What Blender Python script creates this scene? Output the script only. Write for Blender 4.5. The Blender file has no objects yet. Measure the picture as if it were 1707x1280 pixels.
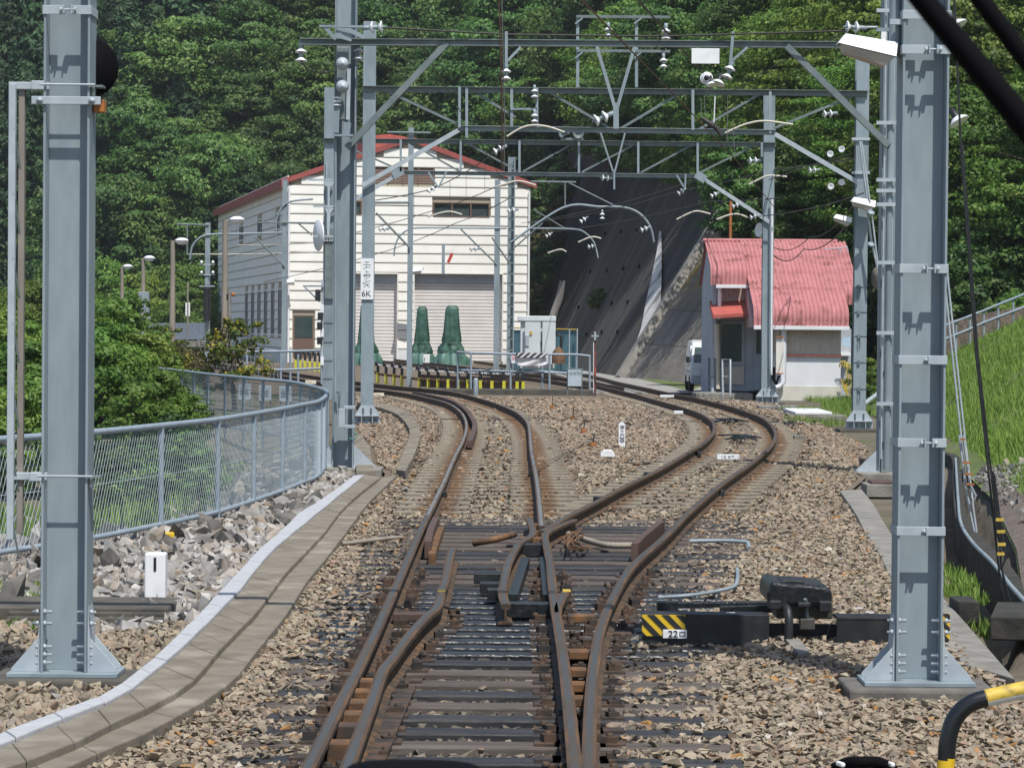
import bpy, bmesh, math, random
import numpy as np
from mathutils import Vector, Matrix, Quaternion
R = math.radians
random.seed(7); RNG = np.random.default_rng(7)
sc = bpy.context.scene
COL = sc.collection
PI = math.pi

# ------------------------------------------------------------------ camera, world, sun, exposure
F = 5000.0; CX, CY = 853.5, 640.0; CAMZ = 2.0
PITCH = math.atan(97.0 / F); ROLL = R(0.5)
fw = Vector((0, math.cos(PITCH), -math.sin(PITCH)))
r0 = Vector((1, 0, 0)); u0 = Vector((0, math.sin(PITCH), math.cos(PITCH)))
rt = r0 * math.cos(ROLL) + u0 * math.sin(ROLL)
up = -r0 * math.sin(ROLL) + u0 * math.cos(ROLL)
cam_d = bpy.data.cameras.new('camera'); cam = bpy.data.objects.new('camera', cam_d); COL.objects.link(cam)
cam_d.sensor_width = 36; cam_d.sensor_fit = 'HORIZONTAL'; cam_d.lens = 36 * F / 1707
cam_d.clip_start = 0.1; cam_d.clip_end = 2000
m = Matrix((rt, up, -fw)).transposed().to_4x4(); m.translation = (0, 0, CAMZ); cam.matrix_world = m
cam_d.dof.use_dof = True; cam_d.dof.focus_distance = 45; cam_d.dof.aperture_fstop = 90
sc.camera = cam

SUN_DIR = Vector((0.055, -0.118, 0.245)).normalized()      # towards the sun
sun_el = math.asin(SUN_DIR.z); sun_az = math.atan2(SUN_DIR.x, SUN_DIR.y)
w = bpy.data.worlds.new('World'); sc.world = w; w.use_nodes = True
nt = w.node_tree; nt.nodes.clear()
sky = nt.nodes.new('ShaderNodeTexSky'); sky.sky_type = 'NISHITA'; sky.sun_disc = False
sky.sun_elevation = sun_el; sky.sun_rotation = sun_az
bg = nt.nodes.new('ShaderNodeBackground'); bg.inputs['Strength'].default_value = 0.115
wo = nt.nodes.new('ShaderNodeOutputWorld')
nt.links.new(sky.outputs[0], bg.inputs[0]); nt.links.new(bg.outputs[0], wo.inputs[0])
sl = bpy.data.lights.new('sun', 'SUN'); sl.energy = 4.1; sl.angle = R(0.5); sl.color = (1, 0.965, 0.9)
so = bpy.data.objects.new('sun', sl); COL.objects.link(so)
so.rotation_mode = 'QUATERNION'; so.rotation_quaternion = SUN_DIR.to_track_quat('Z', 'Y')
sc.view_settings.view_transform = 'Standard'; sc.view_settings.look = 'None'
sc.view_settings.exposure = 0.28; sc.view_settings.gamma = 1
sc.cycles.max_bounces = 6; sc.cycles.transparent_max_bounces = 8
sc.cycles.use_adaptive_sampling = True

# ------------------------------------------------------------------ photo pixel -> place
def ray(px, py): return fw + rt * ((px - CX) / F) + up * ((CY - py) / F)
def G(px, py, z=0.0):
    d = ray(px, py); t = (z - CAMZ) / d.z
    return Vector((d.x * t, d.y * t, z))
def P(px, py, Y):
    d = ray(px, py); t = Y / d.y
    return Vector((d.x * t, Y, CAMZ + d.z * t))
def mpp(Y): return Y / F

# ------------------------------------------------------------------ materials
def mat(name, col, rough=0.6, metal=0.0, col2=None, scale=6.0, detail=5.0, lo=0.35, hi=0.65, bump=0.0, bscale=None,
        stretch=None, spec=0.5, col3=None, scale3=1.0, lo3=0.55, hi3=0.7):
    m = bpy.data.materials.new(name); m.use_nodes = True
    n = m.node_tree.nodes; l = m.node_tree.links
    b = n['Principled BSDF']
    b.inputs['Roughness'].default_value = rough; b.inputs['Metallic'].default_value = metal
    b.inputs['Specular IOR Level'].default_value = spec
    b.inputs['Base Color'].default_value = (*col, 1)
    tc = n.new('ShaderNodeTexCoord'); src = tc.outputs['Object']
    if stretch:
        mp = n.new('ShaderNodeMapping'); mp.inputs['Scale'].default_value = stretch
        l.new(src, mp.inputs[0]); src = mp.outputs[0]
    def noise(sc_, det):
        t = n.new('ShaderNodeTexNoise'); t.inputs['Scale'].default_value = sc_; t.inputs['Detail'].default_value = det
        l.new(src, t.inputs['Vector']); return t
    def ramp(t, a, b_):
        r = n.new('ShaderNodeMapRange'); r.inputs[1].default_value = a; r.inputs[2].default_value = b_
        l.new(t.outputs[0], r.inputs[0]); return r
    last = None
    if col2:
        t = noise(scale, detail); r = ramp(t, lo, hi)
        mx = n.new('ShaderNodeMix'); mx.data_type = 'RGBA'
        mx.inputs[6].default_value = (*col, 1); mx.inputs[7].default_value = (*col2, 1)
        l.new(r.outputs[0], mx.inputs[0]); last = mx.outputs[2]
    if col3:
        t3 = noise(scale3, 4); r3 = ramp(t3, lo3, hi3)
        mx3 = n.new('ShaderNodeMix'); mx3.data_type = 'RGBA'
        if last: l.new(last, mx3.inputs[6])
        else: mx3.inputs[6].default_value = (*col, 1)
        mx3.inputs[7].default_value = (*col3, 1); l.new(r3.outputs[0], mx3.inputs[0]); last = mx3.outputs[2]
    if last: l.new(last, b.inputs['Base Color'])
    if bump:
        tb = noise(bscale or scale * 3, 6)
        bp = n.new('ShaderNodeBump'); bp.inputs['Strength'].default_value = 1; bp.inputs['Distance'].default_value = bump
        l.new(tb.outputs[0], bp.inputs['Height']); l.new(bp.outputs[0], b.inputs['Normal'])
    return m

def attr_mat(name, stops, rough=0.8, attr='rnd', obj_var=0.0, trans=0.0, nscale=0, namt=0.0, spec=0.3):
    """colour ramp driven by a per-piece attribute; used by leaves, stones and grass"""
    m = bpy.data.materials.new(name); m.use_nodes = True
    n = m.node_tree.nodes; l = m.node_tree.links; b = n['Principled BSDF']
    b.inputs['Roughness'].default_value = rough; b.inputs['Specular IOR Level'].default_value = spec
    a = n.new('ShaderNodeAttribute'); a.attribute_name = attr
    cr = n.new('ShaderNodeValToRGB'); e = cr.color_ramp.elements
    while len(e) < len(stops): e.new(0.5)
    for k, (p, c) in enumerate(stops): e[k].position = p; e[k].color = (*c, 1)
    l.new(a.outputs['Fac'], cr.inputs[0]); out = cr.outputs[0]
    if obj_var:
        oi = n.new('ShaderNodeObjectInfo')
        hs = n.new('ShaderNodeHueSaturation')
        mr = n.new('ShaderNodeMapRange'); mr.inputs[3].default_value = 1 - obj_var; mr.inputs[4].default_value = 1 + obj_var
        l.new(oi.outputs['Random'], mr.inputs[0]); l.new(mr.outputs[0], hs.inputs['Value'])
        mh = n.new('ShaderNodeMapRange'); mh.inputs[3].default_value = 0.475; mh.inputs[4].default_value = 0.515
        mm = n.new('ShaderNodeMath'); mm.operation = 'FRACT'; m2 = n.new('ShaderNodeMath'); m2.operation = 'MULTIPLY'; m2.inputs[1].default_value = 7.31
        l.new(oi.outputs['Random'], m2.inputs[0]); l.new(m2.outputs[0], mm.inputs[0]); l.new(mm.outputs[0], mh.inputs[0])
        l.new(mh.outputs[0], hs.inputs['Hue']); l.new(out, hs.inputs['Color']); out = hs.outputs[0]
    if namt:
        tc = n.new('ShaderNodeTexCoord'); t = n.new('ShaderNodeTexNoise'); t.inputs['Scale'].default_value = nscale; t.inputs['Detail'].default_value = 4
        l.new(tc.outputs['Object'], t.inputs['Vector'])
        mr = n.new('ShaderNodeMapRange'); mr.inputs[1].default_value = 0.3; mr.inputs[2].default_value = 0.7
        mr.inputs[3].default_value = 1 - namt; mr.inputs[4].default_value = 1 + namt; l.new(t.outputs[0], mr.inputs[0])
        hs = n.new('ShaderNodeHueSaturation'); l.new(mr.outputs[0], hs.inputs['Value']); l.new(out, hs.inputs['Color']); out = hs.outputs[0]
    l.new(out, b.inputs['Base Color'])
    if trans:
        tr = n.new('ShaderNodeBsdfTranslucent'); l.new(out, tr.inputs[0])
        ms = n.new('ShaderNodeMixShader'); ms.inputs[0].default_value = trans
        l.new(b.outputs[0], ms.inputs[1]); l.new(tr.outputs[0], ms.inputs[2]); l.new(ms.outputs[0], n['Material Output'].inputs[0])
    return m

M = {}
M['steel'] = mat('galvanised_steel', (0.225, 0.28, 0.31), 0.55, 0.0, (0.275, 0.33, 0.36), 14, 8, 0.3, 0.7, col3=(0.17, 0.212, 0.238), scale3=2.2, lo3=.48, hi3=.72, stretch=(1, 1, 0.3))
M['steel_dark'] = mat('weathered_steel', (0.12, 0.155, 0.16), 0.6, 0, (0.175, 0.21, 0.215), 5, 5)
M['steel_light'] = mat('pale_galvanised_steel', (0.42, 0.47, 0.50), 0.5, 0, (0.34, 0.39, 0.43), 8, 5)
M['blue_paint'] = mat('pale_blue_rail_paint', (0.28, 0.34, 0.395), 0.5, 0, (0.235, 0.285, 0.33), 8, 5)
M['black'] = mat('black_paint', (0.012, 0.014, 0.016), 0.5, 0, (0.03, 0.033, 0.035), 12, 5, 0.45, 0.75)
M['black_oily'] = mat('black_oily_paint', (0.008, 0.010, 0.012), 0.28, 0, (0.03, 0.032, 0.034), 20, 5, 0.45, 0.75, bump=0.003, bscale=60)
M['rubber'] = mat('black_rubber', (0.004, 0.004, 0.005), 0.8, spec=0.08)
M['white'] = mat('white_paint', (0.80, 0.81, 0.82), 0.5, 0, (0.66, 0.67, 0.67), 7, 6, 0.5, 0.8)
M['porcelain'] = mat('white_porcelain', (0.80, 0.82, 0.84), 0.2)
M['yellow'] = mat('yellow_paint', (0.70, 0.46, 0.02), 0.45, 0, (0.55, 0.36, 0.03), 14, 5, 0.45, 0.75)
M['yellow_worn'] = mat('worn_yellow_paint', (0.60, 0.42, 0.06), 0.55, 0, (0.30, 0.22, 0.05), 22, 5, 0.45, 0.7)
M['lime'] = mat('lemon_yellow_paint', (0.62, 0.60, 0.03), 0.5, 0, (0.5, 0.46, 0.05), 14, 4)
M['red'] = mat('red_paint', (0.50, 0.06, 0.04), 0.5)
M['orange'] = mat('rusty_orange_steel', (0.42, 0.15, 0.03), 0.7, 0, (0.26, 0.10, 0.04), 10, 5)
M['rust'] = mat('rusty_steel', (0.10, 0.055, 0.03), 0.75, 0, (0.22, 0.105, 0.035), 14, 6, 0.42, 0.66, col3=(0.05, 0.037, 0.03), scale3=4)
M['rust_plate'] = mat('rusty_tie_plate', (0.085, 0.05, 0.03), 0.8, 0, (0.028, 0.025, 0.023), 9, 6, 0.4, 0.6)
M['rail_top'] = mat('worn_rail_head', (0.085, 0.083, 0.076), 0.42, 0.3, (0.10, 0.068, 0.035), 3.0, 6, 0.45, 0.72, stretch=(1, 0.35, 1))
M['rail_bright'] = mat('polished_rail_head', (0.30, 0.295, 0.28), 0.34, 0.45, (0.17, 0.12, 0.07), 3.0, 6, 0.5, 0.75)
M['rail_side'] = mat('rusty_rail_web', (0.045, 0.032, 0.022), 0.8, 0, (0.15, 0.08, 0.035), 10, 6, 0.45, 0.7)
M['angle'] = mat('primed_brown_steel', (0.105, 0.060, 0.046), 0.65, 0, (0.07, 0.045, 0.036), 8, 5)
M['tie_wet'] = mat('creosoted_timber', (0.018, 0.019, 0.022), 0.62, 0, (0.055, 0.05, 0.048), 5, 8, 0.4, 0.7, bump=0.006, bscale=30, stretch=(0.25, 3, 1), spec=0.5)
M['tie_oil'] = mat('oil_soaked_timber', (0.010, 0.011, 0.013), 0.33, 0, (0.04, 0.038, 0.034), 7, 8, 0.45, 0.75, bump=0.008, bscale=45, stretch=(0.6, 2, 1), spec=0.8)
M['tie_brown'] = mat('brown_timber', (0.075, 0.058, 0.048), 0.7, 0, (0.12, 0.10, 0.085), 5, 8, 0.4, 0.7, bump=0.006, bscale=30, stretch=(0.25, 3, 1))
M['tie_grey'] = mat('weathered_concrete_tie', (0.235, 0.205, 0.155), 0.9, 0, (0.165, 0.14, 0.105), 6, 6, bump=0.006, bscale=40)
M['concrete'] = mat('weathered_concrete', (0.25, 0.24, 0.215), 0.9, 0, (0.17, 0.16, 0.14), 4, 8, 0.35, 0.65, bump=0.006, bscale=30)
M['conc_dark'] = mat('mossy_dark_concrete', (0.055, 0.052, 0.045), 0.95, 0, (0.11, 0.10, 0.08), 3, 8, bump=0.01, bscale=20)
M['slab'] = mat('brownish_concrete_slab', (0.215, 0.188, 0.147), 0.95, 0, (0.155, 0.132, 0.10), 5, 9, 0.35, 0.65, bump=0.004, bscale=60, col3=(0.29, 0.26, 0.21), scale3=1.7)
M['kerb_white'] = mat('white_painted_kerb', (0.37, 0.38, 0.40), 0.85, 0, (0.43, 0.44, 0.455), 10, 8, 0.35, 0.65, bump=0.004, bscale=70)
M['siding'] = mat('cream_siding', (0.86, 0.85, 0.795), 0.7, 0, (0.80, 0.785, 0.72), 0.8, 5)
M['siding_dark'] = mat('brown_siding_joint', (0.40, 0.35, 0.26), 0.8)
M['shutter'] = mat('pale_shutter_slats', (0.72, 0.69, 0.67), 0.6, 0, (0.66, 0.63, 0.61), 1.2, 4)
M['roof_red'] = mat('red_roof_trim', (0.36, 0.085, 0.075), 0.6, 0, (0.28, 0.07, 0.06), 1.5, 5)
M['roof_pink'] = mat('faded_red_corrugated_roof', (0.47, 0.205, 0.208), 0.8, 0, (0.40, 0.165, 0.165), 3.5, 8, col3=(0.24, 0.10, 0.09), scale3=2.6, spec=.15)
M['canopy_red'] = mat('red_canopy_sheet', (0.46, 0.11, 0.085), 0.6, 0, (0.38, 0.09, 0.07), 3, 4)
M['hut_wall'] = mat('white_plaster', (0.74, 0.76, 0.78), 0.8, 0, (0.66, 0.68, 0.70), 1.5, 6)
M['hut_beige'] = mat('beige_corrugated_cladding', (0.62, 0.55, 0.46), 0.7, 0, (0.55, 0.48, 0.40), 3, 5)
M['hut_grey'] = mat('grey_boards', (0.44, 0.475, 0.52), 0.75, 0, (0.37, 0.40, 0.44), 3, 5)
M['glass'] = mat('dark_window_glass', (0.035, 0.06, 0.06), 0.12, 0, (0.06, 0.085, 0.08), 0.8, 3, spec=0.6)
M['dark_glass'] = mat('dull_dark_glass', (0.025, 0.032, 0.034), .6, 0, (0.05, 0.058, 0.06), .6, 3, spec=.1)
M['brown_frame'] = mat('brown_aluminium_frame', (0.16, 0.10, 0.075), 0.5)
M['louvre'] = mat('brown_louvre', (0.25, 0.165, 0.125), 0.7, 0, (0.21, 0.14, 0.105), 1.5, 4)
M['tarp'] = mat('green_tarpaulin', (0.022, 0.068, 0.047), 0.5, 0, (0.048, 0.125, 0.092), 2.2, 8, bump=.05, bscale=5)
M['tarp_light'] = mat('pale_green_tarpaulin', (0.12, 0.235, 0.195), 0.45, 0, (0.055, 0.14, 0.11), 1.6, 5)
M['cabinet'] = mat('pale_grey_cabinet', (0.62, 0.67, 0.69), 0.5, 0, (0.56, 0.61, 0.63), 2, 5)
M['mesh_teal'] = mat('teal_screen', (0.10, 0.22, 0.25), 0.7, 0, (0.07, 0.16, 0.19), 2, 5)
M['sheet'] = mat('pale_plastic_sheet', (0.62, 0.60, 0.62), 0.5)
M['pink'] = mat('pink_notice', (0.70, 0.35, 0.38), 0.6)
M['brown_wood'] = mat('weathered_pole', (0.30, 0.26, 0.21), 0.8, 0, (0.22, 0.19, 0.155), 3, 6, stretch=(1, 1, 0.2))
M['rust_bar'] = mat('orange_rusty_bar', (0.20, 0.095, 0.035), .8, 0, (0.09, 0.05, 0.028), 8, 6)
M['wire'] = mat('dark_copper_wire', (0.035, 0.032, 0.028), 0.6)
M['wire_rust'] = mat('rusty_rod', (0.11, 0.055, 0.035), 0.7)
M['wire_grey'] = mat('grey_strand', (0.17, 0.17, 0.16), 0.6)
M['cream_tube'] = mat('cream_arm_tube', (0.55, 0.52, 0.44), 0.5)
M['soil'] = mat('dry_soil', (0.15, 0.125, 0.09), 1, 0, (0.09, 0.075, 0.05), 1.3, 8, bump=0.03, bscale=9, col3=(0.07, 0.09, 0.03), scale3=0.35)
M['bank_soil'] = mat('bank_soil', (0.12, 0.17, 0.04), 1, 0, (0.09, 0.115, 0.034), 2.0, 8, bump=0.04, bscale=8, col3=(0.13, 0.105, 0.075), scale3=0.8, lo3=0.56, hi3=0.68)
M['litter'] = mat('leaf_litter', (0.20, 0.155, 0.125), 1, 0, (0.11, 0.09, 0.075), 9, 8, bump=0.03, bscale=25)
M['forest_floor'] = mat('forest_floor', (0.035, 0.05, 0.02), 1, 0, (0.05, 0.06, 0.025), 0.5, 6)
M['bed'] = mat('ballast_bed', (0.19, 0.145, 0.10), 1, 0, (0.10, 0.078, 0.055), 22, 8, 0.4, 0.6, bump=0.03, bscale=30, col3=(0.27, 0.225, 0.175), scale3=6)
M['gravel'] = mat('grey_gravel_road', (0.33, 0.32, 0.30), 1, 0, (0.24, 0.235, 0.22), 5, 8, bump=0.02, bscale=18)
M['bark'] = mat('bark', (0.075, 0.062, 0.048), 0.95, 0, (0.13, 0.11, 0.085), 3, 6, stretch=(3, 3, 0.6))
M['hose_yellow'] = mat('yellow_hose', (0.55, 0.42, 0.05), 0.5)
M['blue_sign'] = mat('pale_blue_sign', (0.45, 0.62, 0.78), 0.5)
M['van_paint'] = mat('white_van_paint', (0.62, 0.63, 0.63), 0.25, 0, (0.60, 0.61, 0.61), 2, 3, spec=0.6)
M['tyre'] = mat('tyre_rubber', (0.012, 0.012, 0.012), 0.85)
M['lamp_glass'] = mat('lamp_glass', (0.72, 0.76, 0.80), 0.2)
M['sign_grey'] = mat('pale_sign_board', (0.46, 0.53, 0.58), 0.6, 0, (0.40, 0.47, 0.52), 4, 4)
M['conc_black'] = mat('mossy_black_concrete', (0.022, 0.022, 0.02), .95, 0, (0.05, 0.047, 0.038), 5, 8, bump=.01, bscale=20)
M['foot'] = mat('grey_brown_concrete', (0.15, 0.14, 0.125), .95, 0, (0.09, 0.085, 0.075), 5, 8, bump=.005, bscale=30)
M['moss_wall'] = None

def rust_band(m):
    n = m.node_tree.nodes; l = m.node_tree.links; b = n['Principled BSDF']; src = b.inputs['Base Color'].links[0].from_socket
    tc = n.new('ShaderNodeTexCoord'); sp = n.new('ShaderNodeSeparateXYZ'); l.new(tc.outputs['Object'], sp.inputs[0])
    ab = n.new('ShaderNodeMath'); ab.operation = 'ABSOLUTE'; l.new(sp.outputs[0], ab.inputs[0])
    su = n.new('ShaderNodeMath'); su.operation = 'SUBTRACT'; su.inputs[1].default_value = .566; l.new(ab.outputs[0], su.inputs[0])
    a2 = n.new('ShaderNodeMath'); a2.operation = 'ABSOLUTE'; l.new(su.outputs[0], a2.inputs[0])
    mr = n.new('ShaderNodeMapRange'); mr.inputs[1].default_value = .10; mr.inputs[2].default_value = .26; mr.inputs[3].default_value = .85; mr.inputs[4].default_value = 0; l.new(a2.outputs[0], mr.inputs[0])
    mx = n.new('ShaderNodeMix'); mx.data_type = 'RGBA'; l.new(mr.outputs[0], mx.inputs[0]); l.new(src, mx.inputs[6]); mx.inputs[7].default_value = (.13, .065, .028, 1); l.new(mx.outputs[2], b.inputs['Base Color'])
rust_band(M['tie_grey'])
# retaining wall material: dark water stains running down the slope, pale scars, mossy ochre
def wall_material():
    m = bpy.data.materials.new('stained_concrete'); m.use_nodes = True
    n = m.node_tree.nodes; l = m.node_tree.links; b = n['Principled BSDF']; b.inputs['Roughness'].default_value = 0.95
    at = n.new('ShaderNodeAttribute'); at.attribute_name = 'uvw'
    mp = n.new('ShaderNodeMapping'); mp.inputs['Scale'].default_value = (0.42, 0.03, 1); l.new(at.outputs['Vector'], mp.inputs[0])
    def nz(scale, src, det=6):
        t = n.new('ShaderNodeTexNoise'); t.inputs['Scale'].default_value = scale; t.inputs['Detail'].default_value = det
        l.new(src, t.inputs['Vector']); return t.outputs[0]
    def rng(v, a, c, lo=0, hi=1):
        r = n.new('ShaderNodeMapRange'); r.inputs[1].default_value = a; r.inputs[2].default_value = c
        r.inputs[3].default_value = lo; r.inputs[4].default_value = hi; l.new(v, r.inputs[0]); return r.outputs[0]
    def mix(f, a, c):
        x = n.new('ShaderNodeMix'); x.data_type = 'RGBA'
        l.new(f, x.inputs[0])
        for k, v in ((6, a), (7, c)):
            if isinstance(v, tuple): x.inputs[k].default_value = (*v, 1)
            else: l.new(v, x.inputs[k])
        return x.outputs[2]
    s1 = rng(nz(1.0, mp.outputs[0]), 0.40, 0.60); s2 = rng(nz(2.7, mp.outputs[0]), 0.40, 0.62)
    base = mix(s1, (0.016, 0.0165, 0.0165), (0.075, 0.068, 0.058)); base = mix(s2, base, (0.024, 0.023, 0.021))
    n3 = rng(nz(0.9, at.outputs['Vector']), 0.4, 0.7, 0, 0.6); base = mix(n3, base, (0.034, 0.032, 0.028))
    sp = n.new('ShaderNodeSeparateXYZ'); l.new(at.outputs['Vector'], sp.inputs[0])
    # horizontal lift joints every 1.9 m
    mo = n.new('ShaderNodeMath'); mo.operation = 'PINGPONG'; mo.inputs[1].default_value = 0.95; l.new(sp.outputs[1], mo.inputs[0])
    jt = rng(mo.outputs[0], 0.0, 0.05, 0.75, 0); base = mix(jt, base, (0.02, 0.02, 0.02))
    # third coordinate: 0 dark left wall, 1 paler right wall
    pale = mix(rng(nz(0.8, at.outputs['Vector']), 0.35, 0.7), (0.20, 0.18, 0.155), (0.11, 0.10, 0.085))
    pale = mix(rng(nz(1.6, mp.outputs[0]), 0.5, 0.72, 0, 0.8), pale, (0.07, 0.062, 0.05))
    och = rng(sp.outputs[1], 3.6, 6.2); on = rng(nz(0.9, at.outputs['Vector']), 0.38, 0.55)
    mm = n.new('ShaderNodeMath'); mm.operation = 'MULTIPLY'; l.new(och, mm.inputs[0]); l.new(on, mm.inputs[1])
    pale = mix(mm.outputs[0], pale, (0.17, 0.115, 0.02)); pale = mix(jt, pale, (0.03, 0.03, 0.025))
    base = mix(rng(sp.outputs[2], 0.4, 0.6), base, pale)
    l.new(base, b.inputs['Base Color'])
    bp = n.new('ShaderNodeBump'); bp.inputs['Distance'].default_value = 0.06; bp.inputs['Strength'].default_value = 0.7
    l.new(nz(3.0, at.outputs['Vector']), bp.inputs['Height']); l.new(bp.outputs[0], b.inputs['Normal'])
    return m
M['moss_wall'] = wall_material()

leafA = [(0.0, (0.030, 0.068, 0.018)), (0.4, (0.064, 0.135, 0.030)), (0.75, (0.105, 0.195, 0.042)), (1.0, (0.20, 0.28, 0.085))]
leafB = [(0.0, (0.048, 0.100, 0.016)), (0.4, (0.105, 0.200, 0.030)), (0.75, (0.165, 0.275, 0.045)), (1.0, (0.28, 0.355, 0.085))]
leafC = [(0.0, (0.016, 0.042, 0.018)), (0.5, (0.034, 0.082, 0.032)), (1.0, (0.075, 0.130, 0.05))]
M['leaf'] = attr_mat('leaves_deep_green', leafA, 0.5, obj_var=0.5, trans=0.35, spec=0.35)
M['leaf_bright'] = attr_mat('leaves_yellow_green', leafB, 0.5, obj_var=0.28, trans=0.38, spec=0.35)
M['needle'] = attr_mat('conifer_needles', leafC, 0.6, obj_var=0.25, trans=0.12, spec=0.3)
M['leaf_yellow'] = attr_mat('yellowing_leaves', [(0, (0.05, 0.08, 0.015)), (0.5, (0.08, 0.12, 0.02)), (0.72, (0.30, 0.24, 0.02)), (1, (0.50, 0.38, 0.05))], 0.6, trans=0.25)
M['leaf_dry'] = attr_mat('dry_brown_leaves', [(0, (0.05, 0.04, 0.02)), (0.5, (0.10, 0.08, 0.03)), (1, (0.09, 0.11, 0.03))], 0.7, trans=0.1)
M['grass'] = attr_mat('grass_blades', [(0, (0.10, 0.18, 0.028)), (0.6, (0.17, 0.285, 0.045)), (1, (0.29, 0.36, 0.085))], 0.6, trans=0.3)
M['stones'] = attr_mat('ballast_stones', [(0, (0.055, 0.047, 0.040)), (0.15, (0.185, 0.156, 0.118)), (0.4, (0.275, 0.226, 0.163)), (0.6, (0.325, 0.272, 0.20)), (0.78, (0.245, 0.170, 0.118)), (0.9, (0.245, 0.232, 0.208)), (0.97, (0.33, 0.17, 0.055)), (1, (0.44, 0.405, 0.35))], 0.9, nscale=30, namt=0.2)
M['rocks'] = attr_mat('rubble_stones', [(0, (0.10, 0.092, 0.082)), (0.3, (0.20, 0.188, 0.172)), (0.6, (0.31, 0.30, 0.285)), (0.8, (0.24, 0.19, 0.14)), (1, (0.44, 0.425, 0.40))], 0.9, nscale=9, namt=0.3)

# ------------------------------------------------------------------ builders
OFF = {}
class MB:
    def __init__(s): s.v = []; s.f = []; s.mi = []; s.sm = []
    def add(s, vs, fs, mi=0, smooth=False):
        o = len(s.v); s.v += [tuple(v) for v in vs]
        for f in fs: s.f.append([i + o for i in f]); s.mi.append(mi); s.sm.append(smooth)
    def box(s, c, size, rz=0.0, mi=0, rot=None):
        c = Vector(c); hx, hy, hz = size[0] / 2, size[1] / 2, size[2] / 2
        r = rot if rot is not None else Matrix.Rotation(rz, 3, 'Z')
        vs = [c + r @ Vector((x * hx, y * hy, z * hz)) for z in (-1, 1) for y in (-1, 1) for x in (-1, 1)]
        s.add(vs, [(0, 2, 3, 1), (4, 5, 7, 6), (0, 1, 5, 4), (2, 6, 7, 3), (0, 4, 6, 2), (1, 3, 7, 5)], mi)
    def bar(s, a, b, w_, h_, mi=0, upv=(0, 0, 1)):
        a = Vector(a); b = Vector(b); d = (b - a); L = d.length
        if L < 1e-6: return
        d.normalize(); u = Vector(upv)
        if abs(d.dot(u)) > 0.98: u = Vector((0, 1, 0))
        x = d.cross(u).normalized(); z = x.cross(d).normalized()
        r = Matrix((x, d, z)).transposed()
        s.box((a + b) / 2, (w_, L, h_), mi=mi, rot=r)
    def tube(s, pts, r, n=8, mi=0, cap=True):
        pts = [Vector(p) for p in pts]; rings = []; u = None
        for i, p in enumerate(pts):
            d = (pts[min(i + 1, len(pts) - 1)] - pts[max(i - 1, 0)]).normalized()
            if u is None: u = Vector((0, 0, 1)) if abs(d.z) < 0.9 else Vector((0, 1, 0))
            x = d.cross(u).normalized(); u = x.cross(d).normalized()
            rr = r[i] if isinstance(r, (list, tuple)) else r
            rings.append([p + (x * math.cos(2 * PI * k / n) + u * math.sin(2 * PI * k / n)) * rr for k in range(n)])
        vs = [v for g in rings for v in g]; fs = []
        for i in range(len(pts) - 1):
            for k in range(n):
                k2 = (k + 1) % n; fs.append((i * n + k, i * n + k2, (i + 1) * n + k2, (i + 1) * n + k))
        s.add(vs, fs, mi, n > 4)
        if cap:
            s.add(rings[0], [tuple(range(n))[::-1]], mi); s.add(rings[-1], [tuple(range(n))], mi)
    def lathe(s, prof, n=16, origin=(0, 0, 0), axis=(0, 0, 1), mi=0):
        """prof: (radius, height) list along axis"""
        q = Vector((0, 0, 1)).rotation_difference(Vector(axis).normalized()); o = Vector(origin); vs = []; fs = []
        for (r, h) in prof:
            for k in range(n): vs.append(o + q @ Vector((r * math.cos(2 * PI * k / n), r * math.sin(2 * PI * k / n), h)))
        for i in range(len(prof) - 1):
            for k in range(n):
                k2 = (k + 1) % n; fs.append((i * n + k, i * n + k2, (i + 1) * n + k2, (i + 1) * n + k))
        s.add(vs, fs, mi, True)
    def prism(s, poly, ext, mi=0):
        """poly: 3D points of a planar outline; ext: Vector extrusion"""
        poly = [Vector(p) for p in poly]; e = Vector(ext); n = len(poly)
        vs = poly + [p + e for p in poly]
        nrm = Vector((0, 0, 0))
        for i in range(n): nrm += poly[i].cross(poly[(i + 1) % n])
        flip = nrm.dot(e) > 0
        fs = [tuple(range(n))[::-1] if flip else tuple(range(n)), tuple(range(n, 2 * n)) if flip else tuple(range(n, 2 * n))[::-1]]
        for i in range(n):
            j = (i + 1) % n; fs.append((i, j, j + n, i + n) if flip else (j, i, i + n, j + n))
        s.add(vs, fs, mi)
    def build(s, name, mats, parent=None, bevel=0.0, loc=None):
        off = Vector((0, 0, 0))
        if parent is not None: off = OFF[parent.name]
        elif loc is not None: off = Vector(loc)
        me = bpy.data.meshes.new(name)
        me.from_pydata([(x - off.x, y - off.y, z - off.z) for x, y, z in s.v], [], s.f)
        for m_ in (mats if isinstance(mats, (list, tuple)) else [mats]): me.materials.append(m_)
        me.polygons.foreach_set('material_index', s.mi); me.polygons.foreach_set('use_smooth', s.sm); me.update()
        o = bpy.data.objects.new(name, me); COL.objects.link(o)
        if parent is not None: o.parent = parent
        else: o.location = off
        OFF[o.name] = off
        if bevel:
            b = o.modifiers.new('bevel', 'BEVEL'); b.width = bevel; b.segments = 2; b.limit_method = 'ANGLE'
        return o

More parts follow.
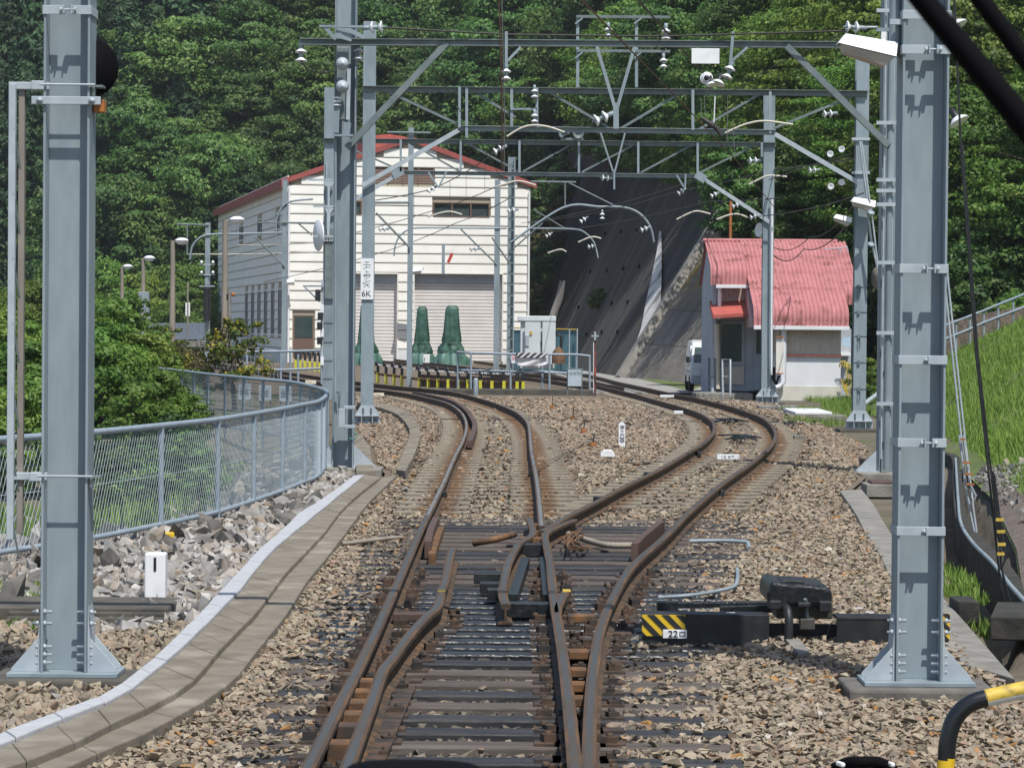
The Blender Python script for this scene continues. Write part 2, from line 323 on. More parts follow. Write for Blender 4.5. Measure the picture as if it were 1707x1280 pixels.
def tag(o, label=None, cat=None, group=None, kind=None):
    if label: o['label'] = label
    if cat: o['category'] = cat
    if group: o['group'] = group
    if kind: o['kind'] = kind
    return o
def thing(name, label, cat, loc, group=None):
    o = bpy.data.objects.new(name, None); COL.objects.link(o); o.location = loc; o.empty_display_size = 0.2
    OFF[o.name] = Vector(loc); return tag(o, label, cat, group)
def kids(o): return [c for c in bpy.data.objects if c.parent == o]
def dup(root, loc, label=None, rot=None, scale=None, group=None):
    r = root.copy(); COL.objects.link(r); r.location = loc; OFF[r.name] = Vector(loc)
    if rot is not None:
        if isinstance(rot, Quaternion): r.rotation_mode = 'QUATERNION'; r.rotation_quaternion = rot
        else: r.rotation_euler = (0, 0, rot)
    if scale is not None: r.scale = (scale,) * 3 if not isinstance(scale, tuple) else scale
    if label: r['label'] = label
    if group: r['group'] = group
    def rec(a, b):
        for ch in a.children:
            c = ch.copy(); COL.objects.link(c); c.parent = b; rec(ch, c)
    rec(root, r)
    return r
def np_mesh(name, V, Fq, mats, attr=None, mi=None, smooth=False, vec=None):
    me = bpy.data.meshes.new(name); V = np.asarray(V, dtype=np.float32); Fq = np.asarray(Fq, dtype=np.int32); k = Fq.shape[1]
    me.vertices.add(len(V)); me.vertices.foreach_set('co', V.ravel())
    me.loops.add(Fq.size); me.loops.foreach_set('vertex_index', Fq.ravel())
    me.polygons.add(len(Fq)); me.polygons.foreach_set('loop_start', np.arange(0, Fq.size, k, dtype=np.int32))
    try: me.polygons.foreach_set('loop_total', np.full(len(Fq), k, dtype=np.int32))
    except Exception: pass
    for m_ in (mats if isinstance(mats, (list, tuple)) else [mats]): me.materials.append(m_)
    me.polygons.foreach_set('use_smooth', np.full(len(Fq), bool(smooth)))
    if mi is not None: me.polygons.foreach_set('material_index', np.asarray(mi, dtype=np.int32))
    me.update(calc_edges=True)
    if attr is not None:
        a = me.attributes.new('rnd', 'FLOAT', 'POINT'); a.data.foreach_set('value', np.asarray(attr, dtype=np.float32))
    if vec is not None:
        a = me.attributes.new('uvw', 'FLOAT_VECTOR', 'POINT'); a.data.foreach_set('vector', np.asarray(vec, dtype=np.float32).ravel())
    return me
def mesh_obj(name, me, parent=None):
    o = bpy.data.objects.new(name, me); COL.objects.link(o); OFF[o.name] = Vector((0, 0, 0))
    if parent is not None: o.parent = parent
    return o
def catmull(pts, step=0.3):
    pts = [Vector(p) for p in pts]; out = []
    for i in range(len(pts) - 1):
        p0 = pts[max(i - 1, 0)]; p1 = pts[i]; p2 = pts[i + 1]; p3 = pts[min(i + 2, len(pts) - 1)]
        n = max(1, int((p2 - p1).length / step))
        for k in range(n):
            t = k / n
            out.append(0.5 * ((2 * p1) + (p2 - p0) * t + (2 * p0 - 5 * p1 + 4 * p2 - p3) * t * t + (-p0 + 3 * p1 - 3 * p2 + p3) * t ** 3))
    out.append(pts[-1]); return out
def text_mesh(txt, size, material, origin, right, upv, nrm, parent, name='lettering', depth=0.002, align='CENTER', sx=1.0):
    cu = bpy.data.curves.new('t', 'FONT'); cu.body = txt; cu.size = size; cu.align_x = align; cu.align_y = 'CENTER'; cu.extrude = depth
    to = bpy.data.objects.new('t', cu); COL.objects.link(to)
    dg = bpy.context.evaluated_depsgraph_get(); me = bpy.data.meshes.new_from_object(to.evaluated_get(dg))
    bpy.data.objects.remove(to); bpy.data.curves.remove(cu)
    me.name = name; me.materials.clear(); me.materials.append(material)
    r = Matrix((Vector(right).normalized(), Vector(upv).normalized(), Vector(nrm).normalized())).transposed()
    off = OFF[parent.name]
    for v in me.vertices: v.co = r @ Vector((v.co.x * sx, v.co.y, v.co.z)) + Vector(origin) - off
    o = bpy.data.objects.new(name, me); COL.objects.link(o); o.parent = parent; OFF[o.name] = off
    return o
def strokes(segs, origin, right, upv, nrm, wid, material, parent, name='lettering'):
    """segs: list of ((x0,y0),(x1,y1)) in metres on the board plane"""
    b = MB(); o = Vector(origin); r = Vector(right); u = Vector(upv); nn = Vector(nrm)
    for k, ((x0, y0), (x1, y1)) in enumerate(segs):
        b.bar(o + r * x0 + u * y0, o + r * x1 + u * y1, wid, 0.003 + 0.0004 * (k % 5), upv=nn)
    return b.build(name, material, parent)
XR, ZU, NF = (1, 0, 0), (0, 0, 1), (0, -1, 0)

# ------------------------------------------------------------------ ground, banks, hillside
def interp(pts):
    """list of Vectors -> x as a function of y"""
    a = sorted([(p.y, p.x) for p in pts]); ys = np.array([q[0] for q in a]); xs = np.array([q[1] for q in a])
    return lambda y: np.interp(y, ys, xs)
FENCE_PX = [(-60, 738), (0, 732), (150, 721), (340, 702), (404, 693), (469, 682), (501, 675.5), (531, 669), (545.5, 657), (540, 650), (514, 642.5),
            (482, 636.5), (430, 632), (391, 628), (340, 623), (260, 613.5), (190, 606)]
FENCE = catmull([G(x, y, 1.0) for x, y in FENCE_PX], 0.25)
fence_front = interp([p for p in FENCE if p.y < 43.2 and True][:200])
TOE = [Vector((2.2, 10, 0)), Vector((3.0, 16, 0)), Vector((3.45, 20, 0)), Vector((4.55, 27, 0)), Vector((5.75, 36, 0)), Vector((6.75, 46, 0)), Vector((7.9, 60, 0)), Vector((8.9, 75, 0)), Vector((9.9, 88, 0)), Vector((10.5, 100, 0))]
toe_x = interp(TOE)
def smooth(a, b, t): t = np.clip((t - a) / (b - a), 0, 1); return t * t * (3 - 2 * t)
def ground_z(x, y):
    z = np.full_like(x, -0.10)
    d = fence_front(y) - x                                            # metres beyond the fence
    z -= 0.9 * smooth(0.3, 4.0, d) * (1 - smooth(48, 60, y))
    dd = toe_x(y) - x
    z -= .34 * smooth(.02, .16, dd) * (1 - smooth(.55, .8, dd)) * smooth(18, 21, y) * (1 - smooth(43, 46, y))
    return z
gx = np.unique(np.concatenate([np.linspace(-260, -30, 24), np.linspace(-30, 30, 121), np.arange(2.5, 8, .08), np.linspace(30, 260, 24)]))
gy = np.unique(np.concatenate([np.linspace(-30, 8, 6), np.linspace(8, 110, 205), np.linspace(110, 460, 40)]))
XX, YY = np.meshgrid(gx, gy); ZZ = ground_z(XX.ravel(), YY.ravel())
V = np.stack([XX.ravel(), YY.ravel(), ZZ], 1); nx, ny = len(gx), len(gy)
ii = (np.arange(ny - 1)[:, None] * nx + np.arange(nx - 1)[None, :]).ravel()
mesh_obj('ground', np_mesh('ground', V, np.stack([ii, ii + 1, ii + nx + 1, ii + nx], 1), M['soil'], smooth=True))['kind'] = 'structure'

def strip(name, left, right, z, material, kind='structure'):
    """sheet between two outlines of equal length"""
    n = len(left); v = [(p.x, p.y, z) for p in left] + [(p.x, p.y, z) for p in right]
    f = [(i, i + n, i + n + 1, i + 1) for i in range(n - 1)]
    b = MB(); b.add(v, f); o = b.build(name, material); o['kind'] = kind; return o

# ballast bed between the cable trough on the left and the drain side on the right
XL = [G(-60, 1300), G(72, 1250), G(162, 1222), G(220, 1205), G(300, 1177), G(350, 1145), G(390, 1112), G(427, 1072), G(472, 1015), G(507, 965), G(539, 927), G(577, 880), G(607, 838), G(642, 808), G(662, 785), G(640, 770), G(625, 740), G(600, 715), G(610, 680), G(590, 662), G(560, 648)]
XRt = [G(1840, 1300), G(1720, 1180), G(1625, 1110), G(1590, 1060), G(1500, 985), G(1478, 940), G(1425, 855), G(1398, 818), G(1450, 775), G(1440, 740), G(1385, 716), G(1335, 690), G(1290, 672), G(1200, 664), G(1150, 655)]
xl_f, xr_f = interp(XL), interp(XRt)
ys = np.concatenate([np.arange(12.0, 60, 0.75), np.arange(60, 92, 2)])
strip('ballast_bed', [Vector((float(xl_f(y)) - .15, y, 0)) for y in ys], [Vector((float(xr_f(y)) + .1, y, 0)) for y in ys], -0.045, M['bed'])
# far yard: gravel road beyond the crossing and dark stone under the far tracks
strip('gravel_road', [G(960, 652), G(945, 632), G(905, 610), G(880, 598)], [G(1290, 652), G(1150, 640), G(1010, 618), G(925, 600)], -0.06, M['gravel'])
strip('yard_ballast', [Vector((-7.2, 88, 0)), Vector((-16, 120, 0)), Vector((-32, 150, 0)), Vector((-34, 159, 0))], [Vector((5.2, 88, 0)), Vector((3.1, 120, 0)), Vector((2.2, 150, 0)), Vector((1.6, 163, 0))], -0.075, M['bed'])
strip('wall_foot_verge', [G(1148, 648), G(1080, 632), G(1000, 614), G(925, 600)], [G(1172, 640), G(1085, 629), G(1005, 611), G(927, 598)], -0.05, M['bank_soil'])

# grass bank on the right
us = np.linspace(0, 9, 37); yb = np.linspace(9, 79, 141)
def bank_z(u): return np.where(u < 0, -0.1, np.minimum(0.56 * u, 3.2)) + 0.0
bv = []
for y in yb:
    for u in us: bv.append((float(toe_x(y)) + u, y, float(bank_z(np.array(u))) + 0.05 * math.sin(u * 2.1 + y * .6) * min(u, 1) * 1.2))
nu = len(us); bf = [(j * nu + i, j * nu + i + 1, (j + 1) * nu + i + 1, (j + 1) * nu + i) for j in range(len(yb) - 1) for i in range(nu - 1)]
mesh_obj('grass_bank', np_mesh('grass_bank', bv, bf, M['bank_soil'], smooth=True))['kind'] = 'structure'
# stony litter at the foot of the bank
lv = []; yl = np.linspace(12, 36, 41)
for y in yl:
    for k in range(5):
        u = 0.01 + k * (0.6 if y < 29 else 0.6 * (37.5 - y) / 8.5)
        lv.append((float(toe_x(y)) + u, y, 0.56 * u + 0.05 * math.sin(u * 2.1 + y * .6) * min(u, 1) * 1.2 + 0.02))
lf = [(j * 5 + i, j * 5 + i + 1, (j + 1) * 5 + i + 1, (j + 1) * 5 + i) for j in range(len(yl) - 1) for i in range(4)]
mesh_obj('litter_strip', np_mesh('litter_strip', lv, lf, M['litter'], smooth=True))['kind'] = 'structure'

# forested hillside: foot line and up-slope direction for each station
HF = [(-110, 240, -3, 0, 1), (-60, 226, -2, 0, 1), (-34, 218, -1, 0.05, 1), (-20, 214, 0, 0.05, 1), (-8, 213, 1, .1, 1), (-1, 211, 8, .3, 1), (4, 206, 15.6, .5, .86),
      (7.0, 168, 12.0, .75, .65), (10.0, 128, 8.2, .8, .6), (11.3, 114, 7.0, .8, .6), (12.9, 102, 5.9, .8, .55), (15.4, 92, 3.2, .85, .5), (17.6, 82, 3.4, .9, .4), (22, 66, 4, 1, .2), (38, 48, 6, 1, .1)]
hs = np.array(HF); ts = np.linspace(0, 75, 26)
par = np.linspace(0, len(HF) - 1, 85)
def hill_pt(s, t):
    q = [np.interp(s, np.arange(len(HF)), hs[:, k]) for k in range(5)]; L = math.hypot(q[3], q[4])
    return Vector((q[0] + q[3] / L * t, q[1] + q[4] / L * t, q[2] + 0.78 * t))
hv = [tuple(hill_pt(s, t)) for s in par for t in ts]; nt_ = len(ts)
hf = [(j * nt_ + i, (j + 1) * nt_ + i, (j + 1) * nt_ + i + 1, j * nt_ + i + 1) for j in range(len(par) - 1) for i in range(nt_ - 1)]
mesh_obj('hillside', np_mesh('hillside', hv, hf, M['forest_floor'], smooth=True))['kind'] = 'structure'

# ------------------------------------------------------------------ retaining wall (two battered faces and the pale ridge between them)
def ruled(a, b, c, d, nu_, nv_, pale, jag=0.0):
    """grid between bottom edge a-b and top edge c-d"""
    a, b, c, d = map(Vector, (a, b, c, d)); vs = []; uv = []; L = (b - a).length; H = (c - a).length
    for j in range(nv_ + 1):
        for i in range(nu_ + 1):
            s, t = i / nu_, j / nv_
            vs.append(tuple((a.lerp(b, s)).lerp(c.lerp(d, s), t))); uv.append((s * L, t * H, pale))
    fs = [(j * (nu_ + 1) + i, j * (nu_ + 1) + i + 1, (j + 1) * (nu_ + 1) + i + 1, (j + 1) * (nu_ + 1) + i) for j in range(nv_) for i in range(nu_)]
    return vs, fs, uv
rw = thing('retaining_wall', 'tall leaning concrete retaining wall with black stains behind the hut', 'retaining wall', (4.5, 122, 0))
OFF[rw.name] = Vector((4.5, 122, 0))
B0, B1, B2 = (-1.0, 201, -0.1), (4.56, 122, -0.1), (9.3, 97.5, -0.1)
T0, T1, T1m, T2 = (4.1, 206, 16.0), (10.0, 127.5, 8.4), (9.28, 126.78, 7.3), (12.7, 102, 6.2)
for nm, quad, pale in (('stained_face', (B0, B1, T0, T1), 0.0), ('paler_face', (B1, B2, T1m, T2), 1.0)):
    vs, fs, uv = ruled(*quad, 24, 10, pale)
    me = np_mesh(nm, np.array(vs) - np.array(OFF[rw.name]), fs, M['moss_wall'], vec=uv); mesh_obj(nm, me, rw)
b = MB(); b.bar(Vector(B1) + Vector((-.10, -.05, -.1)), Vector(T1) + Vector((-.10, -.05, .06)), 0.36, 0.60, upv=(-.8, -.25, .5)); b.build('ridge_beam', mat('pale_concrete', (.27, .26, .235), .9, 0, (.18, .172, .155), 1.2, 8), rw)
a0, a1, c0, c1 = map(Vector, (B0, B1, T0, T1))
def face_pt(s, t): return a0.lerp(a1, s).lerp(c0.lerp(c1, s), t)
_S, _T = np.meshgrid(np.linspace(0, 1, 201), np.linspace(0, 1, 201)); _P = np.array([tuple(face_pt(x, y)) for x, y in zip(_S.ravel(), _T.ravel())]) - np.array([0, 0, CAMZ])
_d = _P @ np.array(fw); _PX = CX + F * (_P @ np.array(rt)) / _d; _PY = CY - F * (_P @ np.array(up)) / _d
def on_face(px, py):
    k = int(np.argmin((_PX - px) ** 2 + (_PY - py) ** 2)); return face_pt(_S.ravel()[k], _T.ravel()[k])
for px, py in [(985, 455), (1012, 452), (1040, 449), (1066, 446), (965, 512), (993, 509), (1020, 507), (1047, 505), (1010, 392), (1036, 388), (1062, 385), (1085, 383), (950, 560), (978, 558), (1004, 556), (1030, 554)]:
    c_ = on_face(px, py); bb = MB(); bb.box(c_ + Vector((-.03, 0, .02)), (.10, .22, .20)); bb.build('weep_hole', M['rubber'], rw)
lime = mat('lime_stained_concrete', (0.60, 0.585, 0.56), 0.95, 0, (0.16, 0.15, 0.14), 0.7, 9, 0.5, 0.66)
for rows in ([(1103, 1105, 388), (1098, 1107, 420), (1088, 1106, 470), (1080, 1104, 510), (1072, 1090, 550), (1060, 1074, 585), (1040, 1052, 622)], [(936, 945, 470), (928, 942, 500), (920, 932, 525), (918, 926, 545)]):
    vs = []
    for (x0, x1, y) in rows:
        for q in range(5): vs.append(on_face(x0 + (x1 - x0) * q / 4, y) + Vector((-.10, -.02, .06)))
    bb = MB(); bb.add(vs, [(r * 5 + q, r * 5 + q + 1, (r + 1) * 5 + q + 1, (r + 1) * 5 + q) for r in range(len(rows) - 1) for q in range(4)]); bb.build('lime_stain', lime, rw)

# ------------------------------------------------------------------ rails and sleepers
ZR = 0.14
PROF = [(-.05, -.14), (.05, -.14), (.05, -.128), (.008, -.115), (.008, -.042), (.0325, -.034), (.0325, -.008), (.017, 0), (-.017, 0), (-.0325, -.008), (-.0325, -.034), (-.008, -.042), (-.008, -.115), (-.05, -.128)]
def sweep(pts, prof, name, parent, mats, top_faces=(7,), shoulder=(6, 8)):
    b = MB(); n = len(prof); vs = []
    for i, p in enumerate(pts):
        d = pts[min(i + 1, len(pts) - 1)] - pts[max(i - 1, 0)]; d.z = 0; d.normalize(); s = Vector((d.y, -d.x, 0))
        for (x, z) in prof: vs.append(p + s * x + Vector((0, 0, z)))
    top, side, sh = [], [], []
    for i in range(len(pts) - 1):
        for k in range(n):
            k2 = (k + 1) % n; f = (i * n + k, i * n + k2, (i + 1) * n + k2, (i + 1) * n + k)
            (top if k in top_faces else sh if (k in shoulder and len(mats) > 2) else side).append(f)
    b.add(vs, side, 1); b.add(vs, top, 0)
    if sh: b.add(vs, sh, 2)
    e = len(pts) - 1
    b.add(vs[:n], [tuple(range(n))[::-1]], 1); b.add(vs[e * n:], [tuple(range(n))], 1)
    return b.build(name, mats, parent)
R1 = [(505, 1292), (511, 1280), (572, 1160), (609, 1087), (649, 1000), (702, 880), (741, 800), (757, 763), (772, 733), (777.5, 714), (775.6, 698), (766, 684), (747.5, 672), (719, 664), (677, 654.8), (630, 648.7), (593, 644), (540, 637), (490, 629), (440, 621), (380, 613), (300, 604)]
R2u = [(903, 876), (895, 800), (886, 752), (883, 719), (879, 702.6), (864.6, 688.6), (841, 677), (806, 665), (759, 653.4), (712, 647.6), (665, 643.5), (618.6, 638.5), (590, 635), (540, 628.5), (490, 621.5), (430, 614), (370, 607), (300, 599)]
R2l = [(960, 1292), (959, 1280), (947, 1160), (937, 1080), (924, 1000), (919, 959), (917, 938), (912, 912), (908.5, 893), (912, 885.5), (934, 874), (958, 865)]
R3 = [(980.5, 1292), (981, 1280), (985, 1160), (991, 1100), (1000, 1050), (1019, 1000), (1043, 956), (1064, 931), (1090.6, 908), (1117, 884), (1143, 857), (1178.5, 825.7), (1213.6, 797.6), (1253, 770.6), (1283, 745), (1292.5, 728), (1291.6, 716.7), (1281, 702.6), (1260, 691), (1218, 677), (1171, 665), (1129, 657), (1077, 646), (1030, 636), (1000, 628.5), (955, 619), (905, 609.5), (850, 601)]
R4 = [(902, 884), (926, 871), (950, 857), (994, 834.5), (1034, 813), (1073, 794), (1105, 778), (1147.5, 753), (1175.6, 735.4), (1189.6, 719), (1189.6, 705), (1180, 695.6), (1159, 685), (1124, 674.5), (1089, 665), (1061, 657), (1025.6, 648.5), (990, 640), (945, 629.5), (900, 619), (850, 609.5), (790, 601)]
R5 = [(570, 1292), (577, 1280), (622, 1160), (637.5, 1116), (655, 1093), (672, 1069), (690.6, 1046), (710, 1025.6), (727, 1011.6), (731.6, 1003.7), (736.7, 982), (743.7, 960), (749.5, 930), (755, 911)]
M1 = [(882, 862), (888.5, 884), (882, 894), (866, 903), (855.5, 919), (845.6, 942), (839, 974), (837.5, 986), (843, 1006)]
W3 = [(944, 983), (936, 996), (929, 1010), (928.5, 1020)]
def split(pts, ycut):
    a = [p for p in pts if p[1] >= ycut]; c = [p for p in pts if p[1] <= ycut]
    k = next(i for i, p in enumerate(pts) if p[1] < ycut); p, q = pts[k - 1], pts[k]; t = (ycut - p[1]) / (q[1] - p[1])
    m_ = (p[0] + (q[0] - p[0]) * t, ycut); return a + [m_], [m_] + c
W = lambda pts: [G(x, y, ZR) for x, y in pts]
sw = thing('railway_turnout', 'rusty railway turnout with black oily sleepers in the foreground', 'railway points', (0, 20, 0))
mt = thing('railway_track', 'railway track bending left with grey sleepers beyond the points', 'railway track', (-0.5, 40, 0))
bt = thing('railway_track', 'railway track branching right towards the hut in a tight curve', 'railway track', (4, 50, 0))
M['shoulder'] = mat('rusty_rail_shoulder', (0.075, 0.048, 0.03), .6, .1, (0.15, 0.08, 0.035), 4, 6, .4, .7, stretch=(1, .4, 1))
RM = [M['rail_top'], M['rail_side'], M['shoulder']]; RB = [M['rail_bright'], M['rail_side'], M['shoulder']]
YC = 858
r1a, r1b = split(R1, YC); r3a, r3b = split(R3, YC); r2b = R2u; r4b = R4
def cr(p, step=0.25): return catmull(W(p), step)
L1a, L1b, L3a, L3b = cr(r1a), cr(r1b), cr(r3a), cr(r3b)
L2u, L2l, L4, L5 = cr(R2u), cr(R2l, .12), cr(R4), cr(R5, .12)
sweep(L1a, PROF, 'rail', sw, RM); sweep(L3a, PROF, 'rail', sw, RM); sweep(L2l, PROF, 'rail', sw, RM)
sweep(L5, PROF, 'rail', sw, RM); sweep(cr(M1, .1), PROF, 'rail', sw, RM)
sweep(cr(W3, .1), PROF, 'wing_rail', sw, RM)
sweep(L1b, PROF, 'rail', mt, RB); sweep(L2u, PROF, 'rail', mt, RB); sweep(L3b, PROF, 'rail', bt, RM); sweep(L4, PROF, 'rail', bt, RM)
# yellow painted tips on the moving rails, check rails and the guard angle
def patch(px, py, w_, l_, material, parent, name='paint_patch'):
    b = MB(); p = G(px, py, ZR + .004); b.box(p, (w_, l_, .006)); b.build(name, material, parent)
patch(944.5, 984, .055, .16, M['yellow_worn'], sw); patch(736, 984, .055, .14, M['yellow_worn'], sw)
CHK = [(-.03, -.13), (.03, -.13), (.03, .015), (-.03, .015)]
def flat_rail(px, prof, name, parent, material, z=ZR):
    return sweep(catmull([G(x, y, z) for x, y in px], .2), prof, name, parent, [material, material], ())
flat_rail([(727, 864), (718, 884), (713.5, 905)], CHK, 'check_rail', sw, M['angle'])
flat_rail([(735, 880), (727, 902), (720, 926)], CHK, 'check_rail', sw, M['rust'], 0.06)
flat_rail([(1103, 870), (1074, 893), (1058, 909)], CHK, 'check_rail', sw, M['angle'])
GA = [(-.045, -.10), (.045, -.10), (.045, .02), (-.045, .02)]
flat_rail([(690, 654.5), (725, 660.5), (755, 669), (774, 681), (784, 693), (791.5, 708), (788, 723), (783, 736)], GA, 'guard_angle', mt, M['angle'])
# spacer blocks and tie bars of the crossing
for (x0, x1, y, h_) in [(868, 906, 905, .1), (889, 904, 893, .09), (890, 905, 881, .09)]:
    b = MB(); a, c = G(x0, y, .07), G(x1, y, .07); b.box((a + c) / 2, ((c - a).length, .25, h_)); b.build('crossing_block', M['rust'], sw)
for (x0, x1, y, h_, mm_) in [(866, 905, 916, .11, 'black'), (845, 915, 1016, .10, 'black_oily'), (790, 838, 963, .08, 'black'), (800, 838, 979, .08, 'black'), (812, 836, 990, .08, 'black_oily'), (655, 718, 1027, .05, 'angle'), (946, 992, 1030, .05, 'rust'), (948, 980, 1090, .05, 'rust_bar'), (951, 978, 1120, .045, 'rust_bar'), (952, 977, 1144, .045, 'rust_bar'), (953, 976, 1168, .045, 'rust_bar')]:
    b = MB(); a, c = G(x0, y, .06), G(x1, y, .06); b.box((a + c) / 2, ((c - a).length, .16, h_)); b.build('tie_bar', M[mm_], sw, .006)
for y0, y1, xa, xb in [(1000, 936, 855, 876), (1000, 936, 913, 906)]:
    b = MB(); b.bar(G(xa, y0, .04), G(xb, y1, .04), .07, .08); b.build('slide_bar', M['black_oily'], sw)
for k, (px, py) in enumerate([(612, 1150), (604, 1168), (596, 1186), (588, 1206), (580, 1226), (566, 1256)]):
    b = MB(); p = G(px, py, .05); b.box(p, (.11, .13, .12)); b.build('heel_block', M['rust'], sw, .01)
for y0, y1, xa, xb in [(1270, 1150, 0, 0)]:
    b = MB(); b.bar(G(622, 1276, .02), G(680, 1142, .02), .09, .012); b.build('slide_bar', M['rust_plate'], sw)
for (px, py) in [(770, 690)]: pass
# fish plates and joints along the running rails
for (px, py, par_) in [(1000, 832 - 4, bt), (1083, 787, bt), (1160, 750, bt), (1196, 815, bt), (735, 817, mt), (890, 782, mt), (1288, 710, bt), (740, 669, mt), (826, 672, mt)]:
    b = MB(); p = G(px, py + 6, .05); b.box(p, (.06, .32, .08), 0.3); b.build('joint_plate', M['black'], par_, .01)

# timber sleepers of the turnout
x1_f, x3_f = interp(L1a + L1b[:10]), interp(L3a + L3b[:10]); x2_f = interp(L2l); x2u_f = interp([p for p in L2u if p.y < 60]); x5_f = interp(L5)
Y = 13.3; TIES = []; k = 0
while Y < 31.4:
    yy = Y + random.uniform(-.02, .02)
    xa = float(x1_f(yy)) - random.uniform(.40, .52); xb = float(x3_f(yy)) + random.uniform(.55, .75)
    oil = 18.3 < Y < 22.8; mm_ = 'tie_oil' if oil else random.choice(['tie_wet', 'tie_wet', 'tie_brown'] if Y < 18 else ['tie_wet', 'tie_brown'])
    wid = .20 if not oil else .17
    b = MB(); b.box(((xa + xb) / 2, yy, -.075), (xb - xa, wid, .15), random.uniform(-.006, .006))
    t = b.build('sleeper', M[mm_], sw, .012); TIES.append((xa, xb, yy - wid / 2, yy + wid / 2))
    if Y < 24:
        for fx in (x1_f, x3_f, x2_f if Y > 13.6 else x2_f, x5_f if Y < 21 else None):
            if fx is None: continue
            b = MB(); c = float(fx(yy))
            b.box((c, yy, .006), (.34, .15, .014)); 
            for s in (-1, 1):
                
                if random.random() < .8: hh = random.uniform(.022, .05); b.box((c + s * random.uniform(.09, .12), yy + random.uniform(-.03, .03), hh / 2 + .008), (random.uniform(.04, .08), random.uniform(.05, .09), hh), random.uniform(-.4, .4)); b.lathe([(.018, hh), (.018, hh + .018), (.0, hh + .02)], 6, (c + s * random.uniform(.09, .13), yy, .005))
            p = b.build('tie_plate', M['rust_plate'], sw, 0); p.parent = t; p.location = OFF[sw.name] - OFF[sw.name]
    Y += (.50 if not oil else .385) * random.uniform(.97, 1.03); k += 1

def ties_along(Lp, side, parent, y0, y1, zoff=-.085, n=95, spacing=.60, length=2.05):
    acc = 0; out = []; p0 = Lp[0]
    for i in range(1, len(Lp)):
        d = Lp[i] - Lp[i - 1]; acc += d.length
        if acc >= spacing and Lp[i].y > y0 and len(out) < n:
            acc = 0; dn = d.normalized(); s = Vector((dn.y, -dn.x, 0)); c = Lp[i] + s * side * .566; ang = math.atan2(s.y, s.x)
            out.append((c.x, c.y, ang))
        if Lp[i].y > y1: break
    first = None
    for (x, y, ang) in out:
        if first is None:
            b = MB(); o_ = OFF[parent.name]
            for sgn in (-1, 1): # twin raised ends with a lower middle
                b.box(o_ + Vector((sgn * .62, 0, -.065)), (.80, .19, .13))
            b.box(o_ + Vector((0, 0, -.08)), (.5, .17, .10))
            first = b.build('sleeper', M['tie_grey'], parent, .015); o = first
        else:
            o = first.copy(); COL.objects.link(o)
        o.location = Vector((x, y, .012)) - OFF[parent.name]; o.rotation_euler = (0, 0, ang + random.uniform(-.01, .01))
    return out
T_A = ties_along(L1b, 1, mt, 31.8, 88)
T_B = ties_along(L3b, -1, bt, 33, 90)
# far yard tracks in front of the shed
yt = thing('railway_track', 'far siding track curving across the yard in front of the shed', 'railway track', (-5, 110, 0))
for pts in ([(1040, 645), (960, 632), (860, 620), (760, 609), (690, 601.5), (640, 597)], [(985, 644), (905, 632), (820, 622), (740, 612), (680, 605), (630, 600)]):
    sweep(cr(pts, 1.0), PROF, 'rail', yt, RM)

ys_ = np.arange(12.6, 31.6, .5)
strip('oily_track_bed', [Vector((float(x1_f(y)) - .55, y, 0)) for y in ys_], [Vector((float(x3_f(y)) + .55, y, 0)) for y in ys_], -.040, mat('oily_ballast_bed', (.035, .028, .022), .9, 0, (.015, .014, .013), 6, 8, bump=.02, bscale=30))
# ------------------------------------------------------------------ loose stones
def stone_protos(n, flat=.50, npt=8, yy=.72, s0=100):
    out = []
    for k in range(n):
        bm = bmesh.new(); rg = np.random.default_rng(s0 + k)
        for i in range(npt):
            p = rg.uniform(-1, 1, 3); p *= rg.uniform(.8, 1.05) / np.max(np.abs(p)); bm.verts.new((p[0] * 1.05, p[1] * yy, p[2] * flat))
        bmesh.ops.convex_hull(bm, input=bm.verts); bmesh.ops.triangulate(bm, faces=bm.faces)
        loose = [v for v in bm.verts if not v.link_faces]; bmesh.ops.delete(bm, geom=loose, context='VERTS')
        bm.verts.index_update(); bm.verts.ensure_lookup_table()
        out.append((np.array([v.co[:] for v in bm.verts], dtype=np.float32), np.array([[v.index for v in f.verts] for f in bm.faces], dtype=np.int32))); bm.free()
    return out
SP = stone_protos(18); SP2 = stone_protos(18, .55, 9, .8, 300)
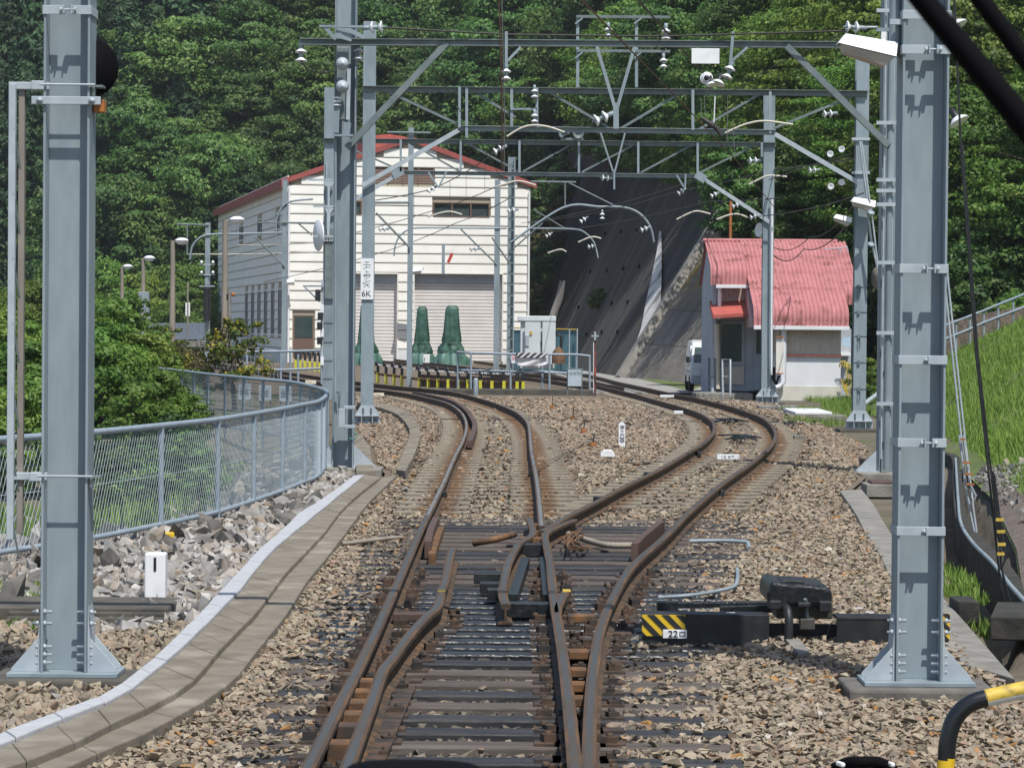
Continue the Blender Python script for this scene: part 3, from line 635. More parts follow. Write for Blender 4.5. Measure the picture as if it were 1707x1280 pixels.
def scatter_stones(name, pos, size, rnd, material, tilt=.5, SP=SP):
    VV, FF, AA = [], [], []; base = 0; kind = RNG.integers(0, len(SP), len(pos))
    for k, (pv, pf) in enumerate(SP):
        sel = np.where(kind == k)[0]
        if not len(sel): continue
        n = len(sel); az = RNG.uniform(0, 2 * PI, n); tx = RNG.normal(0, tilt, n); ty = RNG.normal(0, tilt, n)
        ca, sa = np.cos(az), np.sin(az); cx_, sx_ = np.cos(tx), np.sin(tx); cy_, sy_ = np.cos(ty), np.sin(ty)
        Rz = np.zeros((n, 3, 3)); Rz[:, 0, 0] = ca; Rz[:, 0, 1] = -sa; Rz[:, 1, 0] = sa; Rz[:, 1, 1] = ca; Rz[:, 2, 2] = 1
        Rx = np.zeros((n, 3, 3)); Rx[:, 0, 0] = 1; Rx[:, 1, 1] = cx_; Rx[:, 1, 2] = -sx_; Rx[:, 2, 1] = sx_; Rx[:, 2, 2] = cx_
        Ry = np.zeros((n, 3, 3)); Ry[:, 1, 1] = 1; Ry[:, 0, 0] = cy_; Ry[:, 0, 2] = sy_; Ry[:, 2, 0] = -sy_; Ry[:, 2, 2] = cy_
        Q = Rx @ Ry @ Rz; sc_ = size[sel][:, None] * RNG.uniform(.75, 1.25, (n, 3))
        P_ = np.einsum('nij,nvj->nvi', Q, pv[None] * sc_[:, None, :]) + pos[sel][:, None, :]
        m_ = pv.shape[0]; VV.append(P_.reshape(-1, 3)); FF.append((pf[None] + (np.arange(n) * m_)[:, None, None] + base).reshape(-1, 3)); base += n * m_
        AA.append(np.repeat(rnd[sel], m_))
    o = mesh_obj(name, np_mesh(name, np.concatenate(VV), np.concatenate(FF), material, attr=np.concatenate(AA))); return o
rail_fs = [(x1_f, 13, 31.5), (x3_f, 13, 31.5), (x2_f, 13, 30), (interp([p for p in L1b if p.y < 60]), 31, 60), (x2u_f, 30, 60), (interp([p for p in L3b if p.y < 66]), 31, 66), (interp([p for p in L4 if p.y < 66]), 31, 66), (x5_f, 13, 26)]
_a, _b = G(111, 1116, .045), G(1527, 1131, .045); FTX = (_a.x, _a.y, _b.x, _b.y)
PB, SB, AB = [], [], []
for (ya, yb_, dens, sz) in [(12.9, 17, 1600, .0240), (17, 23, 1350, .0245), (23, 31, 950, .026), (31, 42, 580, .029), (42, 58, 300, .036), (58, 84, 130, .046)]:
    ylin = np.linspace(ya, yb_, 40); wmax = max(xr_f(ylin)); wmin = min(xl_f(ylin))
    n = int(dens * (yb_ - ya) * (wmax - wmin)); x = RNG.uniform(wmin, wmax, n); y = RNG.uniform(ya, yb_, n)
    half = y * .182 + .6
    ok = (x > xl_f(y) - .05) & (x < xr_f(y)) & (np.abs(x) < half); x, y = x[ok], y[ok]; n = len(x)
    s = sz * np.where(RNG.random(n) < .08, RNG.uniform(1.3, 1.9, n), RNG.uniform(.5, 1.4, n)); z = RNG.uniform(-.055, -.005, n)
    in_tie = np.zeros(n, bool); over = np.zeros(n)
    for (xa, xb, t0, t1) in TIES:
        hit = (y > t0 - .01) & (y < t1 + .01) & (x > xa) & (x < xb)
        out_l = x < x1_f(y) - .16; out_r = x > x3_f(y) + .2
        p = np.where(out_l, .16, np.where(out_r, .035, .006)); in_tie |= hit & (RNG.random(n) > p); z = np.where(hit, .012, z)
    for tl in (T_A, T_B):
        for (cx_, cy_, a_) in tl:
            if not (ya - 2 < cy_ < yb_ + 2): continue
            dx, dy = x - cx_, y - cy_; u = dx * math.cos(a_) + dy * math.sin(a_); v = -dx * math.sin(a_) + dy * math.cos(a_)
            hit = (np.abs(v) < .115) & (np.abs(u) < 1.03); near = np.abs(u) < .32; z = np.where((np.abs(u) < 1.2) & (np.abs(v) < .32) & ~hit, np.minimum(z, -.078), z)
            in_tie |= hit & (RNG.random(n) > np.where(near, .05, np.where(np.abs(u) > .8, .03, .004))); z = np.where(hit, -.004, z)
    centre = (x > x1_f(y) - .1) & (x < x3_f(y) + .1) & (y < 30); z = np.where(centre, z - .03, z)
    z = np.where((y < 30) & (x > x3_f(y) + .9), z + .03, z)
    a = np.clip(RNG.beta(2.2, 2.0, n) * .92, 0, 1); pick = RNG.random(n); a = np.where(pick > .993, 1, np.where(pick > .972, .965, a))
    dmin = np.full(n, 9.0)
    for f_, y0_, y1_ in rail_fs: dmin = np.where((y > y0_) & (y < y1_), np.minimum(dmin, np.abs(x - f_(y))), dmin)
    rusty = (RNG.random(n) < np.clip(.85 - dmin * 1.5, 0, .7)); a = np.where(rusty, RNG.choice([.02, .07, .12, .82, .955], n, p=[.25, .25, .2, .2, .1]), a)
    oilz = (y > 17.5) & (y < 24.5) & (x > x1_f(y) + .15) & (x < x3_f(y) + .45); a = np.where(oilz & (RNG.random(n) < .8), RNG.uniform(0, .05, n), a)
    dk = centre & (RNG.random(n) < .75); a = np.where(dk, a * .25, a)
    red = (y > 45) & (RNG.random(n) < .40); a = np.where(red, RNG.uniform(.72, .86, n), a)
    foot = ((np.abs(x - FTX[2]) < .44) & (y > FTX[3] - .36) & (y < FTX[3] + .3)); z = np.where((np.abs(x - FTX[2]) < .5) & (y < FTX[3]) & (y > FTX[3] - .9), z - .05, z); keep = ~in_tie & ~foot; PB.append(np.stack([x, y, z], 1)[keep]); SB.append(s[keep]); AB.append(a[keep])
o = scatter_stones('ballast', np.concatenate(PB), np.concatenate(SB), np.concatenate(AB), M['stones'], .30); o['kind'] = 'stuff'
o['label'] = 'tan crushed stone ballast heaped round the sleepers'
print('stones', sum(len(p) for p in PB))

# grey rubble between the trough and the chain-link fence
KERB_O = [(-60, 1248), (0, 1220), (67, 1196), (132, 1171), (180, 1152), (240, 1107), (267, 1085), (322, 1032), (357, 995), (390, 960), (427, 920), (472, 880), (502, 852), (544, 826), (590, 792)]
KERB_I = [(-60, 1262), (0, 1239), (95, 1200), (160, 1175), (207, 1154), (257, 1115), (295, 1085), (345, 1038), (370, 1012), (400, 982), (427, 947), (459, 912), (497, 880), (534, 850), (577, 815), (607, 791)]
ko_f = interp([G(x, y, .08) for x, y in KERB_O]); n = 30000
y = RNG.uniform(14, 41, n) ; x = np.array([RNG.uniform(float(fence_front(t)) - .3 if t > 20 else -.182 * t - .5, float(ko_f(t))) for t in y])
near = RNG.random(n) < .62
s = np.where(y > 19.5, RNG.gamma(2.0, .0155, n), RNG.gamma(3, .010, n)); s = np.clip(s, .014, .11)
z = -.09 + s * .3; a = np.clip(np.where(y > 19.5, RNG.beta(2.5, 1.8, n), RNG.beta(2, 3.2, n)), 0, 1)
dirt = (y < 19.8); a = np.where(dirt & (RNG.random(n) < .4), .78, a)
near = y < 19.6 + .5 * np.sin(x * 5); foot = (np.abs(x - FTX[0]) < .44) & (np.abs(y - FTX[1]) < .36) | ((y > 20.5) & (y < 21.9) & (x < -2.75)); a = np.where(near, np.clip(RNG.beta(2.2, 2.0, n) * .95, 0, 1), a); s = np.where(near, .027 * RNG.uniform(.5, 1.6, n), s); z = np.where(near, RNG.uniform(-.05, .0, n), z)
a = np.where(~near & (RNG.random(n) < .25), RNG.uniform(.85, 1, n), a)
for sel, m_, lb in ((near & ~foot, 'stones', 'tan crushed stone around the foot of the near left column'), (~near & ~foot, 'rocks', 'loose grey rubble between the trough and the fence')):
    o = scatter_stones('rubble', np.stack([x, y, z], 1)[sel], s[sel], a[sel], M[m_], .7, SP2); o['kind'] = 'stuff'; o['label'] = lb
n = 46; y = RNG.uniform(20.5, 36, n); x = np.array([RNG.uniform(float(fence_front(t)) + .05, float(fence_front(t)) + 1.1) for t in y])
o = scatter_stones('rubble', np.stack([x, y, np.full(n, -.03)], 1), RNG.uniform(.10, .19, n), RNG.choice([.02, .1, .3, .5, .75], n), M['rocks'], .5, SP2); o['kind'] = 'stuff'; o['label'] = 'bigger grey rocks strewn below the chain-link fence'
n = 5000; y = RNG.uniform(13, 19.6, n); x = np.array([RNG.uniform(-.182 * t - .5, float(ko_f(t))) for t in y]); foot = (np.abs(x - FTX[0]) < .44) & (np.abs(y - FTX[1]) < .36); x, y = x[~foot], y[~foot]; n = len(x)
o = scatter_stones('rubble', np.stack([x, y, RNG.uniform(-.06, -.02, n)], 1), .028 * RNG.uniform(.5, 1.6, n), np.clip(RNG.beta(2.2, 2, n) * .95, 0, 1), M['stones'], .4); o['kind'] = 'stuff'; o['label'] = 'tan crushed stone beside the white kerb at the lower left'
n = 2600; y = RNG.uniform(26, 46, n); x = fence_front(y) - RNG.uniform(.1, 4.5, n); s = np.clip(RNG.gamma(2.6, .03, n), .03, .25)
z = ground_z(x, y) + s * .25
o = scatter_stones('rubble', np.stack([x, y, z], 1), s, RNG.beta(1.6, 2.6, n), M['rocks'], .9, SP2); o['kind'] = 'stuff'; o['label'] = 'grey stones scattered on the slope beyond the fence'
n = 2600; y = RNG.uniform(14, 40, n); u = RNG.uniform(.15, 2.0, n) * np.clip((42 - y) / 14, .15, 1); x = toe_x(y) + u; s = np.clip(RNG.gamma(2.2, .013, n), .01, .09)
z = .56 * u + .02
o = scatter_stones('litter', np.stack([x, y, z], 1), s, RNG.beta(1.5, 2.4, n), M['rocks'], .9, SP2); o['kind'] = 'stuff'; o['label'] = 'small stones and litter at the foot of the grass bank'

# grass: bank, and tufts near the drain, hut and rubble
def blades(name, px, py, pz, h, label, lean=.5, wid=.012):
    n = len(px); az = RNG.uniform(0, 2 * PI, n); ln = RNG.uniform(.1, lean, n) * h; dx, dy = np.cos(az), np.sin(az)
    b0 = np.stack([px - dy * wid, py + dx * wid, pz], 1); b1 = np.stack([px + dy * wid, py - dx * wid, pz], 1)
    tip = np.stack([px + dx * ln, py + dy * ln, pz + h], 1)
    V = np.stack([b0, b1, tip], 1).reshape(-1, 3); Fq = np.arange(n * 3).reshape(n, 3)
    a = np.repeat(np.clip(RNG.beta(2, 2, n), 0, 1), 3)
    o = mesh_obj(name, np_mesh(name, V, Fq, M['grass'], attr=a)); o['kind'] = 'stuff'; o['label'] = label; return o
n = 210000; y = RNG.uniform(32.5, 78, n); u = RNG.uniform(.1, 6.5, n); x = toe_x(y) + u
lit = .28; gap = np.sin(x * 2.3 + y * .9) + np.sin(y * 1.7 - x * 1.1) + RNG.normal(0, .6, n)
ok = (u > lit) & (x < y * .182 + 1) & (gap > -1.55); x, y, u = x[ok], y[ok], u[ok]
blades('grass', x, y, .56 * u + .05 * np.sin(u * 2.1 + y * .6) * np.minimum(u, 1) * 1.2 - .02, RNG.uniform(.04, .15, len(x)) * np.where(RNG.random(len(x)) < .06, 2.2, 1), 'bright green grass growing on the sunny bank', 1.1, .010)
def tuft(label, spots, hmax=.12, dens=900):
    X, Y_, Z = [], [], []
    for (px, py, rx, ry, z) in spots:
        c = G(px, py, z); n = int(dens * rx * ry * 3.1) + 20; r_ = np.sqrt(RNG.random(n)); t = RNG.uniform(0, 2 * PI, n)
        X.append(c.x + rx * r_ * np.cos(t)); Y_.append(c.y + ry * r_ * np.sin(t)); Z.append(np.full(n, z - .01))
    X, Y_, Z = map(np.concatenate, (X, Y_, Z)); blades('grass', X, Y_, Z, RNG.uniform(.03, hmax, len(X)), label, .8, .008)
tuft('short grass along the concrete drain channel', [(1590, 960, .12, 1.2, -.08), (1605, 990, .16, .9, -.08), (1640, 1050, .14, .6, -.08), (1455, 985, .12, .35, -.04), (1470, 1000, .1, .3, -.04), (1675, 1225, .22, .35, -.06), (1640, 1250, .15, .25, -.06)], .10)
tuft('weedy grass patch in front of the white hut', [(1360, 690, .8, 3, -.05), (1420, 680, .7, 4, -.05), (1395, 668, .9, 3, -.05), (1330, 705, .3, 1.5, -.05), (1475, 690, .5, 6, -.05), (1372, 707, .45, 1.2, -.05)], .22, 260)
tuft('strip of green grass beside the left column', [(30, 985, .35, .5, -.06), (55, 1000, .3, .3, -.06), (10, 1050, .2, .25, -.06)], .10)
n = 26000; y = RNG.uniform(24, 46, n); d = RNG.uniform(.2, 5.5, n); x = fence_front(y) - d
gap = np.sin(x * 2.1 + y * .7) + np.sin(y * 1.3 - x * 1.7); ok = (gap > .2 - .05 * d) & ((x < -3.6) | (y < 33)); x, y = x[ok], y[ok]
blades('grass', x, y, ground_z(x, y), RNG.uniform(.08, .4, len(x)), 'rough green weeds growing on the slope beyond the fence', .8, .018)

# ------------------------------------------------------------------ concrete trough path, kerb and covers
def slabs(name, out_px, in_px, z, th, step, material, parent, gap=.006, jit=.002):
    """row of short slabs between two pixel outlines on the ground"""
    A = catmull([G(x, y, z) for x, y in out_px], .05); B = catmull([G(x, y, z) for x, y in in_px], .05)
    def at(L, t):
        k = t * (len(L) - 1); i = min(int(k), len(L) - 2); return L[i].lerp(L[i + 1], k - i)
    Lm = sum((A[i + 1] - A[i]).length for i in range(len(A) - 1)); n = max(1, int(Lm / step)); b = MB()
    for k in range(n):
        g = gap / Lm; t0, t1 = k / n + g * .5, (k + 1) / n - g * .5; dz = random.uniform(-jit, jit)
        q = [at(A, t0), at(B, t0), at(B, t1), at(A, t1)]
        b.prism([p + Vector((0, 0, dz - th)) for p in q], (0, 0, th))
    return b.build(name, material, parent, .008)
tp = thing('cable_trough', 'long concrete cable trough with a white painted kerb left of the rails', 'cable trough', G(300, 1100))
CRACK = [(-60, 1300), (60, 1262), (125, 1236), (175, 1210), (225, 1187), (270, 1167), (325, 1130), (357, 1092), (400, 1047), (427, 1020), (474, 957), (509, 920), (542, 885), (569, 850), (599, 822), (634, 795)]
ROW2 = [(0, 1330), (110, 1278), (185, 1245), (240, 1222), (300, 1190), (352, 1160), (396, 1125), (425, 1088), (478, 1022), (512, 968), (545, 928), (582, 880), (612, 840), (640, 812), (664, 790)]
slabs('kerb', KERB_O, KERB_I, .10, .16, .62, M['kerb_white'], tp, .008, .004)
slabs('cover_slab_row', KERB_I, CRACK, .075, .12, .60, M['slab'], tp)
slabs('cover_slab_row', [(x + 3, y) for x, y in CRACK], ROW2, .035, .10, .60, M['slab'], tp)
tp2 = thing('cable_trough', 'narrow raised concrete trough curving behind the sign column', 'cable trough', G(690, 720))
slabs('cover_slab_row', [(660, 782), (672, 752), (681, 730), (681, 712), (665, 693), (649, 684), (621, 676), (596, 670)], [(676, 784), (691, 756), (700, 728), (698, 711), (686, 692), (668, 680), (623, 668.5), (598, 662)], .09, .2, .8, M['slab'], tp2, .006, .01)
tp3 = thing('cable_trough', 'short concrete trough leading to the second left gantry foot', 'cable trough', G(610, 750))
slabs('cover_slab_row', [(594, 785), (592, 760), (590, 742), (586, 726)], [(626, 785), (619, 762), (616, 744), (604, 726)], .06, .15, .8, M['slab'], tp3, .006, .01)
tp4 = thing('cable_trough', 'grey concrete trough covers running past the right column', 'cable trough', G(1460, 880))
slabs('cover_slab_row', [(1400, 818), (1427, 857), (1442, 887), (1460, 912), (1482, 955), (1520, 1010), (1560, 1058), (1605, 1105)], [(1436, 815), (1456, 840), (1477, 875), (1490, 895), (1520, 935), (1568, 990), (1637, 1068), (1692, 1130)], .03, .14, .55, M['concrete'], tp4)

# ------------------------------------------------------------------ chain-link fence
fn = thing('chain_link_fence', 'curved pale blue chain-link fence with tube rails on the left', 'fence', G(300, 880))
b = MB(); b.tube([p + Vector((0, 0, 0)) for p in FENCE[::2]], .030, 8); b.build('top_rail', M['blue_paint'], fn)
b = MB(); b.tube([Vector((p.x, p.y, .04)) for p in FENCE[::2]], .026, 8); b.build('bottom_rail', M['blue_paint'], fn)
arc = [0.0]
for i in range(1, len(FENCE)): arc.append(arc[-1] + (FENCE[i] - FENCE[i - 1]).length)
def fpt(s, z):
    i = int(np.searchsorted(arc, s)); i = min(max(i, 1), len(arc) - 1); t = (s - arc[i - 1]) / max(arc[i] - arc[i - 1], 1e-6)
    p = FENCE[i - 1].lerp(FENCE[i], t); return Vector((p.x, p.y, z))
s = .55
while s < arc[-1]:
    b = MB(); b.tube([fpt(s, -.25), fpt(s, 1.0)], .028, 8); b.build('post', M['blue_paint'], fn); s += 2.05 if s < 13 else 1.8
b = MB(); L_ = arc[-1]; pitch = .075; n_ = int(L_ / pitch); seg = 3; H_ = .94
for dirn in (1, -1):
    for k in range(-12, n_ + 12):
        pts = []
        for q in range(seg + 1):
            z = .05 + H_ * q / seg; s_ = k * pitch + dirn * H_ * .55 * q / seg + (0 if dirn > 0 else H_ * .55)
            if 0 <= s_ <= L_: pts.append(fpt(s_, z) + Vector((.003 * dirn, 0, 0)))
        if len(pts) > 1: b.tube(pts, .0025, 3, cap=False)
b.tube([fpt(s_, .52) for s_ in np.arange(0, L_, .4)], .004, 4)
b.build('wire_mesh', M['steel'], fn)

t = thing('concrete_edge', 'dark grooved concrete edge behind the foot of the near left column', 'kerb', G(150, 1030))
b = MB(); a_, c_ = G(-60, 1012, 0), G(285, 1014, 0); b.box(((a_.x + c_.x) / 2, 21.2, -.06), (c_.x - a_.x, .85, .16))
for k in range(3): b.box(((a_.x + c_.x) / 2 + .2, 20.70 - .06 * k, -.06 - .03 * k), (c_.x - a_.x - .3, .05, .12))
b.build('block', M['conc_dark'], t, .012)
# ------------------------------------------------------------------ near steel columns
def hsec(b, x, y, z0, z1, B, tf=.014, tw=.010, turned=False, mi=0):
    t = B / 2
    if not turned:
        for s in (-1, 1): b.box((x + s * (t - tf / 2), y, (z0 + z1) / 2), (tf, B, z1 - z0), mi=mi)
        b.box((x, y, (z0 + z1) / 2), (B - 2 * tf, tw, z1 - z0), mi=mi)
    else:
        for s in (-1, 1): b.box((x, y + s * (t - tf / 2), (z0 + z1) / 2), (B, tf, z1 - z0), mi=mi)
        b.box((x, y, (z0 + z1) / 2), (tw, B - 2 * tf, z1 - z0), mi=mi)
def bolt(b, p, ax, r=.014, l=.035): 
    q = Vector(ax).normalized(); b.lathe([(0, -.003), (r, -.003), (r, .012), (r * .55, .012), (r * .55, l), (0, l)], 6, p, q)
def near_column(px, py, label, bands, side_labels=None):
    z0 = .045; g = G(px, py, z0); x, y = g.x, g.y; B = .258
    t = thing('steel_column', label, 'column', (x, y, z0)); b = MB(); hsec(b, x, y, z0, 7.0, B); b.build('shaft', M['steel'], t, .003)
    b = MB(); b.box((x, y, z0 - .012), (B + .36, B + .12, .024)); b.build('base_plate', M['steel'], t, .003)
    b = MB(); b.box((x, y, z0 - .21), (B + .56, B + .34, .37)); b.build('concrete_foot', M['conc_dark'] if px < 800 else M['foot'], t, .02)
    for s in (-1, 1):
        fx = x + s * B / 2; b = MB()
        b.prism([(fx + s * .002, y - B * .42, z0), (fx + s * .016, y - B * .42, z0), (fx + s * .016, y - B * .42, z0 + .20), (fx + s * .002, y - B * .42, z0 + .37)], (0, B * .84, 0))
        for yy in (-.40, .36):
            y_ = y + B * yy; b.prism([(fx + s * .016, y_, z0), (fx + s * .165, y_, z0), (fx + s * .165, y_, z0 + .02), (fx + s * .016, y_, z0 + .19)], (0, .010, 0))
        b.build('gusset_bracket', M['steel_light'], t, .002)
        b = MB()
        for zz in (.05, .095, .14, .27, .335):
            bolt(b, (fx - s * .014, y - B * .36, z0 + zz), (-s, 0, 0), .015, .045); bolt(b, (fx + s * .018, y - B * .36, z0 + zz), (s, 0, 0), .014, .03)
        b.build('flange_bolts', M['steel_light'], t)
        b = MB(); b.lathe([(.024, 0), (.024, .02), (.013, .02), (.013, .09), (0, .09)], 8, (fx + s * .085, y - B * .15, z0)); b.build('anchor_bolt', M['steel_light'], t)
    for k, (bpy_, kind) in enumerate(bands):
        zc = P(px, bpy_, y - B / 2).z; yf = y - B / 2 - .006; h_ = .05; b = MB(); xo = x + .035 if px > 800 else x + .01
        if kind == 'gap':
            b.box(((x - B / 2 - .006 + xo - .022) / 2, yf, zc), (xo - .022 - (x - B / 2 - .006), .007, h_)); b.box(((xo + .022 + x + B / 2 + .006) / 2, yf, zc), (x + B / 2 + .006 - xo - .022, .007, h_))
            for s in (-1, 1): b.box((xo + s * .022, yf - .018, zc), (.007, .036, h_))
            b.lathe([(.013, -.045), (.013, -.033), (.006, -.033), (.006, .033), (.013, .033), (.013, .047)], 6, (xo, yf - .022, zc), (1, 0, 0))
        else:
            b.box((x, yf, zc), (B + .012, .007, h_)); b.box((xo, yf - .016, zc), (.02, .030, h_ * .9)); bolt(b, (xo - .02, yf - .01, zc), (0, -1, 0), .013, .03)
        for s in (-1, 1): b.box((x + s * (B / 2 + .004), y, zc), (.007, B + .01, h_))
        b.build('clamp_band', M['steel_light'], t, .002)
    return t, x, y, B
cL, lx, ly, LB = near_column(111, 1116, 'near grey steel column with a black disc on the left', [(17, 'gap')])
cR, rx, ry, RBw = near_column(1527, 1131, 'near grey steel column ringed with clamp bands on the right', [(25, 'gap'), (83, 'gap'), (448, 'gap'), (600, 'tab'), (738, 'gap'), (885, 'tab')])
b = MB(); b.tube([Vector((rx - .16, ry - .02, z)) for z in (3.55, 7)], .034, 10); b.build('conduit', M['steel'], cR)
b = MB(); b.box((rx - .15, ry - .1, P(1500, 40, ry).z), (.10, .03, .03)); b.build('conduit_clip', M['steel_light'], cR)
# arms, lattice channel and disc of the left column
zA, zB_ = P(110, 146, ly).z, P(110, 793, ly).z
hz = thing('channel_post', 'slender grey channel hung beside the near left column', 'post', (lx - .28, ly, P(30, 895, ly).z))
xa, xb = P(25.5, 300, ly).x, P(39, 300, ly).x
b = MB(); zt, zb2 = P(30, 143, ly).z, P(30, 897, ly).z
b.box((xa, ly - .10, (zt + zb2) / 2), (.038, .05, zt - zb2)); b.build('channel', M['steel_light'], hz, .003)
b = MB(); b.box((xb, ly - .05, (zt + zb2) / 2 + .02), (.034, .05, zt - zb2 - .02)); b.build('channel', mat('brownish_galvanised_steel', (0.26, 0.235, 0.205), .6, 0, (.20, .18, .155), 4, 6), hz, .003)
b = MB()
for k in range(7):
    z = zt - .25 - k * .36
    if z > zb2 + .1: b.bar((xa + .01, ly - .12, z), (xb - .005, ly - .07, z - .22), .010, .012, upv=(0, 1, 0))
b.build('lacing', M['steel_dark'], hz)
for zz in (zA, zB_):
    b = MB(); b.box(((xa + lx - LB / 2) / 2, ly - .07, zz), (lx - LB / 2 - xa + .05, .05, .042)); b.box((lx - LB / 2 - .03, ly - .10, zz), (.07, .09, .05)); b.build('support_arm', M['steel_light'], hz, .004)
    b = MB(); b.tube([(lx - LB / 2 - .02, ly - LB / 2 - .012, zz + .005), (lx + LB / 2 + .03, ly - LB / 2 - .012, zz + .005)], .007, 6); b.build('rod', M['steel_light'], cL)
    b = MB(); b.box((lx + LB / 2 + .035, ly - .06, zz), (.07, .12, .012)); b.box((lx + LB / 2 + .02, ly - .1, zz - .025), (.012, .05, .06)); b.build('rod_plate', M['steel_dark'], cL)
zc = P(110, 171, ly).z
b = MB(); b.box((lx, ly - LB / 2 - .015, zc), (.385, .014, .045)); b.build('cross_bar', M['steel_light'], cL, .003)
b = MB()
for s in (-1, 1): bolt(b, (lx + s * .145, ly - LB / 2 - .022, zc), (0, -1, 0), .018, .02)
b.build('cross_bar_bolts', M['steel_light'], cL)
b = MB(); b.box((lx + .165, ly + .02, zc - .02), (.06, .10, .07)); b.build('disc_bracket', M['orange'], cL, .004)
dk = thing('signal_disc', 'round black disc mounted behind the near left column', 'signal disc', P(146, 113, ly + .16))
b = MB(); b.lathe([(0, -.012), (.168, -.012), (.174, -.004), (.174, .012), (.16, .05), (0, .06)], 40, P(146, 113, ly + .16), (0.12, -1, 0)); b.build('disc', M['rubber'], dk)
b = MB(); b.box(P(150, 150, ly + .19), (.05, .05, .22)); b.build('mount', M['black'], dk)
# floodlights
def floodlight(p0, p1, Y, label, hgt):
    a, c = P(*p0, Y), P(*p1, Y); L = (c - a).length; d = (c - a).normalized(); q = Matrix((d, Vector((0, 1, 0)), Vector((-d.z, 0, d.x)))).transposed()
    t = thing('floodlight', label, 'floodlight', (a + c) / 2); o = (a + c) / 2; h = hgt; W_ = L * .55
    def fr(x, y, z): return o + q @ Vector((x * L, y * W_, z * h))
    b = MB(); top = [fr(-.40, -.28, .5), fr(.5, -.28, .5), fr(.5, .4, .5), fr(-.40, .4, .5)]; mid = [fr(-.5, -.5, .05), fr(.5, -.5, -.12), fr(.5, .5, -.12), fr(-.5, .5, .05)]
    b.add(top + mid, [(0, 1, 2, 3), (4, 5, 1, 0), (5, 6, 2, 1), (6, 7, 3, 2), (7, 4, 0, 3)]); b.build('housing', M['white'], t, L * .012)
    b = MB(); low = [fr(-.44, -.46, .02), fr(.48, -.46, -.15), fr(.48, .46, -.15), fr(-.44, .46, .02)]; bot = [fr(-.36, -.34, -.30), fr(.34, -.34, -.58), fr(.34, .34, -.58), fr(-.36, .34, -.30)]
    b.add(low + bot, [(0, 4, 5, 1), (1, 5, 6, 2), (2, 6, 7, 3), (3, 7, 4, 0), (4, 7, 6, 5)]); b.build('lens', mat('cloudy_lamp_cover', (.50, .46, .41), .3, 0, (.42, .38, .33), 6, 4), t)
    b = MB(); b.tube([fr(.48, .1, .1), fr(.60, .1, .0), fr(.66, .15, .25)], L * .022, 8); b.build('mounting_arm', M['steel_dark'], t)
    return t
floodlight((1395, 76), (1492, 92), ry - .02, 'large white floodlight leaning out from the near right column', .135)

# ------------------------------------------------------------------ gantries over the tracks
def seg(b, p, q, Y, w_, d_=None): b.bar(P(*p, Y), P(*q, Y), w_, d_ or w_, upv=(0, 1, 0))
def gantry(label, Y, cat='gantry'):
    return thing('track_gantry', label, cat, (P(1020, 600, Y).x, Y, 0))
def flared_base(t, px, py, Y, B, plate_w, plate_h):
    g = P(px, py, Y); b = MB(); y0 = Y - B / 2 - .012; hw = plate_w / 2
    b.prism([(g.x - hw, y0, g.z), (g.x + hw, y0, g.z), (g.x + hw, y0, g.z + plate_h * .45), (g.x + B * .52, y0, g.z + plate_h), (g.x - B * .52, y0, g.z + plate_h), (g.x - hw, y0, g.z + plate_h * .45)], (0, .012, 0))
    b.box((g.x, y0 - .05, g.z + plate_h * .42), (plate_w, .09, .014))
    for s in (-.22, .22): b.box((g.x + s * plate_w, y0 - .05, g.z + plate_h * .21), (.014, .09, plate_h * .42))
    b.build('base_gusset', M['steel_light'], t, .002)
    b = MB()
    for s in (-.34, -.1, .1, .34): bolt(b, (g.x + s * plate_w, y0 - .004, g.z + plate_h * .18), (0, -1, 0), .02, .03)
    for s in (-.16, .16):
        for zz in (.55, .68, .82): bolt(b, (g.x + s * plate_w, y0 - .004, g.z + plate_h * zz), (0, -1, 0), .02, .03)
    b.build('base_bolts', M['steel_dark'], t)
    b = MB(); b.box((g.x, Y + .05, g.z - .17), (plate_w + .30, B + .55, .33)); b.build('concrete_foot', M['conc_dark'], t, .02)
# nearest gantry
Y2 = 41.8; g2 = gantry('nearest gantry with a single dark beam and two long knee braces', Y2)
x2l, x2r = P(574, 500, Y2).x, P(1483, 500, Y2).x
b = MB(); hsec(b, x2l, Y2, 0, 7.4, .30, .02); b.build('column', M['steel'], g2, .003)
b = MB(); hsec(b, x2r, Y2, 0, 7.4, .30, .02); b.build('column', M['steel'], g2, .003)
for xx, s0 in ((x2l, 1), (x2r, -1)):
    b = MB(); b.box((xx, Y2, -.12), (1.1 if s0 > 0 else .95, .8, .26)); b.build('concrete_foot', M['concrete'], g2, .02)
    for s in (-1, 1):
        b = MB(); fx = xx + s * .155; b.prism([(fx, Y2 - .13, .01), (fx + s * .30, Y2 - .13, .01), (fx + s * .30, Y2 - .13, .04), (fx, Y2 - .13, .33)], (0, .02, 0)); b.box((fx + s * .14, Y2, .02), (.30, .34, .02)); b.build('base_gusset', M['steel_light'], g2)
YB = Y2 - .22
b = MB()
pL, pR = P(500, 70, YB), P(1478, 75.5, YB); zt = .04
b.bar(pL + Vector((0, 0, zt)), pR + Vector((0, 0, zt)), .11, .012, upv=(0, 0, 1)); b.bar(pL, pR, .012, .07, upv=(0, 0, 1)); b.bar(pL - Vector((0, 0, zt)), pR - Vector((0, 0, zt)), .11, .012, upv=(0, 0, 1))
b.build('beam', M['steel_dark'], g2)
for p, q in (((578, 247), (745, 72)), ((1481, 243), (1311, 77))):
    b = MB(); seg(b, p, q, YB - .02, .085, .10); b.build('knee_brace', M['steel_dark'], g2)
b = MB(); seg(b, (995, 78), (1025, 180), YB - .03, .045); seg(b, (1058, 78), (1029, 180), YB - .03, .045); seg(b, (1027, 172), (1027, 215), YB - .03, .075, .05); b.build('wire_hanger', M['steel'], g2)
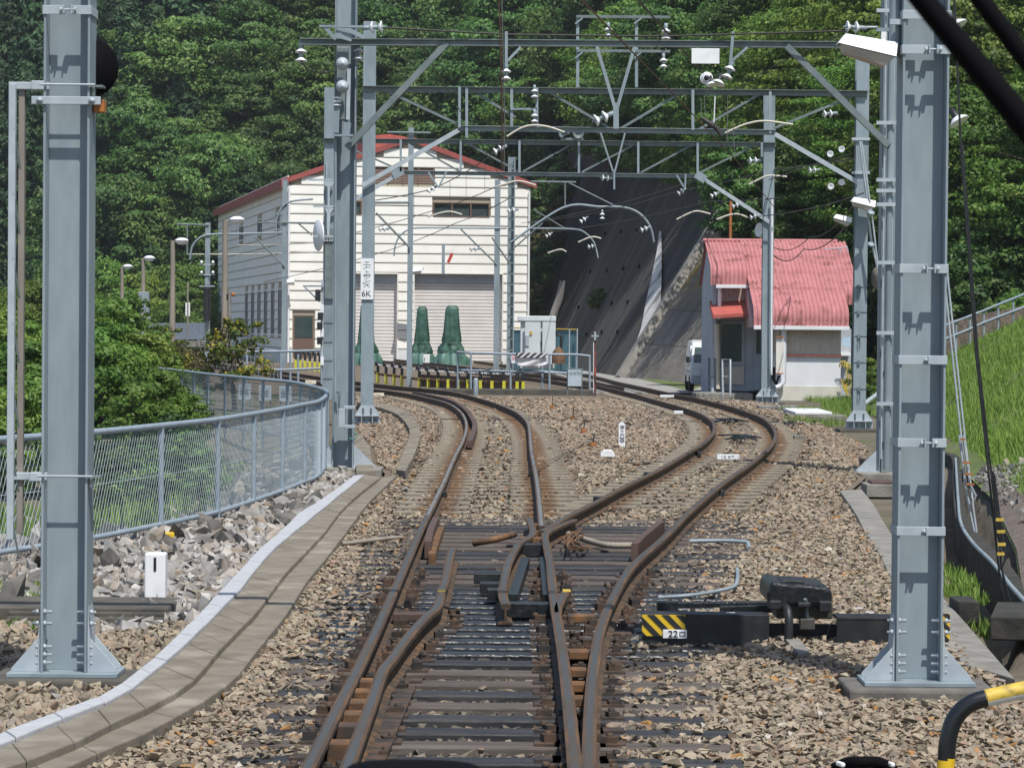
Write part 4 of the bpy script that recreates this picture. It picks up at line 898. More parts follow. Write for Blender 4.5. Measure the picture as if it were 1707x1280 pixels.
b = MB(); seg(b, (532, 44), (606, 45), YB - .3, .03, .05); seg(b, (541, 45), (560, 66), YB - .3, .05, .03); seg(b, (572, 46), (608, 63), YB - .3, .06, .04); seg(b, (559, 56), (587, 64), YB - .28, .10, .02); b.build('top_bracket', M['steel'], g2)
for px in (844, 1222):
    b = MB(); s = 1 if px < 1000 else -1
    seg(b, (px + (0 if s > 0 else 0), 53), (px - (0 if s > 0 else 5), 112), YB - .1, .04); seg(b, (px + 24, 79), (px - (2 if s < 0 else -2), 102), YB - .1, .035); b.build('drop_bracket', M['steel'], g2)
# conduits and clamp bars on its right column
for px, r_, z0_, z1_ in ((1471.5, .014, .2, 7.2), (1481, .048, .05, 6.4), (1486, .012, .5, 7.2)):
    b = MB(); b.tube([(P(px, 500, Y2 - .22).x, Y2 - .22, z0_), (P(px, 500, Y2 - .22).x, Y2 - .22, z1_)], r_, 8); b.build('conduit', M['steel_light'] if r_ < .03 else M['steel'], g2)
for py in (18, 205, 300, 318, 341, 438, 555, 673):
    b = MB(); seg(b, (1461, py), (1494, py), Y2 - .29, .05, .03); b.build('clamp_bar', M['steel_light'], g2)
b = MB(); b.box(P(1473, 62, Y2 - .3), (.07, .06, .14)); b.build('junction_box', M['white'], g2)
b = MB(); seg(b, (1460, 50), (1490, 50), Y2 - .3, .05); b.build('top_bracket', M['steel'], g2)
# rocker switch gear on the left column
sg = thing('line_switch', 'pole-mounted line switch with insulators on the nearest left gantry column', 'switch gear', P(575, 160, Y2 - .3))
b = MB(); b.box(P(571, 140, Y2 - .27), (.16, .12, 1.0)); b.build('frame', M['steel_dark'], sg, .01)
b = MB(); seg(b, (582, 115), (580, 200), Y2 - .34, .05, .06); b.build('lever', M['steel_light'], sg)
for py in (107, 145):
    b = MB(); b.lathe([(0, 0), (.07, 0), (.09, .04), (.05, .10), (0, .12)], 16, P(570, py, Y2 - .45), (.2, -1, 0)); b.build('insulator', M['steel_light'], sg)
for k in range(3):
    b = MB(); c = P(562, 163 + k * 6, Y2 - .4); b.lathe([(.02, -.02), (.058, -.012), (.06, 0), (.02, .012)], 16, c); b.build('shed', M['porcelain'], sg)
b = MB(); seg(b, (562, 176), (560, 222), Y2 - .38, .08); seg(b, (580, 205), (577, 228), Y2 - .36, .09); b.box(P(572, 226, Y2 - .38), (.28, .08, .03)); b.build('drive', M['steel'], sg)
b = MB(); b.tube([P(559, 230, Y2 - .3), P(559, 690, Y2 - .3)], .022, 8); b.build('drive_rod', M['steel'], sg)
lv = thing('lever_stand', 'grey switch handle box clamped low on the nearest left gantry column', 'lever box', P(575, 712, Y2 - .3))
b = MB(); b.box(P(570, 697, Y2 - .3), (.09, .14, .26)); b.build('box', M['steel_light'], lv, .006)
for py in (679, 711):
    b = MB(); b.box(P(583, py, Y2 - .3), (.16, .12, .045)); b.build('bracket', M['steel_light'], lv, .005)
b = MB(); b.tube([P(565, 680, Y2 - .4), P(566, 658, Y2 - .42)], .014, 6); b.lathe([(.012, -.02), (.028, -.02), (.028, .02), (.012, .02)], 12, P(564, 653, Y2 - .42), (0, -1, 0)); b.build('handle', M['steel_dark'], lv)
b = MB(); b.tube([P(588 + 7 * math.cos(a), 726 + 6 * math.sin(a), Y2 - .35) for a in np.linspace(-1.6, 2.6, 12)], .007, 5); tag(b.build('cable_loop', mat('green_cable', (.06, .30, .22), .5)), 'thin green cable looped on the nearest left gantry column', 'cable')

# middle gantry (latticed)
Y3 = 61.0; g3 = gantry('middle lattice gantry with flat faced columns', Y3)
x3l, x3r = P(614, 400, Y3).x, P(1434.5, 400, Y3).x
b = MB(); hsec(b, x3l, Y3, P(614, 704, Y3).z, P(614, 37, Y3).z, .25, .014, turned=True); b.build('column', M['steel'], g3, .003)
b = MB(); hsec(b, x3r, Y3, P(1432, 713, Y3).z, P(1436, 95, Y3).z, .26, .014, turned=True); b.build('column', M['steel'], g3, .003)
flared_base(g3, 612.5, 705, Y3, .25, .50, .36); flared_base(g3, 1431, 714, Y3, .26, .54, .36)
YT = Y3 - .2
def chord(t, p, q, Y, name, w_=.09):
    b = MB(); a, c = P(*p, Y), P(*q, Y); b.bar(a, c, .10, .012, upv=(0, 0, 1)); b.bar(a + Vector((0, .045, -w_ / 2)), c + Vector((0, .045, -w_ / 2)), .012, w_, upv=(0, 0, 1)); b.build(name, M['steel_dark'] if 'top' in name else M['steel'], t)
def lattice(t, name, segs, Y, w_=.055, m_='steel'):
    for k, (p, q) in enumerate(segs):
        b = MB(); seg(b, p, q, Y - (.02 if k % 2 else .05), w_, .03); b.build(name, M[m_], t)
chord(g3, (604, 144), (1447, 152), YT, 'top_chord', .11); chord(g3, (765, 210), (1293, 217), YT, 'bottom_chord', .10)
lattice(g3, 'vertical', [((766, 145), (766, 213)), ((778, 146), (778, 230)), ((895, 147), (895, 213)), ((853, 147), (853, 214)), ((1155, 150), (1155, 217)), ((1284, 152), (1284, 222))], YT)
lattice(g3, 'diagonal', [((636, 148), (765, 208)), ((782, 148), (860, 196)), ((908, 149), (1015, 213)), ((1034, 215), (1140, 152)), ((1165, 216), (1272, 154)), ((1290, 214), (1436, 155))], YT + .12, .05, 'steel_dark')
lattice(g3, 'knee_brace', [((604, 309), (765, 217)), ((1430, 304), (1292, 224))], YT + .03, .09, 'steel_light')
lattice(g3, 'strut', [((852, 182), (895, 182))], YT, .04)
# insulator frame standing on it
fr = thing('steel_frame', 'square steel frame standing on top of the middle gantry', 'frame', P(1012, 146, Y3))
for px in (963, 1061):
    b = MB(); seg(b, (px, 28), (px, 146), Y3 + .1, .06); b.build('upright', M['steel'], fr)
for py in (28, 85):
    b = MB(); seg(b, (961, py), (1117, py + 1), Y3 + .05, .055, .06); b.build('cross_bar', M['steel_dark'], fr)
for py in (31, 88):
    for px in (963, 1061):
        b = MB(); seg(b, (px - 4, py + 9), (px + 8, py), Y3 + .03, .03); b.build('corner_brace', M['steel'], fr)
# bands, pulleys of the balance weight on the right column
for py, loop in ((232, 0), (288, 0)):
    b = MB(); seg(b, (1420, py), (1450, py), Y3 - .16, .06, .03); b.build('clamp_bar', M['steel_light'], g3)
for py, loop in ((478, 1), (520, 0), (560, 1), (604, 0), (648, 1)):
    b = MB(); seg(b, (1421.5, py), (1445, py), Y3 - .135, .014, .012); seg(b, (1431.5, py - 3), (1431.5, py + 4), Y3 - .15, .05, .03)
    if loop: b.tube([P(1434, py + 2, Y3 - .15), P(1433, py + 20, Y3 - .15), P(1430, py + 24, Y3 - .15), P(1429, py + 16, Y3 - .15), P(1431, py + 2, Y3 - .15)], .006, 4)
    b.build('strap', M['steel_dark'], g3)
# far lattice gantry
Y4 = 82.0; g4 = gantry('farthest lattice gantry in front of the shed and the hut', Y4)
x4l, x4r = P(548, 400, Y4).x, P(1280, 400, Y4).x
b = MB(); hsec(b, x4l, Y4, -.05, P(548, 147, Y4).z, .28, .014, turned=True); b.build('column', M['steel'], g4, .003)
b = MB(); hsec(b, x4r, Y4, -.02, P(1280, 155, Y4).z, .30, .014, turned=True); b.build('column', M['steel'], g4, .003)
flared_base(g4, 1278, 670, Y4, .30, .62, .36)
YU = Y4 - .22
chord(g4, (537, 231), (1293, 238), YU, 'top_chord', .12); chord(g4, (667, 285), (1165, 291), YU, 'bottom_chord', .10)
lattice(g4, 'vertical', [((668, 233), (668, 286)), ((768, 234), (768, 287)), ((866, 235), (866, 288)), ((965, 236), (965, 289)), ((1064, 237), (1064, 290)), ((1163, 238), (1163, 291)), ((1270, 238), (1270, 262))], YU, .06)
lattice(g4, 'diagonal', [((590, 250), (667, 284)), ((678, 236), (766, 286)), ((775, 237), (864, 286)), ((872, 286), (955, 240)), ((970, 287), (1060, 240)), ((1068, 288), (1155, 241)), ((1168, 287), (1262, 241))], YU + .13, .05, 'steel_dark')
lattice(g4, 'knee_brace', [((548, 358), (667, 289)), ((1284, 371), (1165, 293))], YU + .03, .10, 'steel_light')
lattice(g4, 'wire_hanger', [((1000, 218), (1022, 286)), ((1043, 218), (1025, 286)), ((1024, 284), (1024, 316)), ((714, 287), (730, 312)), ((745, 285), (731, 313)), ((1128, 292), (1140, 312)), ((1143, 290), (1142, 313))], YU - .1, .045)
lattice(g4, 'gusset_plate', [((1160, 290), (1176, 300)), ((655, 293), (672, 284))], YU - .03, .22, 'steel')
for py in (537, 569, 600, 630):
    b = MB(); seg(b, (539, py), (557, py), Y4 - .16, .012, .012); b.build('strap', M['steel_dark'], g4)

# insulators: one prototype with cap and two discs, then copies
ins0 = thing('insulator', 'white twin-disc insulator', 'insulator', (0, 0, 0), 'white disc insulators of the overhead line')
b = MB(); b.lathe([(0, .19), (.030, .19), (.034, .13), (.030, .10), (.020, .08)], 12); b.lathe([(.028, .045), (.030, -.02), (.02, -.03)], 12); b.lathe([(.014, -.06), (.014, -.14), (0, -.14)], 8); b.build('cap', M['steel'], ins0)
for z in (.06, -.065):
    b = MB(); b.lathe([(.0, z + .03), (.03, z + .03), (.05, z + .008), (.082, z - .012), (.086, z - .024), (.07, z - .026), (.03, z - .012), (0, z - .012)], 20); b.build('disc', M['porcelain'], ins0)
INS = [(502, 92, YB, (0, 1), 1.0, 'white disc insulator hanging from the left tip of the nearest gantry beam'),
 (598, 90, YB + .1, (0, 1), .9, 'white disc insulator under the nearest gantry beam beside its left column'),
 (626, 46, YB - .3, (-1, -.05), 1.0, 'white disc insulator holding a wire on the top left gantry bracket'),
 (844, 124, YB - .1, (0, 1), .8, 'white bell insulator at the foot of the left drop bracket on the nearest beam'),
 (1215, 120, YB - .1, (.35, 1), .95, 'tilted white bell insulator on the right drop bracket of the nearest beam'),
 (1422, 46, YB - .3, (1, -.05), 1.0, 'white disc insulator pulling a wire towards the top right gantry bracket'),
 (1014, 54, Y3, (0, 1), 1.05, 'white insulator in the upper left bay of the frame above the middle gantry'),
 (1110, 57, Y3, (0, 1), 1.15, 'white insulator in the upper right bay of the frame above the middle gantry'),
 (1106, 105, Y3, (0, 1), 1.0, 'white insulator hanging from the lower bar of the frame above the middle gantry'),
 (1003, 197, Y3 - .3, (.8, .35), 1.5, 'large tilted cream insulator left of the hanging bracket on the middle gantry'),
 (891, 156, Y3 - .3, (0, 1), .9, 'white insulator high on the lattice post above the shed roof'),
 (891, 197, Y3 - .3, (0, 1), .9, 'white insulator lower on the lattice post above the shed roof'),
 (1381, 190, Y3 - .2, (1, .1), 1.0, 'white insulator beside the long right knee brace of the nearest gantry'),
 (1355, 284, Y3 + .1, (1, .1), .8, 'small white insulator under the pale right knee brace of the middle gantry'),
 (831, 250, Y3 - .1, (1, .5), 1.0, 'white insulator in front of the right slope of the shed roof'),
 (719, 316, Y4 - .3, (1, .6), 1.0, 'white insulator hanging before the cream gable of the shed'),
 (853, 351, Y4 - .2, (1, .15), 1.0, 'white insulator right of the shed gable window'),
 (1010, 297, Y4 - .2, (1, -.05), 1.1, 'white insulator at the tail of the central hanger on the farthest gantry'),
 (1256, 268, Y4 - .2, (1, .05), 1.2, 'white insulator reaching left from the right column of the farthest gantry'),
 (1135, 320, Y4 - .2, (1, .7), .9, 'white insulator below the right end of the farthest gantry truss'),
 (1190, 325, Y4 - .2, (1, .5), .9, 'white insulator beneath the right knee brace of the farthest gantry'),
 (1226, 343, Y4 - .2, (1, .35), .9, 'white insulator over the rusty chimney pipe of the hut'),
 (1256, 362, Y4 - .2, (1, .2), .9, 'white insulator above the hut ridge near the gantry column'),
 (1074, 382, 112, (1, .4), 1.3, 'white insulator at the tip of the larger curved arm'),
 (972, 367, 112, (1, .7), 1.2, 'tilted white insulator hanging left under the larger curved arm'),
 (1004, 360, 112, (0, 1), 1.2, 'upright white insulator under the larger curved arm'),
 (985, 411, 125, (1, .2), 1.2, 'white insulator at the tip of the smaller curved arm'),
 (914, 392, 125, (1, .6), 1.1, 'white insulator left below the smaller curved arm'),
 (638, 382, 110, (1, .05), 1.3, 'dark rimmed insulator left of the column before the shed'),
 (790, 415, 110, (1, .05), 1.3, 'dark rimmed insulator before the large shed door'),
 (1590, 40, 41, (.3, -.05), 0, ''), (1590, 200, 41, (.3, -.05), 0, '')]
first = True
for (px, py, Y, (dx, dz), s_, lab) in INS:
    if not s_: continue
    q = Vector((0, 0, 1)).rotation_difference(Vector((dx, .12, dz)).normalized())
    if first:
        ins0.location = P(px, py, Y); ins0.rotation_mode = 'QUATERNION'; ins0.rotation_quaternion = q; ins0['label'] = lab; ins0.scale = (s_,) * 3; first = False
    else: dup(ins0, P(px, py, Y), lab, q, s_)
# bell insulators: single wide sheds
bell0 = thing('bell_insulator', 'bell', 'insulator', (0, 0, 0), 'wide white bell insulators')
b = MB(); b.lathe([(0, .22), (.04, .22), (.05, .10), (.07, .06), (.06, .03)], 14); b.build('cap', M['black'], bell0)
b = MB(); b.lathe([(.03, .07), (.075, .055), (.14, .0), (.15, -.02), (.13, -.022), (.05, .01), (0, .01)], 24); b.build('shed', M['porcelain'], bell0)
BELL = [(1596, 42, 41, (-.45, .75), .95, 'upper white bell insulator right of the near right column'), (1598, 202, 41, (-.45, .75), 1.0, 'lower white bell insulator right of the near right column'),
 (1197, 139, 58, (.3, .9), .95, 'white bell insulator over the tangle of hanging wires'), (1187, 141, 58, (-.2, .9), .8, 'white bell insulator just left of another over the hanging wires'),
 (1403, 249, Y3 - .1, (.25, .1), .45, 'round white insulator end above the pale right knee brace, upper right one'), (1384, 257, Y3 - .1, (.25, .1), .45, 'round white insulator end above the pale right knee brace, lower left one'),
 (1403, 304, Y3 - .1, (.25, .1), .45, 'round white insulator end under the pale right knee brace, upper right one'), (1385, 311, Y3 - .1, (.25, .1), .45, 'round white insulator end under the pale right knee brace, lower left one')]
for k, (px, py, Y, (dx, dz), s_, lab) in enumerate(BELL):
    dirv = Vector((dx, .25 if s_ > .6 else .9, dz)).normalized(); q = Vector((0, 0, 1)).rotation_difference(dirv)
    if k == 0:
        bell0.location = P(px, py, Y); bell0.rotation_mode = 'QUATERNION'; bell0.rotation_quaternion = q; bell0['label'] = lab; bell0.scale = (s_,) * 3
    else: dup(bell0, P(px, py, Y), lab, q, s_)
st = thing('strain_insulator', 'ribbed white strain insulator at the end of a slanting wire', 'insulator', P(1178, 130, 58))
for k in range(4):
    b = MB(); b.lathe([(.03 + .026 * k, -.01 - .012 * k), (.047 + .026 * k, -.014 - .012 * k), (.047 + .026 * k, .0 - .012 * k), (.03 + .026 * k, .004 - .012 * k)], 24, P(1178, 130, 58), (0, -1, .15)); b.build('rib', M['porcelain'], st)
b = MB(); b.lathe([(0, .06), (.045, .05), (.05, -.03), (.13, -.06), (0, -.08)], 16, P(1178, 130, 58), (0, -1, .15)); b.build('core', M['black'], st)

# ------------------------------------------------------------------ overhead wires and their arms
def wire(name, pts, r_, label, m_='wire', cat='wire', sag=0.0, n=5, group=None):
    p = [P(*q) for q in pts]
    if sag:
        out = []
        for i in range(len(p) - 1):
            for k in range(8):
                t = k / 8; v = p[i].lerp(p[i + 1], t); v.z -= sag * 4 * t * (1 - t); out.append(v)
        p = out + [p[-1]]
    b = MB(); b.tube(p, r_ if isinstance(r_, list) else r_ * (1.5 if name == 'overhead_wire' else 1.25), n); return tag(b.build(name, M[m_]), label, cat, group)
wire('overhead_wire', [(940, -30, 30), (1135, 170, 50), (1225, 265, 66), (1290, 345, 80)], .007, 'thin rusty wire slanting down from the top centre to the right column', 'wire_rust')
wire('overhead_wire', [(1066, 3, 36), (1172, 122, 57.5)], .010, 'dark slanting wire ending at the ribbed strain insulator')
wire('overhead_wire', [(634, 46, YB - .3), (845, 58, YB), (1100, 61, YB), (1412, 52, YB - .3)], .009, 'level wire stretched above the nearest gantry beam')
wire('overhead_wire', [(1434, 46, YB - .3), (1462, 46, YB - .1)], .012, 'short rod tying an insulator to the nearest right gantry column', 'steel_light')
for k, (px, dx) in enumerate([(831, 4), (836, 3)]):
    wire('hanging_rod', [(px, -20, 36), (px + dx, 110, 36.2), (px + dx + 2, 190, 36.4), (px + dx + 1, 285, 36.6)][:4], .006 if k else .008, ('rusty' if k == 0 else 'thin pale') + ' hanging rod in front of the shed roof, top centre', 'wire_rust' if k == 0 else 'wire_grey', 'rod')
MESS = [(1440, 262, 61), (1290, 283, 82), (1120, 322, 100), (1010, 352, 118), (880, 372, 150)]
CONT = [(1330, 292, 70), (1250, 307, 82), (1130, 366, 100), (1060, 388, 118), (900, 412, 150)]
wire('overhead_wire', MESS, .011, 'upper dark catenary wire curving across the black wall', sag=.02)
wire('overhead_wire', [(1300, 330, 80), (1183, 335, 90), (1020, 372, 112), (870, 392, 150)], .011, 'lower dark catenary wire curving across the black wall', sag=.03)
for k, (x, y0, y1, Y) in enumerate([(1168, 332, 352, 92), (1142, 318, 372, 95), (1113, 348, 380, 100), (1108, 338, 366, 100), (1062, 365, 400, 108), (1038, 366, 395, 112), (1025, 368, 396, 114), (1085, 356, 372, 105), (994, 381, 402, 118)]):
    wire('dropper', [(x, y0, Y), (x - 1, y1, Y)], .006, 'thin vertical dropper wire hanging before the black retaining wall', group='droppers before the black wall')
wire('overhead_wire', [(620, 335, 82), (719, 316, 82), (778, 286, 82), (830, 250, 66)], .009, 'sagging wire rising across the shed gable', sag=.02)
wire('overhead_wire', [(540, 400, 110), (720, 352, 100), (830, 310, 84), (865, 300, 80)], .009, 'wire rising over the dark gable window of the shed', sag=.05)
wire('overhead_wire', [(440, 470, 130), (640, 420, 115), (760, 372, 105), (850, 330, 90)], .009, 'lower wire slanting over the shed front', sag=.06)
wire('overhead_wire', [(870, 372, 150), (960, 356, 118), (1030, 340, 100), (1160, 300, 82)], .010, 'middle dark catenary wire above the larger curved arm', sag=.02)
wire('overhead_wire', [(1246, 362, 84), (1340, 350, 70), (1440, 322, 58)], .009, 'wire leaving the hut ridge insulator towards the right columns', sag=.03)
wire('overhead_wire', [(1282, 300, 81), (1340, 278, 70), (1424, 255, 61)], .009, 'wire between the farthest and middle right columns', sag=.02)
wire('overhead_wire', [(700, 75, YB), (770, 190, 60), (838, 300, 82)], .006, 'thin slanting wire left of the shed ridge')
wire('overhead_wire', [(1289, 425, 82), (1340, 415, 86), (1424, 360, 61)], .010, 'slack cable sagging over the hut roof', sag=.25)
wire('overhead_wire', [(1289, 412, 82), (1350, 395, 80), (1424, 340, 61)], .008, 'thinner slack cable above the hut roof', sag=.2)
wire('overhead_wire', [(1400, 60, YB - .3), (1300, 105, 50), (1200, 165, 58)], .006, 'thin dark wire from the top right insulator to the wire clamp')
for k, (x, y0, y1) in enumerate([(690, 322, 366), (750, 302, 352), (777, 286, 333), (808, 270, 318)]):
    wire('dropper', [(x, y0, 84), (x, y1, 84)], .005, 'thin vertical dropper wire hanging before the shed gable', group='droppers before the shed gable')
wire('overhead_wire', [(503, 104, YB), (512, 116, YB + 2), (530, 122, YB + 4), (556, 120, YB)], .008, 'slack wire looping left of the nearest gantry column')
for k, (x0, y0, x1, y1) in enumerate([(1168, 165, 1170, 205), (1174, 160, 1176, 198), (1192, 160, 1190, 205), (1213, 160, 1212, 235), (1222, 200, 1224, 255)]):
    wire('hanging_rod', [(x0, y0, 58), (x1, y1, 58)], .010 if k == 2 else .005, ['thin hanging wire leftmost under the strain insulator', 'thin hanging wire second under the strain insulator', 'thick white hanging rod under the bell insulators', 'long thin hanging wire right of the white rod', 'thin hanging wire farthest right of the white rod'][k], 'white' if k == 2 else 'wire_grey', 'rod')
wire('wire_clamp', [(1168, 196, 58), (1180, 204, 58), (1195, 214, 58), (1203, 228, 58)], [.02, .05, .06, .03], 'dark lumpy clamp where the hanging wires meet', 'wire', 'clamp')
ARM = [([(845, 228), (868, 214), (889, 209), (915, 212), (941, 221)], 60, 'cream curved pull-off arm above the shed roof slope'), ([(1209, 222), (1226, 214), (1244, 207), (1274, 202), (1322, 208)], 60.2, 'cream curved pull-off arm crossing the right gantry column'),
 ([(1128, 366), (1146, 357), (1162, 352), (1184, 357)], 95, 'cream curved pull-off arm before the ochre part of the wall'), ([(1195, 366), (1214, 359), (1230, 357), (1247, 363)], 86, 'cream curved pull-off arm just above the hut roof'),
 ([(1248, 308), (1266, 299), (1282, 293), (1312, 295)], 81, 'cream curved pull-off arm over the far right gantry column'), ([(826, 312), (848, 305), (866, 302), (893, 309)], 80, 'cream curved pull-off arm right of the shed gable'),
 ([(964, 404), (980, 397), (992, 395), (1002, 398)], 112, 'cream curved pull-off arm under the larger bracket'), ([(913, 422), (928, 417), (937, 416), (944, 420)], 125, 'cream curved pull-off arm left of the smaller bracket'),
 ([(712, 362), (735, 355), (752, 353), (770, 358)], 100, 'cream curved pull-off arm across the dark gable window')]
for pts, Y, lab in ARM:
    b = MB(); b.tube(catmull([P(x, y, Y) for x, y in pts], .08), .022 * (Y / 70) ** .6, 8); tag(b.build('pull_off_arm', M['cream_tube']), lab, 'pull-off arm', 'curved pull-off arms')

# standing posts with bracket arms further back
def bracket_post(px, pyb, pyt, w_, Y, label, arms, kind='h', m_='steel'):
    g = P(px, pyb, Y); t = thing('line_post', label, 'post', g); b = MB(); z1 = P(px, pyt, Y).z
    if kind == 'h': hsec(b, g.x, Y, g.z - .2, z1, w_, .014, turned=True)
    elif kind == 'lattice':
        for s in (-1, 1):
            b.box((g.x + s * w_ * .42, Y, (g.z + z1) / 2), (w_ * .16, w_, z1 - g.z))
        b.box((g.x, Y + w_ * .3, (g.z + z1) / 2), (w_ * .7, .02, z1 - g.z))
    else: b.tube([Vector((g.x, Y, g.z - .2)), Vector((g.x, Y, z1))], w_ / 2, 10)
    b.build('shaft', M[m_], t)
    if kind == 'lattice':
        b = MB(); z = g.z + .2
        while z < z1: b.box((g.x, Y - w_ * .42, z), (w_ * .7, .02, .07)); z += .42
        b.build('batten_plates', M['steel_dark'], t)
    for pts, r_, nm in arms:
        b = MB(); b.tube(catmull([P(x, y, Y - .15) for x, y in pts], .2), r_ * .75, 8); b.build(nm, M['steel_dark'] if nm != 'curved_arm' else M['steel'], t)
    return t
bracket_post(682, 645, 213, .17, 97, 'slim grey post standing before the left shutter of the shed', [([(625, 338), (682, 338)], .05, 'arm'), ([(627, 355), (684, 414)], .045, 'strut'), ([(645, 221), (718, 222)], .05, 'arm')])
bracket_post(827, 616, 300, .26, 137, 'grey post at the right jamb of the large shed door', [([(657, 427), (659, 408), (668, 392), (684, 382), (712, 380), (845, 381)], .05, 'curved_arm'), ([(768, 382), (828, 441)], .05, 'strut')])
bracket_post(850, 628, 262, .28, 116, 'batten plated lattice post with two curved arms right of the shed door', [([(852, 404), (940, 346), (1000, 345), (1040, 346), (1066, 356), (1084, 378), (1090, 404)], .06, 'curved_arm'), ([(855, 415), (905, 372)], .04, 'strut'), ([(942, 303), (942, 346)], .045, 'strut'), ([(885, 303), (960, 304)], .05, 'arm'), ([(948, 305), (1030, 346)], .04, 'strut'), ([(885, 381), (955, 382), (975, 388), (990, 404), (997, 430)], .045, 'curved_arm'), ([(890, 350), (942, 381)], .03, 'strut'), ([(820, 396), (850, 440)], .045, 'strut')], 'lattice')
bracket_post(473, 606, 300, .22, 142, 'grey post at the front left corner of the shed', [([(460, 392), (461, 365), (470, 346), (485, 336), (522, 332)], .06, 'curved_arm'), ([(430, 371), (540, 372)], .05, 'arm'), ([(498, 373), (520, 392)], .05, 'strut'), ([(425, 395), (475, 445)], .05, 'strut')])
bracket_post(345, 612, 371, .24, 150, 'far post with white insulators and a black sleeve left of the shed', [([(317, 433), (320, 412), (332, 397), (352, 391), (400, 390), (470, 388)], .07, 'curved_arm'), ([(295, 374), (348, 375)], .06, 'arm'), ([(312, 376), (312, 425)], .06, 'strut')])
wire('overhead_wire', [(312, 424, 150), (420, 424, 150), (520, 421, 140)], .02, 'pale level wire left of the shed', 'cream_tube')
wire('overhead_wire', [(395, 409, 150), (470, 408, 148), (540, 404, 140)], .016, 'second pale wire just above the level wire left of the shed', 'cream_tube')
for k, (x, y) in enumerate([(336, 437), (355, 437), (336, 454), (355, 454)]):
    pass
# balance weight ropes and pulleys beside the middle right column
wire('tension_rod', [(1433, 236, 60.6), (1440, 290, 60.6), (1447, 360, 60.6), (1452, 400, 60.6), (1464, 452, 60.6)], .02, 'pair of pale tension rods beside the middle right column, left rod', 'steel_light', 'rod')
wire('tension_rod', [(1436, 236, 60.5), (1445, 300, 60.5), (1456, 380, 60.5), (1463, 440, 60.5)], .016, 'pair of pale tension rods beside the middle right column, right rod', 'steel_light', 'rod')
pu = thing('tension_pulley', 'grooved grey tension pulleys right of the middle right column', 'pulley', P(1452, 400, 60.4))
for py, px in ((355, 1452), (408, 1452)):
    b = MB(); b.lathe([(0, -.02), (.07, -.02), (.075, -.01), (.06, 0), (.075, .01), (.07, .02), (0, .02)], 20, P(px, py, 60.4), (.2, -.6, .8)); b.build('wheel', M['steel'], pu)
b = MB(); b.lathe([(0, -.03), (.22, -.03), (.23, 0), (.22, .03), (0, .03)], 28, P(1462, 464, 60.9), (-.95, -.3, 0)); b.build('drum', M['brown_wood'], pu)
floodlight((1418, 337), (1458, 344), 60.6, 'white floodlight high on the middle right gantry column', .22)
floodlight((1389, 364), (1419, 370), 60.8, 'smaller white floodlight left of the middle right gantry column', .18)
sb = thing('blank_sign', 'blank white board hanging from the nearest gantry beam', 'sign', P(1176, 94, YB - .05))
b = MB(); b.box(P(1176, 94, YB - .1), (.385, .02, .21)); b.build('board', M['white'], sb, .004)
for px in (1158, 1195):
    b = MB(); b.box(P(px, 83, YB - .07), (.035, .05, .05)); b.build('clip', M['black'], sb)
sp = thing('loudspeaker', 'pair of grey horn loudspeakers on the top chord of the farthest gantry', 'loudspeaker', P(950, 226, Y4 - .4))
for px, ax in ((943, (-.6, -.5, .1)), (963, (.15, -1, -.1))):
    b = MB(); b.lathe([(.03, -.12), (.05, -.05), (.15, .12), (.155, .13), (.13, .115), (.03, .02), (0, .03)], 24, P(px, 222, Y4 - .45), ax); b.build('horn', M['steel_dark'], sp)
b = MB(); seg(b, (935, 232), (972, 232), Y4 - .4, .05, .10); b.build('bracket', M['steel'], sp)

# ------------------------------------------------------------------ engine shed
ang = R(10.3); SU = Vector((math.cos(ang), math.sin(ang), 0)); SBk = Vector((-math.sin(ang), math.cos(ang), 0)); SN = -SBk
A0 = G(478, 606, 0.0); A0 = P(478, 606, 161.0); A0.z = -.05
shed = thing('engine_shed', 'large cream sided engine shed with a red gable roof and roller shutters', 'shed', A0)
SW, SL, HE, HA = 13.2, 45.0, 9.75, 12.05; mid = SW / 2
def S(u, z, d=0.0): return A0 + SU * u + Vector((0, 0, z)) + SN * d
def sx(px, py):
    """photo pixel -> (u, z) on the shed front"""
    d = ray(px, py); o = Vector((0, 0, CAMZ)); t = (A0 - o).dot(SN) / d.dot(SN); p = o + d * t - A0; return p.dot(SU), p.z
def roof_z(u): return HE + (HA - HE) * (1 - abs(u - mid) / mid)
OPEN = {}
def op(n, x0, y0, x1, y1):
    u0, z1 = sx(x0, y0); u1, z0 = sx(x1, y1); OPEN[n] = (u0, u1, max(z0, -.05), z1)
op('shutR', 691, 456, 836, 603); op('shutL', 572, 456, 661, 603); op('winR', 722, 337, 816, 363); op('winL', 560, 334, 603, 359); op('vent', 622, 278, 723, 306); op('door', 489, 525, 523, 597)
